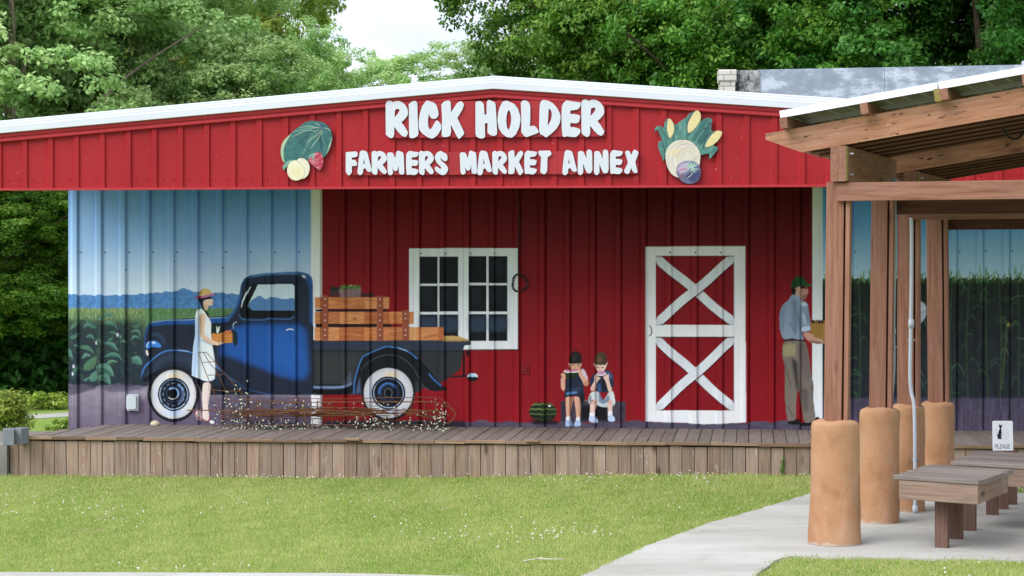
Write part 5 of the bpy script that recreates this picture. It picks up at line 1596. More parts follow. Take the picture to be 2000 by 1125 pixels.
for kc, P4 in enumerate(([238, 180, 255, 140, 300, 180, 330, 240, 330, 330, 300, 400, 270, 430, 245, 380, 225, 290], [510, 230, 560, 130, 620, 45, 650, 35, 690, 70, 702, 140, 670, 220, 600, 310, 540, 350, 512, 350], [740, 545, 800, 430, 870, 350, 930, 308, 990, 330, 985, 380, 940, 450, 860, 520, 790, 548])):
    Q.fill(P4, L(230, 214, 156), COBS[kc], sm=2, tex=.06, texs=(1, 1))
    c = (sum(P4[0::2]) / (len(P4) // 2), sum(P4[1::2]) / (len(P4) // 2))
for k in range(420): Q.ell(r3.uniform(225, 990), r3.uniform(40, 550), 9, 6, L(*r3.choice([(206, 184, 110), (250, 238, 190), (216, 196, 128)])), None, COBS, .5)
Q.fill([205, 640, 230, 560, 290, 490, 370, 448, 470, 440, 560, 465, 640, 530, 690, 620, 690, 720, 670, 830, 600, 930, 480, 975, 380, 970, 290, 920, 240, 840, 212, 740], L(222, 214, 198), C_TURNIP, sm=2)
for k in range(60):
    rr = r3.uniform(60, 235)
    a0 = r3.uniform(2.6, 4.6)
    pts = [(500 + rr * 1.15 * math.cos(a), 735 + rr * 1.2 * math.sin(a)) for a in np.linspace(a0, a0 + r3.uniform(.5, 1.4), 8)]
    Q.stroke(pts, r3.uniform(.8, 2.2), L(*r3.choice([(196, 178, 156), (238, 234, 226), (228, 212, 160), (182, 170, 168), (214, 202, 196)])), .55, 1.4, clip=C_TURNIP, taper=True)
Q.soft([(240, 590), (420, 560), (430, 620), (240, 680)], L(232, 216, 160), 3, clip=C_TURNIP, a=.5)
for k in range(12):
    a = k / 12 * 2 * PI
    Q.stroke([(620, 700), (620 + 70 * math.cos(a), 700 + 60 * math.sin(a))], .8, L(190, 176, 178), .6, 1, clip=C_TURNIP)
Q.fill([350, 880, 370, 800, 430, 750, 520, 725, 610, 740, 670, 790, 698, 870, 690, 960, 640, 1030, 560, 1055, 480, 1045, 410, 1000, 385, 950], L(104, 108, 142), C_BEET, sm=2)
Q.soft([(360, 850), (420, 770), (540, 740), (540, 850), (420, 930)], L(196, 184, 206), 4, clip=C_BEET, a=.9)
Q.soft([(480, 960), (680, 850), (690, 960), (600, 1040)], L(54, 64, 104), 4, clip=C_BEET, a=.9)
Q.soft([(400, 920), (460, 890), (470, 980), (410, 990)], L(122, 96, 104), 3, clip=C_BEET, a=.8)
Q.stroke([(400, 870), (450, 845), (500, 850)], 3, L(188, 106, 140), .8, 2, clip=C_BEET)
for a in (2.4, 2.9, 3.5, 4.2, 5.0, 5.6, .3, .9, 1.4):
    Q.leaf(575, 815, 575 + 95 * math.cos(a), 815 + 95 * math.sin(a), 3.2, .22, L(128, 168, 158), None, .95, L(180, 206, 190))
Q.stroke([(500, 950), (560, 900), (570, 880)], 2.4, L(22, 28, 50), .9, 1.6, clip=C_BEET)
Q.stroke([(510, 968), (560, 930), (568, 905)], 1, L(220, 226, 240), .9, 1, clip=C_BEET)


def cut_at(V):
    px, py = proj(V[:, 0], np.full(len(V), YC), V[:, 2])
    return Q.at(px, py) * .8


def cutout(own, name, parent, off=0.0, step=.0052):
    jj, ii = np.nonzero(Q.o == own)
    x0, x1 = ii.min() / Q.k + Q.x0 - 1, ii.max() / Q.k + Q.x0 + 2
    y0, y1 = jj.min() / Q.k + Q.y0 - 1, jj.max() / Q.k + Q.y0 + 2
    a, b = onY(x0, y0, YC), onY(x1, y1, YC)
    z0, z1 = min(onY(x0, y1, YC).z, b.z), max(a.z, onY(x1, y0, YC).z)
    XS, ZS = np.arange(a.x, b.x, step), np.arange(z0, z1, step)
    GX, GZ = np.meshgrid((XS[:-1] + XS[1:]) / 2, (ZS[:-1] + ZS[1:]) / 2)
    px, py = proj(GX, np.full(GX.shape, YC), GZ)
    keep = Q.own_at(px, py) == own
    me = grid(XS, ZS, lambda X, Z: np.full(X.shape, YC - off), keep, cut_at, name, thick=.018)
    return link(name, me, M['cutout'], parent)


c1 = thing('fruit_cutout', onY(600, 295, YC), 'painted board cut out as a watermelon, a peach and a strawberry', 'wall decoration', 'painted cut-outs on the gable')
for k, nm in ((C_MELON, 'watermelon'), (C_PEACH, 'peach'), (C_BERRY, 'strawberry'), (C_LEAF, 'leaf')): cutout(k, nm, c1, {'watermelon': 0, 'peach': .006, 'strawberry': .004, 'leaf': .003}[nm])
c2 = thing('vegetable_cutout', onY(1345, 290, YC), 'painted board cut out as corn cobs in husks, a turnip and a beet', 'wall decoration', 'painted cut-outs on the gable')
for k, nm in ((C_HUSK, 'husk'), (C_CORN, 'corn_cob'), (C_CORN2, 'corn_cob'), (C_CORN3, 'corn_cob'), (C_TURNIP, 'turnip'), (C_BEET, 'beet')): cutout(k, nm, c2, {'husk': 0, 'corn_cob': .003, 'turnip': .004, 'beet': .008}[nm])
# ------------------------------------------------------------------ ground
def ground_z(X, Y):
    """lawn rises a little towards the right; numpy or float"""
    xc = np.asarray(X) * RGT.x + np.asarray(Y) * RGT.y
    D = np.asarray(X) * FWD.x + np.asarray(Y) * FWD.y
    t = np.clip((xc + 2.6) / 5.2, 0, 1)
    h = .09 * t * t * (3 - 2 * t)
    far = np.clip((D - 28) / 20, 0, 1)
    return h + .05 * far * 0


def onG(px, py, lift=0.0):
    z = 0.05
    for _ in range(6):
        p = onZ(px, py, z + lift)
        z = float(ground_z(p.x, p.y))
    return Vector((p.x, p.y, z + lift))


xs = np.concatenate([[-900, -400, -150, -60, -30], np.arange(-16, 16.01, .5), [30, 60, 150, 400, 900]])
ys = np.concatenate([[-200, -60, -20, 0], np.arange(8, 40.01, .5), [50, 70, 120, 250, 600, 1500]])
GX, GY = np.meshgrid(xs, ys)
GZ = ground_z(GX, GY) - .0
ii = np.arange(GX.size).reshape(GX.shape)
lawn = link('lawn', np_mesh('lawn', np.stack([GX.ravel(), GY.ravel(), GZ.ravel()], 1), np.stack([ii[:-1, :-1], ii[:-1, 1:], ii[1:, 1:], ii[1:, :-1]], -1).reshape(-1, 4), None, True), M['lawn'])
tag(lawn, kind='structure')


def slab(name, pix, lift, mat, depth=.12, densify=6):
    """paved area with a real edge; outline in picture pixels on the ground"""
    P2 = []
    n = len(pix)
    W = [onG(x, y) if not isinstance(x, Vector) else x for x, y in pix]
    top = [Vector((p.x, p.y, float(ground_z(p.x, p.y)) + lift)) for p in W]
    bm = bmesh.new()
    vs = [bm.verts.new(p) for p in top]
    f = bm.faces.new(vs)
    r = bmesh.ops.extrude_face_region(bm, geom=[f])
    for v in [g for g in r['geom'] if isinstance(g, bmesh.types.BMVert)]: v.co.z -= depth
    bmesh.ops.triangulate(bm, faces=[f for f in bm.faces if len(f.verts) > 4])
    bmesh.ops.recalc_face_normals(bm, faces=bm.faces)
    me = bpy.data.meshes.new(name)
    bm.to_mesh(me)
    bm.free()
    o = link(name, me, mat)
    return o, [(p.x, p.y) for p in top]


def smooth_line(pix, n=6):
    return [(v.x, v.y) for v in catmull([(x, y, 0) for x, y in pix], n)]


left_edge = smooth_line([(1580, 967), (1530, 984), (1480, 999), (1440, 1010), (1400, 1021), (1350, 1039), (1300, 1057), (1240, 1081), (1190, 1104), (1145, 1126), (1060, 1165)], 5)
inner = smooth_line([(1440, 1165), (1480, 1128), (1500, 1110), (1520, 1098), (1545, 1091)], 3)
edge2 = [(1545, 1091), (1700, 1094), (1850, 1097), (2000, 1100), (2200, 1104)]
pad_pix = left_edge + inner + edge2[1:] + [(2240, 1100), (2200, 966), (2000, 967), (1800, 967)]
rj = random.Random(5)
pad_pix = [(x + rj.uniform(-2.5, 2.5), y + rj.uniform(-.8, .8)) for x, y in pad_pix]
pad, pad_poly = slab('concrete_path', pad_pix, .022, M['concrete'])
tag(pad, kind='structure')
kerb, kerb_poly = slab('pavement', [(-60, 1122), (200, 1122.5), (420, 1123.5), (640, 1124), (760, 1126), (900, 1130), (1600, 1150), (2300, 1160), (2300, 1330), (-300, 1330), (-300, 1122)], .02, M['concrete'])
tag(kerb, kind='structure')
road = MB()
q = [cl(-80, 13.2, .008), cl(80, 13.2, .008), cl(80, -60, .008), cl(-80, -60, .008)]
road.add(q, [(0, 1, 2, 3)])
tag(road.build('street', M['asphalt']), kind='structure')
far_path, far_poly = slab('footpath', [(-400, 812), (0, 813), (60, 811), (140, 806), (300, 804), (300, 811), (140, 814), (60, 819), (0, 822), (-400, 822)], .012, M['concrete'], .05)
tag(far_path, kind='structure')


# ------------------------------------------------------------------ deck along the wall
rd = random.Random(21)
dL0, dL1 = onY(21, 852, YF), onY(231, 830, YW)
dz0 = DECK
deck = thing('porch_deck', (0, YF, 0), 'long low wooden porch deck with vertical skirt boards below the mural', 'deck')
bw = .1405
m = MB()
me_ = MB()
x = dL0.x
slope_back = .0
while x < 8.6:
    # boards run from the wall to the front edge; the left end is cut at a slant
    t0 = min(1.0, max(0.0, (x + bw / 2 - dL0.x) / (dL1.x - dL0.x)))
    yb = YF + (YW - YF + .02) * t0 if t0 < 1 else YW + .02
    zj = rd.uniform(-.003, .003)
    if yb - YF > .05:
        m.beam((x + bw / 2, YF - .03, DECK - .018 + zj), (x + bw / 2, yb, DECK - .018 + zj + .012), bw - rd.uniform(.004, .009), .036, t=rd.random(), bev=.004)
    x += bw
m.build('deck_boards', M['deck'], deck)
x = dL0.x - .01
while x < 8.6:          # uneven nosing strip of short lengths
    ln = rd.uniform(.25, .6)
    zj = rd.uniform(-.006, .006)
    me_.beam((x, YF - .05 + rd.uniform(-.004, .004), DECK - .02 + zj), (x + ln - .004, YF - .05, DECK - .02 + zj + rd.uniform(-.004, .004)), .03, .036, t=rd.random(), bev=.003)
    x += ln
me_.build('edge_board', M['edge'], deck)
m = MB()
x = dL0.x
k = 0
while x < 8.6:
    g = float(ground_z(x, YF))
    w = bw * (.75 if k == 0 else 1)
    top = DECK - .045 + rd.uniform(-.012, .004)
    bot = g - .03
    lean = rd.uniform(-.003, .003)
    m.beam((x + w / 2, YF - .02 + rd.uniform(-.004, .004), bot), (x + w / 2 + lean, YF - .02, top), w - rd.uniform(.004, .009), .022, up=(0, -1, 0), t=rd.random(), bev=.002)
    x += w
    k += 1
m.build('skirt', M['skirt'], deck)
m = MB()
m.box(((dL0.x + 8.6) / 2 + .1, YF + .03, .19), 8.6 - dL0.x - .1, .03, .42)
m.build('skirt_backing', M['black'], deck)
m = MB()   # slanting left end
a, b = Vector((dL0.x + .02, YF, .2)), Vector((dL1.x + .02, YW, .2))
m.beam(a, b, .02, .42)
m.build('end_skirt', M['skirt'], deck)
for px, w, dy in ((689, .16, .02), (1040, .14, .015)):
    p = onY(px, 854, YF - .07)
    mm = MB()
    mm.beam((p.x - w / 2, YF - .075, DECK + .004), (p.x + w / 2, YF - .075, DECK + .002), .05, .026, t=.9, bev=.003)
    tag(mm.build('loose_board', M['edge']), 'short loose board end on the deck edge below the ' + ('truck bed' if px < 800 else 'melon painting'), 'board', 'loose board ends on the deck')

# ------------------------------------------------------------------ small things on the porch
p0, p1 = onY(250, 770, YW), onY(272, 802, YW)
bx = thing('outlet_box', ((p0.x + p1.x) / 2, YW - .05, (p0.z + p1.z) / 2), 'pale grey weatherproof outlet box on the mural wall beside the front wheel', 'outlet box')
cx, cz, w, h = (p0.x + p1.x) / 2, (p0.z + p1.z) / 2, p1.x - p0.x, p0.z - p1.z
m = MB()
m.beam((cx, YW - .0, cz), (cx, YW - .045, cz), w, h, bev=.006)
m.build('back_box', M['boxgrey'], bx)
m = MB()
m.beam((cx - .008, YW - .045, cz + .006), (cx - .008, YW - .085, cz + .006), w * .86, h * .84, bev=.012)
m.build('lid', M['boxgrey'], bx)
p0, p1 = onY(1018, 711, YW), onY(1034, 730, YW)
m = MB()
cx, cz = (p0.x + p1.x) / 2, (p0.z + p1.z) / 2
m.beam((cx, YW, cz), (cx, YW - .016, cz), .1, .12, bev=.006)
m.beam((cx, YW - .016, cz), (cx, YW - .032, cz), .05, .055, bev=.004)
tag(m.build('outlet_cover', M['cover_red']), 'outlet cover painted over red on the wall below the window', 'outlet cover')
# stone by the wheel
bm = bmesh.new()
bmesh.ops.create_icosphere(bm, subdivisions=3, radius=1)
for v in bm.verts:
    n_ = math.sin(v.co.x * 4 + 1) * .1 + math.sin(v.co.y * 5 + v.co.z * 3) * .1
    v.co *= 1 + n_
    v.co = Vector((v.co.x * .062, v.co.y * .05, max(v.co.z, -.6) * .038))
me = bpy.data.meshes.new('stone')
bm.to_mesh(me)
bm.free()
st = link('stone', me, M['stone'])
sp = onY(303, 826, YW - .22)
st.location = (sp.x, YW - .22, DECK + .034)
tag(st, 'pale stone lying on the deck below the front wheel of the painted truck', 'stone')
# cable with coil
cb = MB()
a, b = onY(1012, 370, YW - .06), onY(1013, 540, YW - .05)
cb.tube(catmull([(a.x + .01, YW - .06, a.z + .5), (a.x, YW - .055, a.z), (a.x + .012, YW - .05, (a.z + b.z) / 2 + .2), (b.x - .004, YW - .05, (a.z + b.z) / 2 - .2), (b.x, YW - .05, b.z)], 6), .006, 6)
c = onY(1015, 553, YW - .05)
pts = []
for k in range(64):
    an = k / 64 * 2 * PI * 3 + PI / 2
    r_ = .083 + .009 * math.sin(k * .9) + .004 * (k % 5)
    pts.append((c.x + r_ * math.cos(an), YW - .045 - .012 * math.sin(k * .31), c.z + r_ * 1.1 * math.sin(an)))
cb.tube(pts, .006, 6)
tag(cb.build('hanging_cable', M['black'], smooth=True), 'black cable hanging down the red wall with a coil beside the painted window', 'cable')

# --- heap of wire frames strung with little lamps
YH = YW - .42
heap = thing('light_frame', onZ(640, 838, DECK), 'tangled rusty wire frame strung with tiny white lights on the deck', 'light decoration')
wf = MB()
rw = random.Random(3)


def hp(px, py, dy=0.0): return onY(px, py, YH + dy)


def wire(pix, dy, r=.0035, n=5, jit=1.0):
    pts = [hp(x + rw.uniform(-1, 1) * jit, y + rw.uniform(-1, 1) * jit, dy + rw.uniform(-.02, .02)) for x, y in pix]
    for p in pts: p.z = max(p.z, DECK + .008)
    wf.tube(catmull(pts, n), r * 1.3, 5)


wire([(365, 801), (420, 801), (500, 802), (580, 808), (660, 806), (740, 802), (800, 800), (850, 803), (878, 812)], 0, .0055)
wire([(425, 806), (520, 809), (600, 813), (690, 808), (760, 807), (830, 805), (868, 806)], .12, .005)
wire([(430, 815), (540, 806), (640, 803), (720, 806), (790, 807)], -.1, .0045)
wire([(440, 781), (540, 786), (640, 785), (740, 785), (830, 785), (862, 788), (884, 802), (889, 812), (882, 824), (866, 829), (830, 830), (740, 831), (620, 829), (520, 831), (440, 829)], -.05)
wire([(560, 777), (640, 779), (740, 777), (840, 776), (866, 783), (886, 800), (888, 815), (874, 826)], .15)
wire([(480, 780), (600, 786), (720, 785), (852, 784)], -.18)
wire([(430, 822), (560, 818), (700, 820), (860, 822)], .2)
for k in range(9): wire([(430 + k * 6, 804 + rw.uniform(-8, 12)), (520, 806 + rw.uniform(-8, 10)), (620, 806 + rw.uniform(-9, 10)), (700 + k * 8, 806 + rw.uniform(-9, 9))], rw.uniform(-.12, .12), .0042, 5)
wire([(600, 800), (680, 796), (740, 801), (700, 812), (620, 813), (590, 806)], 0, .004)
wire([(560, 805), (640, 812), (720, 800), (780, 812)], .05, .004)
for k in range(26):
    x = rw.uniform(440, 870)
    wire([(x, 785 + rw.uniform(-6, 4)), (x + rw.uniform(-3, 3), 806), (x + rw.uniform(-4, 4), 829)], rw.uniform(-.2, .2), .0028, 3)
for k in range(18):
    x = rw.uniform(430, 800)
    wire([(x, rw.uniform(795, 815)), (x + 40, rw.uniform(795, 815)), (x + rw.uniform(60, 110), rw.uniform(795, 820))], rw.uniform(-.2, .2), .003, 4, 2)
# the ladder-like end that stands up against the woman
for pix in ([(387, 688), (398, 717), (410, 748), (424, 780), (430, 805)], [(397, 688), (411, 711), (420, 722), (430, 740), (445, 775), (452, 805)], [(403, 688), (421, 708), (437, 728), (455, 748), (470, 765), (480, 776), (500, 800)]):
    wire(pix, .1, .0035, 5, .3)
for pix in ([(387, 688.5), (403, 688)], [(394, 708), (421, 706)], [(406, 733), (424, 732)], [(424, 732.5), (438, 731)], [(417, 762), (470, 765)]):
    wire(pix, .1, .0035, 3, .2)
wf.build('wire_frame', M['rust'], heap, smooth=True)
ls = MB()
lamps = []
for k in range(66):
    if k < 12:
        x, y = rw.uniform(428, 480), rw.uniform(735, 800)
        pix = [(x + rw.uniform(-20, 20), y + j * 12 + rw.uniform(-6, 6)) for j in range(6)]
    else:
        x = rw.uniform(430, 880)
        y = rw.choice((790, 802, 812, 824, 830, 834, 836))
        pix = [(x + j * rw.uniform(9, 14), y + rw.uniform(-9, 9)) for j in range(7)]
        pix = [(a - max(0, a - 872) * 1.6, b) for a, b in pix]
    dy = rw.uniform(-.32, .25)
    pts = [hp(a, b, dy + rw.uniform(-.05, .05)) for a, b in pix]
    for p in pts: p.z = max(p.z, DECK + .006)
    cc = catmull(pts, 5)
    ls.tube(cc, .0034, 4)
    for q in cc[2::6]: lamps.append(q)
for k in range(46):
    q = hp(rw.uniform(425, 885), rw.uniform(832, 838), 0)
    q = onZ(rw.uniform(425, 880), rw.uniform(833, 839), DECK + .01)
    lamps.append(q)
for k in range(26):
    x, y = rw.uniform(430, 800), rw.uniform(818, 838)
    ls.tube(catmull([onZ(x + j * 14, y + rw.uniform(-4, 3), DECK + rw.uniform(.006, .05)) for j in range(7)], 4), .004, 4)
ls.build('light_string', M['greenwire'], heap)
rw.shuffle(lamps)
lb = MB()
lb.tube([(0, 0, 0), (0, 0, .008)], .0045, 6)
base_me = None
bmb = bmesh.new()
bmesh.ops.create_uvsphere(bmb, u_segments=6, v_segments=5, radius=.0072)
for v in bmb.verts: v.co.z *= 2.1
bme = bpy.data.meshes.new('bulb')
bmb.to_mesh(bme)
bmb.free()
bme.materials.append(M['bulb'])
first = None
rest = MB()
for k, q in enumerate(lamps):
    e = Matrix.Rotation(rw.uniform(-1.2, 1.2), 4, 'X') @ Matrix.Rotation(rw.uniform(-1.2, 1.2), 4, 'Y')
    if k < 96:
        o = bpy.data.objects.new('bulb', bme)
        col.objects.link(o)
        o.parent = heap
        o.location = q - Vector(heap.location)
        o.rotation_euler = e.to_euler()
    else:
        rest.add([q + e @ v.co for v in bme.vertices], [tuple(p.vertices) for p in bme.polygons])
o = rest.build('bulbs', M['bulb'], heap)
o['kind'] = 'stuff'

# ------------------------------------------------------------------ left end: concrete ledge, blocks, bush
a = onY(19, 868, YF)
led = MB()
led.box((a.x - 2.5, YF + .85, .02), 5.0, 1.9, .72, bev=.02)
tag(led.build('concrete_ledge', M['slab']), 'low weathered concrete ledge running off the left end of the deck', 'ledge')
def block(px, py, rz, lbl):
    p = onZ(px, py, .38)
    r = thing('concrete_block', p, lbl, 'block', 'grey blocks on the ledge')
    m = MB()
    W_, D_, H_, T_ = .12, .14, .185, .03
    d = Vector((math.cos(rz), math.sin(rz), 0))
    n = Vector((-d.y, d.x, 0))
    for s in (-1, 1):
        m.beam(p + n * s * (D_ / 2) - d * W_ / 2 + Vector((0, 0, H_ / 2)), p + n * s * (D_ / 2) + d * W_ / 2 + Vector((0, 0, H_ / 2)), T_, H_, bev=.004)
        m.beam(p + d * s * (W_ / 2 - T_ / 2) - n * (D_ / 2 - T_ / 2 - .001) + Vector((0, 0, H_ / 2)), p + d * s * (W_ / 2 - T_ / 2) + n * (D_ / 2 - T_ / 2 - .001) + Vector((0, 0, H_ / 2)), T_, H_ - .004, bev=.004)
    m.build('shell', M['concrete_block'], r)
    return r
block(17, 869, .30, 'grey hollow concrete block at the very end of the deck')
block(40, 867, -.2, 'grey hollow concrete block just behind the corner of the deck')

# ------------------------------------------------------------------ the building behind
DN = 33.0
def nb(px, py): return onD(px, py, DN)
nbld = thing('neighbour_building', nb(1700, 560), 'old flat roofed building behind the market with metal flashed parapet', 'building')
m = MB()
a, b = nb(1436, 139), nb(1482, 139)
m.beam((a.x, a.y, a.z / 2), (b.x, b.y, a.z / 2), .3, a.z)
m.build('stained_wall', M['stained'], nbld)
m = MB()
a, b = nb(1405, 139), nb(1434, 139)
m.beam((a.x, a.y - .05, a.z / 2), (b.x, b.y - .05, a.z / 2), .3, a.z, bev=.02)
m.beam((a.x - .02, a.y - .05, a.z - .09), (b.x + .02, b.y - .05, a.z - .09), .34, .2, bev=.025)
m.build('pillar', M['whitebrick'], nbld)
m = MB()
for (xa, xb) in ((1480, 1726.5), (1727, 1995), (1995.5, 2300)):
    ya, yb = 137.5 - (xa - 1480) * .019, 137.5 - (xb - 1480) * .019
    a, b = nb(xa, ya), nb(xb, yb)
    off = Vector((0, -.12 if xa < 1700 else -.115, 0))
    m.add([a + off, b + off, Vector((b.x, b.y, b.z - .46)) + off, Vector((a.x, a.y, a.z - .46)) + off,
           a + off + Vector((0, .4, .0)), b + off + Vector((0, .4, 0)), Vector((b.x, b.y + .4, b.z - .46)) + off, Vector((a.x, a.y + .4, a.z - .46)) + off],
          [(0, 1, 2, 3), (4, 7, 6, 5), (0, 4, 5, 1), (3, 2, 6, 7), (0, 3, 7, 4), (1, 5, 6, 2)])
m.build('parapet_flashing', M['flashing'], nbld)
m = MB()
a, b = nb(1482, 190), nb(2300, 176)
m.beam((a.x, a.y + .1, a.z / 2), (b.x, b.y + .1, a.z / 2), .3, a.z)
m.build('wall', M['stained'], nbld)
m = MB()
a, b = nb(1995, 128), nb(2040, 128)
m.beam((a.x, a.y - .3, a.z - .2), (b.x, b.y - .3, a.z - .2), .3, .5)
m.build('flashing_corner', M['white_trim'], nbld)

# ------------------------------------------------------------------ pergola with solar panels (two alike, one behind the other)
ALF = math.radians(20.3)
ROW = (FWD * math.cos(ALF) + RGT * math.sin(ALF))
CRS = (RGT * math.cos(ALF) - FWD * math.sin(ALF))
UPZ = Vector((0, 0, 1))
c1p, c2p, c3p, c4p = onG(1631, 1066), onG(1717.5, 1024), onG(1772, 1002), onG(1831, 972)
rp = random.Random(17)


def adobe(parent, p, r0, r1, h, seed):
    n, m_ = 40, 22
    V, Q = [], []
    rr = random.Random(seed)
    ph = [rr.uniform(0, 6) for _ in range(8)]
    prof = []
    for i in range(m_ + 1):
        t = i / m_
        z = h * t
        r = r1 + (r0 - r1) * (1 - t) ** 1.6
        if t > .955: r -= .018 * ((t - .955) / .045) ** 2
        prof.append((r, z))
    prof = prof[:-1] + [(r1 - .004, h - .022), (r1 - .010, h - .010), (r1 - .020, h - .002)] + [(r1 - .036, h + .003), (r1 * .72, h + .010), (r1 * .4, h + .01), (0.001, h + .01)]
    for i, (r, z) in enumerate(prof):
        for k in range(n):
            a = 2 * PI * k / n
            w = 1 + .018 * math.sin(2 * a + ph[0] + z * 2) + .014 * math.sin(3 * a + ph[1] - z * 3) + .012 * math.sin(5 * a + ph[2] + z * 7) + .012 * math.sin(z * 6 + ph[3]) + .006 * math.sin(9 * a + ph[4] + z * 15)
            V.append((p.x + r * w * math.cos(a), p.y + r * w * math.sin(a), p.z + z + .006 * math.sin(2 * a + ph[5]) * (z > h * .8)))
    for i in range(len(prof) - 1):
        for k in range(n): Q.append((i * n + k, i * n + (k + 1) % n, (i + 1) * n + (k + 1) % n, (i + 1) * n + k))
    # written around the column's own base so that the stucco pattern starts at its foot
    V = np.array(V) - np.array([p.x, p.y, p.z])
    me = np_mesh('adobe_base', V, np.array(Q), None, True)
    o = bpy.data.objects.new('adobe_base', me)
    me.materials.append(M['adobe'])
    col.objects.link(o)
    o.parent = parent
    o.location = Vector(p) - parent.location
    return o


def pergola(O, posts, dz, label, panel_u):
    root = thing('solar_pergola', O, label, 'pergola', 'timber pergolas with solar panels')
    Z0 = ZC + dz

    def Lp(u, v, z): return Vector((O.x, O.y, 0)) + CRS * u + ROW * v + UPZ * z
    zh0, zh1 = Z0 + .75, Z0 + 1.04
    for (p, r0, r1, h, lean, sd) in posts:
        adobe(root, p, r0, r1, h, sd)
        # built-up post: boards bolted in layers
        m = MB()
        b = Vector((p.x, p.y, p.z + h - .04))
        t = Vector((p.x + lean, p.y, zh0))
        wb = .128 if sd < 3 else .135
        h_ = wb / 2
        for du, dv, w, th in ((0, -.045, wb, .04), (h_ + .036, -.030, .036, .09), (-h_ - .006, .0, .03, .09)):
            m.beam(b + CRS * du + ROW * dv, t + CRS * du + ROW * dv, w, th, up=ROW, t=rp.random(), bev=.003)
        ps_ = m.build('post', M['pergola'], root)
        m = MB()
        m.beam(b + CRS * .012 + ROW * .045, t + CRS * .012 + ROW * .045, wb + .05, .05, up=ROW, t=.4)
        m.build('inner_board', M['shaded_wood'], ps_)  # recessed core, the shade of the gap put into its colour
    v1 = (posts[1][0] - posts[0][0]).dot(ROW)
    # headers run back over the posts
    for u in (.045, 1.845):
        m = MB()
        m.beam(Lp(u - .022, -.16, (zh0 + zh1) / 2), Lp(u - .022, v1 + .5, (zh0 + zh1) / 2), .062, zh1 - zh0, t=.5, bev=.004)
        m.beam(Lp(u + .042, -.16, (zh0 + zh1) / 2), Lp(u + .042, v1 + .5, (zh0 + zh1) / 2), .062, zh1 - zh0 - .003, t=.45, bev=.004)
        hd = m.build('header', M['pergola'], root)
        mm = MB()
        mm.beam(Lp(u + .078, -.155, (zh0 + zh1) / 2), Lp(u + .078, -.09, (zh0 + zh1) / 2), .006, zh1 - zh0 - .01)
        mm.build('mossy_edge', M['moss'], hd)
        mm = MB()
        for z in (zh0 + .06, zh1 - .06): mm.tube([Lp(u + .07, -.02, z), Lp(u + .108, -.02, z)], .009, 8)
        mm.build('bolt', M['steel'], hd)
    # ties between the posts
    for v, za, zb, u0 in ((-.095, .592, .742, .035), (v1 + .09, .53, .68, .06)):
        m = MB()
        m.beam(Lp(u0, v, Z0 + (za + zb) / 2), Lp(2.0, v, Z0 + (za + zb) / 2), .045, zb - za, t=.5, bev=.004)
        m.build('tie_beam', M['pergola' if v < 0 else 'shaded_wood'], root)  # rear tie takes the wood with shade in its colour
    # rafters climb to the right
    sl = .152
    for k in range(6):
        v = -.06 + k * .40
        u0, u1 = -.57 + rp.uniform(-.01, .01), 3.3
        rb = lambda u: zh1 + sl * u
        prof = [(u0, rb(u0) + .205), (u0, rb(u0) + .155), (u0 + .30, rb(u0 + .30)), (u1, rb(u1)), (u1, rb(u1) + .205)]
        vs, g = [], []
        ox = rp.random() * 30
        for side in (0, .042):
            for u, z in prof:
                vs.append(Lp(u, v + side, z))
                g.append((u + ox, z - sl * u + ox * .3, side))
        n = 5
        fs = [tuple(range(n)), tuple(range(n, 2 * n))[::-1]] + [(i, i + n, (i + 1) % n + n, (i + 1) % n) for i in range(n)]
        m = MB()
        m.add(vs, fs, g, .5 + rp.uniform(-.15, .15))
        rf_ = m.build('rafter', M['rafter' if k == 0 else 'shaded_wood'], root)  # rafters behind the front one have the roof's shade in their colour
        if k:
            m = MB()
            m.beam(Lp(u0 + .30, v - .003, rb(u0 + .30) + .007), Lp(u1, v - .003, rb(u1) + .007), .010, .014, t=.3)
            m.beam(Lp(u0 + .01, v - .003, rb(u0) + .148), Lp(u0 + .29, v - .003, rb(u0 + .30) + .012), .010, .022, t=.6)
            m.build('lit_edge', M['pergola'], rf_)  # pale strips standing in for light caught along the rafter's lower edges
    # purlins and panels on top
    zt = lambda u: zh1 + .205 + sl * u
    tilt = Vector((0, 0, 0)) + (CRS + UPZ * sl).normalized()
    pn = tilt.cross(ROW).normalized() * 1
    if pn.z < 0: pn = -pn
    for q, u in enumerate((-.385, .275, .915, 1.555, 2.195, 2.855)):
        m = MB()
        a, b = Lp(u, -.21, zt(u) + .047), Lp(u, 2.2, zt(u) + .047)
        m.beam(a, b, .06, .09, up=pn, t=rp.random(), bev=.004)
        pu = m.build('purlin', M['pergola'], root)
        if q == 2:
            m = MB()
            a2, b2 = Lp(u - .055, -.20, zt(u - .055) + .05), Lp(u - .055, 2.2, zt(u - .055) + .05)
            m.beam(a2, b2, .05, .1, up=pn, t=.4, bev=.004)
            m.build('mossy_board', M['moss'], pu)
    u0 = panel_u
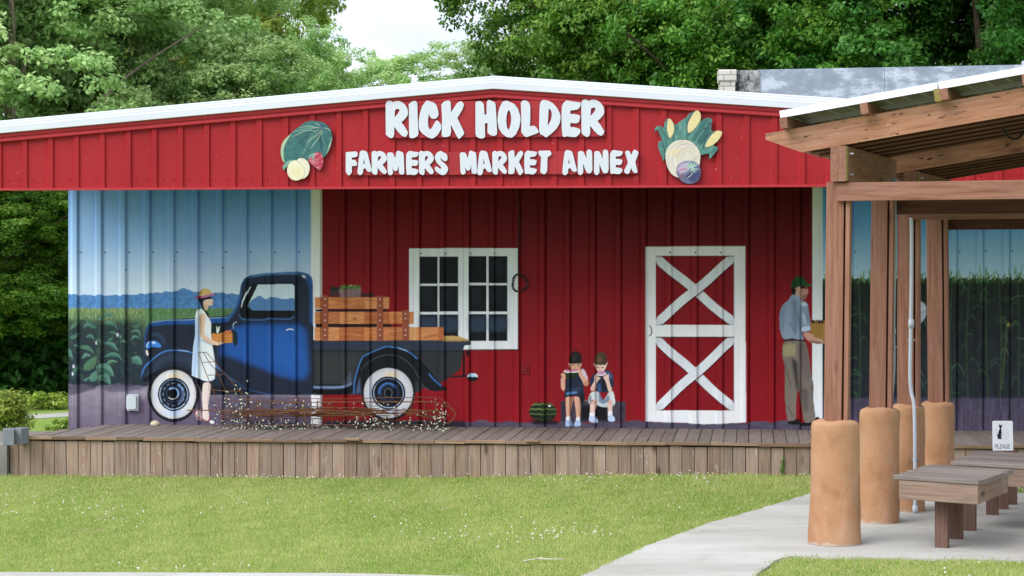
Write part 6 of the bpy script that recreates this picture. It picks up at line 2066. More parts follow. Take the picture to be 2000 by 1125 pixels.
    for k in range(3):
        ua, ub = u0 + k * 1.29, u0 + (k + 1) * 1.29 - .012
        for r_ in range(3):
            va, vb = -.19 + r_ * .82, -.19 + (r_ + 1) * .82 - .012
            zz = .095
            m = MB()
            for (pa, pb) in (((ua, va), (ub, va)), ((ua, vb), (ub, vb))):
                m.beam(Lp(pa[0], pa[1] + (.01 if pa[1] == va else -.01), zt(pa[0]) + zz + .028), Lp(pb[0], pb[1] + (.01 if pa[1] == va else -.01), zt(pb[0]) + zz + .028), .02, .058, up=pn)
            for (pa, pb) in (((ua + .01, va + .022), (ua + .01, vb - .022)), ((ub - .01, va + .022), (ub - .01, vb - .022))):
                m.beam(Lp(pa[0], pa[1], zt(pa[0]) + zz + .028), Lp(pb[0], pb[1], zt(pb[0]) + zz + .028), .02, .057, up=pn)
            fr = m.build('solar_panel', M['panelframe'], root)
            vs = [Lp(ua + .02, va + .02, zt(ua) + zz + .03), Lp(ub - .02, va + .02, zt(ub) + zz + .03), Lp(ub - .02, vb - .02, zt(ub) + zz + .03), Lp(ua + .02, vb - .02, zt(ua) + zz + .03)]
            vs += [p + pn * .006 for p in vs]
            g = [(0, 0, 0), (ub - ua, 0, 0), (ub - ua, vb - va, 0), (0, vb - va, 0)] * 2
            m = MB()
            m.add(vs, [(0, 3, 2, 1), (4, 5, 6, 7), (0, 1, 5, 4), (1, 2, 6, 5), (2, 3, 7, 6), (3, 0, 4, 7)], g)
            m.build('solar_cells', M['cells'], fr)
    return root, Lp


gz = float(ground_z(c1p.x, c1p.y)) + .022
for p in (c1p, c2p, c3p, c4p): p.z = gz
v1a = (c2p - c1p).dot(ROW)
fr1 = Vector((c1p.x, c1p.y, gz)) + CRS * 1.80
fr2 = fr1 + ROW * v1a
per1, L1 = pergola(c1p, [(c1p, .212, .192, 1.0, .02, 1), (c2p, .178, .176, 1.01, .02, 2), (fr1, .215, .195, 1.0, 0, 5), (fr2, .19, .18, 1.0, 0, 6)], 0.0, 'brown timber pergola nearest the lawn on round earthen columns under solar panels', -.42)
v3 = (c4p - c3p).dot(ROW)
fr3 = Vector((c3p.x, c3p.y, gz)) + CRS * 1.80
per2, L2 = pergola(c3p, [(c3p, .158, .158, .985, -.0, 3), (c4p, .166, .166, .925, -.02, 4), (fr3, .18, .17, .98, 0, 7), (fr3 + ROW * v3, .18, .17, .95, 0, 8)], -.09, 'second brown timber pergola, close behind the first and nearer the red wall', -.42)

# conduits
m = MB()
c2t = onD(1743, 395, c2p.dot(FWD) + .06)
cp = lambda x, y, d: onD(x, y, d)
D2 = (c2p - CAM).dot(FWD) + .02
pts = [cp(1748, 380, D2), cp(1747.5, 400, D2), cp(1747, 500, D2), cp(1745, 640, D2), cp(1745.5, 690, D2), cp(1744.5, 735, D2), cp(1740, 790, D2 + .02), cp(1738, 812, D2 + .05)]
m.tube(catmull(pts, 6), .0165, 10)
cd = m.build('conduit', M['greypipe'], per1, smooth=True)
m = MB()
m.tube([cp(1745, 641, D2), cp(1745, 653, D2)], .023, 10)
m.build('coupling', M['greypipe'], cd, smooth=True)
m = MB()
for y in (486, 678): m.tube([cp(1739, y, D2 + .01), cp(1751, y, D2 + .01)], .008, 6)
m.build('strap', M['steel'], cd)
D3 = (c3p - CAM).dot(FWD) - .19
zb_ = gz
pts = [cp(1779, 425, D3), cp(1780.5, 450, D3), cp(1780, 560, D3), cp(1778.5, 660, D3), cp(1777.5, 735, D3), cp(1780, 765, D3), cp(1785, 790, D3 - .02), cp(1786.5, 830, D3 - .03), cp(1787, 900, D3 - .03), cp(1787.5, 1004, D3 - .03)]
pts[-1].z = zb_
m = MB()
m.tube(catmull(pts, 6), .0170, 12)
cd = m.build('conduit', M['pvc'], per2, smooth=True)
m = MB()
m.tube([cp(1780, 624, D3), cp(1779.5, 640, D3)], .027, 12)
q = cp(1787.5, 1004, D3 - .03)
m.tube([Vector((q.x, q.y, zb_)), Vector((q.x, q.y, zb_ + .07))], .026, 12)
m.build('coupling', M['pvc'], cd, smooth=True)
m = MB()
m.tube([cp(1772, 664, D3 + .015), cp(1787, 664, D3 + .015)], .010, 6)
m.tube([cp(1780, 897, D3 - .0), cp(1794, 897, D3 - .0)], .012, 6)
m.build('strap', M['steel'], cd)
# little flood lamp and a loop of cable under the first roof
DL = D2 + .25
fl = MB()
p = onD(1714, 330, DL)
fl.box(p, .10, .10, .13, .1, bev=.01)
fl.tube([onD(1706, 296, DL), onD(1706, 335, DL), onD(1711, 356, DL)], .012, 6)
lo = fl.build('flood_light', M['black'], per1)
fl = MB()
fl.beam(onD(1721, 337, DL), onD(1751, 354, DL - .05), .10, .03)
fl.build('lamp_arm', M['greypipe'], lo)
cbm = MB()
DB = (c1p - CAM).dot(FWD) + .5
cbm.tube(catmull([onD(1958, 240, DB), onD(1962, 256, DB), onD(1974, 270, DB), (onD(1988, 270, DB)), onD(1999, 258, DB), onD(2006, 240, DB)], 6), .010, 6)
cbm.build('cable', M['black'], per1, smooth=True)

# ------------------------------------------------------------------ two plank benches
def bench(corners, htop, legs, label):
    """corners FL, FR, BR, BL as pixels of the top, legs as pixels of their feet"""
    root = thing('plank_bench', onG(*legs[1]), label, 'bench', 'plank benches under the pergolas')
    FL, FR, BR, BL = [onZ(x, y, htop) for x, y in corners]
    BR = FR + (BL - FL)
    wv, lv = (FR - FL), (BL - FL)
    W_, L_ = wv.length, lv.length
    wv.normalize()
    lv.normalize()
    m = MB()
    n = 5
    bwid = L_ / n
    for k in range(n):
        c = FL + lv * (bwid * (k + .5)) - UPZ * .018
        m.beam(c - wv * .0 + wv * rp.uniform(-.008, .004), c + wv * (W_ + rp.uniform(-.006, .01)), bwid - .006, .036, t=rp.random(), bev=.005)
    m.build('seat_board', M['bench_top'], root)
    ins, ah = .03, .155
    zc_ = htop - .037 - ah / 2
    def pt(a, b): return FL + wv * a + lv * b
    m = MB()
    def zz(p): return Vector((p.x, p.y, zc_))
    m.beam(zz(pt(ins, ins)), zz(pt(W_ - ins, ins)), .04, ah, t=.6, bev=.004)
    m.beam(zz(pt(ins, L_ - ins)), zz(pt(W_ - ins, L_ - ins)), .04, ah, t=.3, bev=.004)
    m.beam(zz(pt(ins + .02, ins + .021)), zz(pt(ins + .02, L_ - ins - .021)), .04, ah - .002, t=.4, bev=.004)
    m.beam(zz(pt(W_ - ins - .02, ins + .021)), zz(pt(W_ - ins - .02, L_ - ins - .021)), .04, ah - .002, t=.8, bev=.004)
    m.build('apron', M['bench_side'], root)
    rz = math.atan2(wv.y, wv.x)
    for (x, y) in legs:
        p = onG(x, y, .022)
        m = MB()
        m.beam(Vector((p.x, p.y, gz)), Vector((p.x, p.y, zc_ + .06)), .105, .07, up=lv, t=rp.random(), bev=.004)
        m.build('leg', M['bench_leg'], root)
    return root


HT = gz + .585
bench([(1750, 928), (1917, 939), (1968, 912), (1815, 907)], HT, [(1840, 1069), (1868, 1052), (1894, 1036)], 'weathered plank bench in front, fully in view between the columns')
bench([(1862, 901), (2046, 911), (2090, 884), (1913, 880)], HT, [(1938, 1005), (1958, 994), (1975, 985)], 'weathered plank bench behind the first one, with a white cat sign on it')
# the white sign standing on the rear bench
SD = (onZ(1950, 881, HT) - CAM).dot(FWD)
sgn = thing('notice_sign', onD(1959, 880, SD), 'small white sign with a black and a white cat reading PLEASE on the rear bench', 'sign')
pA, pB, pC = onD(1939, 880, SD), onD(1979, 880, SD), onD(1940, 822, SD)
ex = (pB - pA)
sw = ex.length
ex.normalize()
ez = Vector((0, 0, 1)) + FWD * .08
ez.normalize()
sh = (pC - pA).length
nrm = ex.cross(ez).normalized()
def sp_(a, b, o=0.0): return pA + ex * (a * sw) + ez * (b * sh) + nrm * o
outl = []
for (cx_, cy_, a0) in ((.93, .95, 0), (.07, .95, 90)):
    for k in range(5):
        a = math.radians(a0 + k * 22.5)
        outl.append(sp_(cx_ + .07 * math.cos(a), cy_ + .05 * math.sin(a)))
m = MB()
m.poly([sp_(0, 0), sp_(1, 0)] + outl, .006, nrm)
m.build('plate', mat_plain('sign_white', S(240, 243, 247), .4, .3, var=.02), sgn)
zs = lambda l: [sp_((x - 178) / (570 - 178), (735 - y) / (735 - 205), .0012) for x, y in l]
bc = [(300, 262), (320, 282), (345, 282), (362, 268), (358, 310), (345, 345), (352, 400), (352, 450), (345, 500), (355, 530), (278, 530), (276, 500), (262, 470), (285, 440), (300, 380), (322, 345), (308, 320)]
m = MB()
m.poly(zs(bc), .001, nrm)
m.tube([p for p in zs([(268, 470), (255, 440), (258, 410), (245, 370), (236, 355)])], .0012, 4)
m.build('black_cat', mat_plain('cat_black', S(30, 30, 30), .5, .3), sgn)
m = MB()
m.poly(zs([(300, 470), (330, 430), (345, 440), (340, 480), (350, 520), (300, 522)]), .0004, nrm)
for pl in ([(385, 262), (392, 285), (415, 285), (428, 270), (430, 320), (412, 340), (440, 390), (465, 450), (470, 520), (440, 540), (380, 530), (372, 440), (378, 370), (392, 335), (380, 310), (385, 262)], [(470, 500), (490, 460), (488, 400), (478, 370)], [(400, 430), (398, 520)], [(430, 440), (428, 530)]):
    m.tube(zs(pl), .0007, 4)
m.build('white_cat', mat_plain('cat_grey', S(196, 200, 206), .5, .3), sgn)
tc = bpy.data.curves.new('lettering', 'FONT')
tc.body = 'PLEASE'
tc.shear = .22
tc.size = 1
tc.extrude = .01
tmp = bpy.data.objects.new('lettering', tc)
tme = bpy.data.meshes.new_from_object(tmp)
bpy.data.objects.remove(tmp)
xs_ = [v.co.x for v in tme.vertices]
ys_ = [v.co.y for v in tme.vertices]
tx0, tx1, ty0, ty1 = min(xs_), max(xs_), min(ys_), max(ys_)
for v in tme.vertices:
    a = (215 + (v.co.x - tx0) / (tx1 - tx0) * (512 - 215) - 178) / (570 - 178)
    b = (735 - (700 - (v.co.y - ty0) / (ty1 - ty0) * (700 - 622))) / (735 - 205)
    v.co = sp_(a, b, .0012 + (v.co.z) * .02)
link('lettering', tme, mat_plain('letter_grey', S(96, 98, 102), .5, .3), sgn)
# ------------------------------------------------------------------ vegetation
def pip(px, py, poly):
    r = np.zeros(px.shape, dtype=bool)
    n = len(poly)
    for i in range(n):
        xa, ya = poly[i]
        xb, yb = poly[(i + 1) % n]
        if ya == yb: continue
        c = (py >= min(ya, yb)) & (py < max(ya, yb))
        r ^= c & (px < xa + (py - ya) * (xb - xa) / (yb - ya))
    return r


def lawn_pts(n, d0, d1, seed, marg=.03, power=1.0):
    g = np.random.default_rng(seed)
    D = d0 + (d1 - d0) * g.random(n) ** power
    xc = (g.random(n) - .5) * 2 * (D * .245 + .2)
    X = xc * RGT.x + D * FWD.x
    Y = xc * RGT.y + D * FWD.y
    jx, jy = g.normal(0, .018, n), g.normal(0, .018, n)
    ok = ~pip(X + jx, Y + jy, pad_poly) & ~pip(X + jx, Y + jy, kerb_poly)
    ok &= ~((Y > YF - .035) & (X > dL0.x - 2.5 - .0)) | (X > 99)
    return X[ok], Y[ok]


def fbm(X, Y, s, seed):
    g = np.random.default_rng(seed)
    r = np.zeros(X.shape)
    for k in range(9):
        a = g.random() * 2 * PI
        f = s * (1.25 ** k)
        r += np.sin((X * math.cos(a) + Y * math.sin(a)) * f + g.random() * 6.28) / (1 + k * .35)
    return r / 3.0


X, Y = lawn_pts(520000, 15.2, 24.6, 31)
n = len(X)
g = np.random.default_rng(32)
patch = fbm(X, Y, 1.6, 5)
fine = fbm(X, Y, 9.0, 6)
h = .017 + .016 * g.random(n) + .006 * np.clip(patch, -1, 1) + .008 * np.clip(fine, -1, 1)
nearwall = np.clip((Y - (YF - .22)) / .2, 0, 1)
h = h * (1 + .9 * nearwall * g.random(n))
bare = fbm(X, Y, 1.1, 9) > 1.15
h = np.where(bare, h * .35, h)
ang = g.random(n) * 2 * PI
lean = (.25 + .6 * g.random(n)) * h
w = .0030 + .0032 * g.random(n)
Zg = ground_z(X, Y) + np.where(pip(X, Y, pad_poly), .02, 0)
ta = g.random(n) * 2 * PI
bx_, by_ = np.cos(ta) * w, np.sin(ta) * w
V = np.empty((n, 3, 3))
V[:, 0] = np.stack([X - bx_, Y - by_, Zg - .004], 1)
V[:, 1] = np.stack([X + bx_, Y + by_, Zg - .004], 1)
V[:, 2] = np.stack([X + np.cos(ang) * lean, Y + np.sin(ang) * lean, Zg + h], 1)
ca, cb_, cc_ = srgb(140, 168, 80), srgb(182, 199, 118), srgb(208, 200, 152)
q = np.clip(.5 + .34 * patch + .32 * fine + .6 * (g.random(n) - .5), 0, 1)[:, None]
C = ca * (1 - q) + cb_ * q
dry = (g.random(n) < .16 + .22 * np.clip(fbm(X, Y, .9, 12), 0, 1))[:, None]
C = np.where(dry, cc_, C)
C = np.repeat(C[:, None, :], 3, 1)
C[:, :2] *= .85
C *= np.array([1.06, 1.02, .98])
br = np.clip((fbm(X, Y, 1.1, 9) - .95) / .4, 0, 1)[:, None, None] * (g.random(n) < .75)[:, None, None]
C = C * (1 - br) + srgb(176, 160, 118) * .8 * br
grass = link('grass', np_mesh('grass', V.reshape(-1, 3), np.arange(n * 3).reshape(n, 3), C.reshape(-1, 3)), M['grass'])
tag(grass, 'short clover-rich lawn grass between the deck and the concrete path', 'grass', kind='stuff')

# clover heads
X, Y = lawn_pts(10500, 15.5, 24.4, 41)
den = fbm(X, Y, 1.3, 15) + .6 * fbm(X, Y, 5.0, 16)
g = np.random.default_rng(42)
keep = (den + g.normal(0, .35, len(X)) > .95) | ((Y > YF - .30) & (g.random(len(X)) < .55))
X, Y = X[keep], Y[keep]
bmc = bmesh.new()
bmesh.ops.create_icosphere(bmc, subdivisions=1, radius=1)
BV = np.array([v.co[:] for v in bmc.verts])
BF = np.array([[v.index for v in f.verts] for f in bmc.faces])
bmc.free()
n = len(X)
rad = .0042 + .0048 * g.random(n)
cen = np.stack([X, Y, ground_z(X, Y) + .03 + .03 * g.random(n)], 1)
V = cen[:, None, :] + BV[None] * rad[:, None, None]
Fc = (BF[None] + (np.arange(n) * len(BV))[:, None, None]).reshape(-1, 3)
clover = link('clover_flowers', np_mesh('clover_flowers', V.reshape(-1, 3), Fc), M['clover'])
tag(clover, 'scattered white clover heads in the lawn', 'clover', kind='stuff')

# a bleached twig, a fallen red leaf, a weed on the skirt
tw = MB()
a = [onG(1022, 1096, .03), onG(1045, 1092, .035), onG(1075, 1092, .04), onG(1101, 1092, .035)]
tw.tube(catmull(a, 4), [.0045] * 5 + [.004] * 4 + [.003] * 4, 6)
tw.tube([a[1], onG(1060, 1089, .06)], .004, 5)
tag(tw.build('twig', M['bleached'], smooth=True), 'bleached bare twig lying in the lawn near the path', 'twig')


def leaf_mesh(name, centers, normals, size, colors, aspect=.55, seed=1, jit=.8):
    """many small pointed leaves, each a folded pair of faces"""
    g = np.random.default_rng(seed)
    n = len(centers)
    N = normals + g.normal(0, jit, (n, 3))
    N /= np.linalg.norm(N, axis=1)[:, None] + 1e-9
    T = g.normal(0, 1, (n, 3))
    T -= N * (T * N).sum(1)[:, None]
    T /= np.linalg.norm(T, axis=1)[:, None] + 1e-9
    B = np.cross(N, T)
    s = size * (.65 + .7 * g.random(n))[:, None]
    V = np.empty((n, 4, 3))
    fold = N * s * .12
    V[:, 0] = centers - T * s
    V[:, 1] = centers + B * s * aspect + fold
    V[:, 2] = centers + T * s
    V[:, 3] = centers - B * s * aspect + fold
    C = np.repeat(colors[:, None, None], 4, 1).repeat(3, 2)
    q = np.arange(n) * 4
    Fa = np.concatenate([np.stack([q, q + 1, q + 2], 1), np.stack([q, q + 2, q + 3], 1)])
    return np_mesh(name, V.reshape(-1, 3), Fa, C.reshape(-1, 3))


def crown_mesh(name, seed, R, H, n_clump, per, leaf, rc=(.45, .85), shape=1.0, bough=None):
    """tufts of leaves over boughs spread through an uneven egg-shaped volume, base at z = 0"""
    g = np.random.default_rng(seed)
    lob = g.random(6) * 6.28

    def spot():
        d = g.normal(0, 1, 3)
        d /= np.linalg.norm(d)
        r = (.30 + .70 * g.random() ** .5)
        a = math.atan2(d[1], d[0])
        w = 1 + .16 * math.sin(2 * a + lob[0]) + .13 * math.sin(3 * a + lob[1] + d[2] * 2) + .10 * math.sin(5 * a + lob[2] + d[2] * 4)
        p = np.array([d[0] * R * r * w, d[1] * R * r * w, H * .5 + d[2] * H * .5 * r * (1 + .1 * math.sin(3 * a + lob[3]))])
        p[:2] *= 1 - .25 * max(0, d[2]) * shape
        return p
    cen, tone, inner = [], [], []
    if bough is None:
        cen = [spot() for _ in range(n_clump)]
        tone = list(g.normal(.5, .17, n_clump))
    else:
        nb_, r0, r1 = bough
        while len(cen) < n_clump:
            c, rb, tn = spot(), g.uniform(r0, r1), g.normal(.48, .14)
            for _ in range(int(n_clump / nb_)):
                d = g.normal(0, 1, 3)
                d[2] = abs(d[2]) * (1 if g.random() < .82 else -1)
                d /= np.linalg.norm(d)
                cen.append(c + d * rb * np.array([1.15, 1.15, .75]) * g.uniform(.78, 1.12))
                tone.append(tn + g.normal(0, .10) + .10 * d[2])
    P_, N_, C_ = [], [], []
    for c, tn in zip(cen, tone):
        rr = g.uniform(*rc)
        k = int(per * g.uniform(.6, 1.3))
        d = g.normal(0, 1, (k, 3))
        d /= np.linalg.norm(d, axis=1)[:, None]
        rad = g.random(k) ** .4
        p = c + d * rad[:, None] * rr * np.array([1.15, 1.15, .62])
        out = (c - np.array([0, 0, H * .45]))
        out = out / (np.linalg.norm(out) + 1e-6)
        P_.append(p)
        N_.append(d * .5 + out * .25 + np.array([0, 0, .9]))
        C_.append(np.clip(tn + g.normal(0, .13, k), 0, 1))
    return leaf_mesh(name, np.concatenate(P_), np.concatenate(N_), leaf, np.concatenate(C_), seed=seed, jit=.5), np.array(cen)


def limbs(cen, R, H, z0, seed, r0=.2, n=16):
    """tapered trunk with limbs that reach into the crown; z = 0 is the ground"""
    rr = random.Random(seed)
    m = MB()
    top = Vector((rr.uniform(-.3, .3), rr.uniform(-.3, .3), z0 + H * .72))
    tr = [Vector((0, 0, -.1)), Vector((rr.uniform(-.1, .1), rr.uniform(-.1, .1), z0 * .6 + .4)), Vector((rr.uniform(-.3, .3), rr.uniform(-.3, .3), z0 + H * .3)), top]
    cc = catmull(tr, 6)
    L_ = len(cc)
    m.tube(cc, [r0 * (1 - .8 * i / (L_ - 1)) + (.06 if i == 0 else 0) for i in range(L_)], 9)
    for k in range(n):
        c = Vector(cen[rr.randrange(len(cen))]) + Vector((0, 0, z0))
        i = min(L_ - 2, max(3, int(L_ * (.25 + .6 * (c.z - z0) / H))))
        s = cc[i]
        mid = s.lerp(c, .5) + Vector((rr.uniform(-.3, .3), rr.uniform(-.3, .3), rr.uniform(.0, .5)))
        q = catmull([s, mid, c], 5)
        b = r0 * rr.uniform(.25, .45)
        m.tube(q, [b * (1 - .8 * j / (len(q) - 1)) for j in range(len(q))], 6)
    return m.mesh('trunk', True)


KINDS = {}
def kind(key, seed, R, H, z0, n_clump, per, leaf, rc, shape, bough, r0, mat, bark, nl=16):
    cm, cen = crown_mesh('crown_' + key, seed, R, H, n_clump, per, leaf, rc, shape, bough)
    cm.materials.append(M[mat])
    tm = limbs(cen, R, H, z0, seed, r0, nl)
    tm.materials.append(M[bark])
    KINDS[key] = (cm, tm, z0)


kind('pale', 51, 3.6, 8.6, 1.2, 1750, 84, .054, (.16, .34), 1.0, (76, .6, 1.05), .13, 'leaf_pale', 'palebark', 14)
kind('pale2', 52, 3.3, 7.4, 1.0, 1550, 84, .054, (.16, .34), 1.2, (68, .55, 1.0), .13, 'leaf_pale', 'palebark', 14)
kind('yellow', 53, 3.6, 9.0, 2.2, 1350, 84, .056, (.16, .36), .8, (58, .6, 1.1), .17, 'leaf_yellow', 'palebark', 26)
kind('dark', 54, 4.2, 9.0, 1.8, 2000, 84, .058, (.18, .40), .8, (70, .8, 1.45), .22, 'leaf_dark', 'bark', 10)
kind('deep', 55, 4.4, 9.4, 1.6, 2350, 84, .056, (.18, .42), .7, (78, .8, 1.5), .22, 'leaf_deep', 'bark', 8)


def tree(key, px, D, s, rz, name, label, group, zoff=0.0, sz=None):
    cm, tm, z0 = KINDS[key]
    p = onD(px, 700, D)
    root = thing(name, Vector((p.x, p.y, zoff)), label, 'tree', group)
    for nm, me in (('crown', cm), ('trunk', tm)):
        o = bpy.data.objects.new(nm, me)
        col.objects.link(o)
        o.parent = root
        o.location = (0, 0, z0 * (sz or s) if nm == 'crown' else 0)
        o.rotation_euler = (0, 0, rz)
        o.scale = (s, s, sz or s)
    return root


GT = 'trees behind the market building'
tree('pale', 40, 41, 1.1, .4, 'broadleaf_tree', 'tall pale green tree at the left edge, above the roof slope', GT, 0, 1.2)
tree('dark', -30, 38.2, .62, 2.1, 'broadleaf_tree', 'leafy tree seen under the left eave beside the mural wall', GT, 0, .43)
tree('pale2', 205, 45, 1.1, 1.3, 'broadleaf_tree', 'pale green tree second from the left above the roof slope', GT, 0, 1.35)
tree('yellow', 370, 51, 1.0, 2.9, 'broadleaf_tree', 'yellow green tree with bare limbs showing, behind the pale ones', GT, 0, 1.3)
tree('yellow', 505, 54, .68, 4.4, 'broadleaf_tree', 'yellow green tree left of the bright gap in the sky', GT, 0, 1.2)
tree('pale2', 440, 42.5, .8, 5.2, 'broadleaf_tree', 'low pale green tree behind the roof, left of the fruit cut-out', GT, 0, .84)
tree('pale', 610, 45, .56, 2.2, 'broadleaf_tree', 'pale green tree sloping down to the bright gap in the sky', GT, 0, .76)
tree('pale', 800, 62, .95, 3.7, 'broadleaf_tree', 'distant low pale tree in the gap behind the ridge', GT, 0, .90)
tree('pale2', 965, 57, .9, .9, 'broadleaf_tree', 'distant pale treetop just right of the roof ridge', GT, 0, 1.02)
tree('dark', 1165, 48, .84, .3, 'broadleaf_tree', 'rich green tree right of the bright gap in the sky', GT, 0, 1.15)
tree('dark', 1350, 51, 1.0, 1.9, 'broadleaf_tree', 'rich green tree above the corn cut-out', GT, 0, 1.25)
tree('dark', 1500, 46, .85, 3.3, 'broadleaf_tree', 'bright sided green tree above the white brick pillar', GT, 0, 1.15)
tree('deep', 1680, 48, 1.0, 4.8, 'broadleaf_tree', 'deep green tree above the weathered parapet', GT, 0, 1.2)
tree('deep', 1900, 45, 1.0, 5.9, 'broadleaf_tree', 'dark tree at the right edge above the pergola roof', GT, 0, 1.2)
tree('deep', 2130, 49, 1.15, 1.1, 'broadleaf_tree', 'dark tree running out of the picture on the right', GT, 0, 1.2)

# dense undergrowth that closes the view under the left eave, one mass
g = np.random.default_rng(77)
cs, ns, cl_ = [], [], []
for k in range(260):
    px = g.uniform(-260, 330)
    D = g.uniform(38.5, 50)
    p = onD(px, 700, D)
    c = np.array([p.x, p.y, abs(g.normal(0, 1.5))])
    kk = 150
    d = g.normal(0, 1, (kk, 3))
    d /= np.linalg.norm(d, axis=1)[:, None]
    cs.append(c + d * (g.random(kk) ** .4)[:, None] * g.uniform(.5, .95))
    ns.append(d * .6 + np.array([0, -.2, .6]))
    cl_.append(np.clip(g.normal(.35, .2) + g.normal(0, .12, kk), 0, 1))
cs = np.concatenate(cs)
ok = cs[:, 2] > 0
um = leaf_mesh('undergrowth', cs[ok], np.concatenate(ns)[ok], .1, np.concatenate(cl_)[ok], seed=78)
tag(link('undergrowth', um, M['leaf_deep']), 'dark mass of undergrowth beyond the footpath', 'undergrowth', kind='stuff')
# far wood that closes the gaps low down behind the trees
cs, ns, cl_ = [], [], []
for k in range(420):
    px = g.uniform(-300, 2400)
    D = g.uniform(64, 80)
    p = onD(px, 700, D)
    hgt = 4.6 + .8 * math.sin(px * .01) + (5.0 if px > 1150 else 0)
    c = np.array([p.x, p.y, g.uniform(.5, hgt)])
    kk = 110
    d = g.normal(0, 1, (kk, 3))
    d /= np.linalg.norm(d, axis=1)[:, None]
    cs.append(c + d * (g.random(kk) ** .4)[:, None] * g.uniform(.9, 1.6))
    ns.append(d * .6 + np.array([0, -.2, .6]))
    cl_.append(np.clip(g.normal(.5, .2) + g.normal(0, .12, kk), 0, 1))
um = leaf_mesh('far_wood', np.concatenate(cs), np.concatenate(ns), .13, np.concatenate(cl_), seed=79)
tag(link('far_woods', um, M['leaf_dark']), 'far wood closing the view between the trees', 'woods', kind='stuff')


def bush(px, py, D, R, H, n_clump, per, leaf, mat, seed, name, label, cat, rc=(.1, .2)):
    cm, cen = crown_mesh('leaves', seed, R, H, n_clump, per, leaf, rc, 1.0)
    p = onD(px, py, D)
    z = float(ground_z(p.x, p.y))
    root = thing(name, Vector((p.x, p.y, z)), label, cat)
    o = bpy.data.objects.new('leaves', cm)
    cm.materials.append(M[mat])
    col.objects.link(o)
    o.parent = root
    m = MB()
    for k in range(6):
        c = Vector(cen[k * 3 % len(cen)])
        m.tube(catmull([(0, 0, -.05), c * .5 + Vector((.02, 0, .05)), c], 4), .012, 5)
    me = m.mesh('stems', True)
    me.materials.append(M['bark'])
    o2 = bpy.data.objects.new('stems', me)
    col.objects.link(o2)
    o2.parent = root
    return root


bush(8, 850, 31, .36, .66, 60, 120, .026, 'leaf_yellow', 61, 'round_shrub', 'round bright green shrub behind the grey blocks at the left edge', 'shrub')
bush(118, 840, 31.5, .20, .2, 14, 60, .03, 'leaf_yellow', 62, 'low_plant', 'low yellow green plant behind the slanting end of the deck', 'plant', (.05, .1))
bush(88, 805, 36.8, .55, .25, 24, 60, .04, 'leaf_yellow', 64, 'weed_clump', 'sunny weeds beyond the footpath', 'plant', (.08, .16))
# weed growing up the skirt
wd = MB()
b = onY(1528, 928, YF - .05)
cs = []
for k in range(26):
    t = k / 26
    cs.append((b.x + rj.uniform(-.025, .025), YF - .05 + rj.uniform(-.02, .01), b.z + .22 * t))
wm_ = leaf_mesh('leaves', np.array(cs), np.tile(np.array([0, -1, .4]), (26, 1)), .017, np.full(26, .5), seed=5)
wroot = thing('weed', Vector((b.x, YF - .05, b.z)), 'small weed climbing the skirt boards near the path', 'weed')
o = link('leaves', wm_, M['leaf_dark'], wroot)
wd.tube([(b.x, YF - .05, b.z - .02), (b.x + .01, YF - .045, b.z + .2)], .003, 5)
wd.build('stem', M['greenwire'], wroot)

# ------------------------------------------------------------------ light: bright haze and cloud with a veiled sun from the front left
world = bpy.data.worlds.new('World')
scene.world = world
world.use_nodes = True
wn, wl = world.node_tree.nodes, world.node_tree.links
for n_ in list(wn): wn.remove(n_)
SUN_EL, SUN_AZ = math.radians(43), math.radians(-138)   # azimuth measured from +Y towards +X
sky = wn.new('ShaderNodeTexSky')
sky.sky_type = 'NISHITA'
sky.sun_disc = False
sky.sun_elevation = SUN_EL
sky.sun_rotation = SUN_AZ
sky.air_density = 1.0
sky.dust_density = 2.0
tcn = wn.new('ShaderNodeTexCoord')
mp = wn.new('ShaderNodeMapping')
mp.inputs['Scale'].default_value = (1, 1, 2.6)
wl.new(tcn.outputs['Generated'], mp.inputs['Vector'])
nz = wn.new('ShaderNodeTexNoise')
nz.inputs['Scale'].default_value = 3.2
nz.inputs['Detail'].default_value = 7
nz.inputs['Roughness'].default_value = .6
wl.new(mp.outputs[0], nz.inputs['Vector'])
rp_ = wn.new('ShaderNodeValToRGB')
rp_.color_ramp.elements[0].position = .14
rp_.color_ramp.elements[1].position = .44
wl.new(nz.outputs[0], rp_.inputs[0])
cloud = wn.new('ShaderNodeRGB')
CLOUD = 8.6
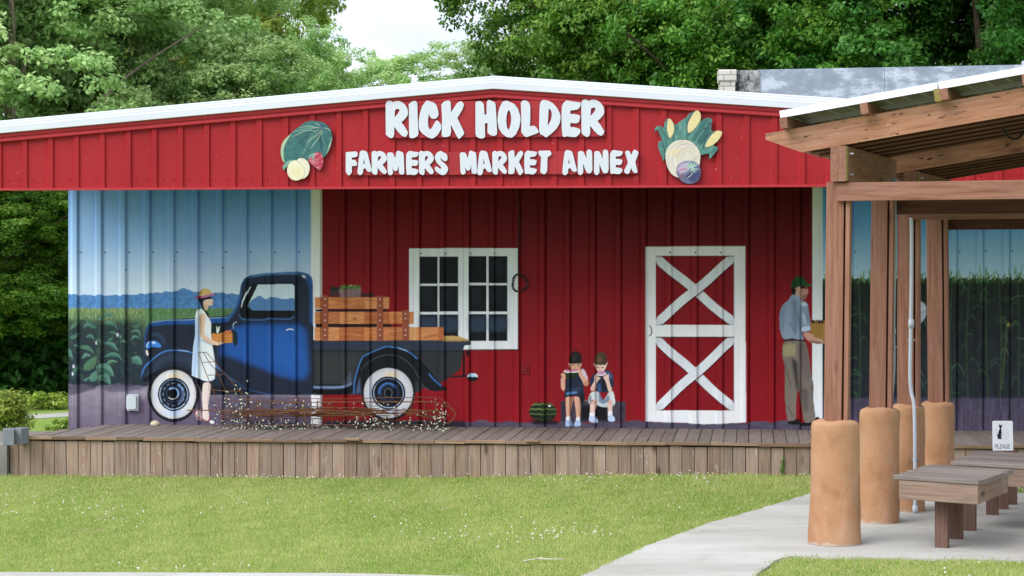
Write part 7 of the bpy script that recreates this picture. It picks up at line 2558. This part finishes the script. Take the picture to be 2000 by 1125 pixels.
cloud.outputs[0].default_value = (CLOUD * .90, CLOUD * .97, CLOUD * 1.12, 1)
mxw = wn.new('ShaderNodeMix')
mxw.data_type = 'RGBA'
wl.new(rp_.outputs[0], mxw.inputs[0])
wl.new(sky.outputs[0], mxw.inputs[6])
wl.new(cloud.outputs[0], mxw.inputs[7])
# a veiled sky is brighter overhead than near the horizon
sxyz = wn.new('ShaderNodeSeparateXYZ')
wl.new(tcn.outputs['Generated'], sxyz.inputs[0])
grd = wn.new('ShaderNodeMapRange')
grd.inputs['From Min'].default_value = 0.0
grd.inputs['From Max'].default_value = 1.0
grd.inputs['To Min'].default_value = .95
grd.inputs['To Max'].default_value = 1.25
wl.new(sxyz.outputs[2], grd.inputs['Value'])
mgr = wn.new('ShaderNodeMix')
mgr.data_type = 'RGBA'
mgr.blend_type = 'MULTIPLY'
mgr.inputs[0].default_value = 1.0
wl.new(mxw.outputs[2], mgr.inputs[6])
wl.new(grd.outputs[0], mgr.inputs[7])
bg = wn.new('ShaderNodeBackground')
bg.inputs['Strength'].default_value = .12
wl.new(mgr.outputs[2], bg.inputs['Color'])
ow = wn.new('ShaderNodeOutputWorld')
wl.new(bg.outputs[0], ow.inputs['Surface'])

sd = bpy.data.lights.new('sun', 'SUN')
sd.energy = 2.5
sd.angle = math.radians(42)
sd.color = (1.0, .985, .965)
so = bpy.data.objects.new('sun', sd)
dirv = Vector((math.sin(SUN_AZ) * math.cos(SUN_EL), math.cos(SUN_AZ) * math.cos(SUN_EL), math.sin(SUN_EL)))
so.rotation_euler = dirv.to_track_quat('Z', 'Y').to_euler()
so.location = (-10, 0, 30)
col.objects.link(so)

vs_ = scene.view_settings
vs_.view_transform = 'Standard'
vs_.look = 'None'
vs_.exposure = 0.3
vs_.gamma = 1.0
vs_.use_curve_mapping = False
scene.render.engine = 'CYCLES'
scene.cycles.max_bounces = 6
scene.cycles.transparent_max_bounces = 4
scene.cycles.use_adaptive_sampling = True
scene.cycles.adaptive_threshold = .02
scene.cycles.use_denoising = True
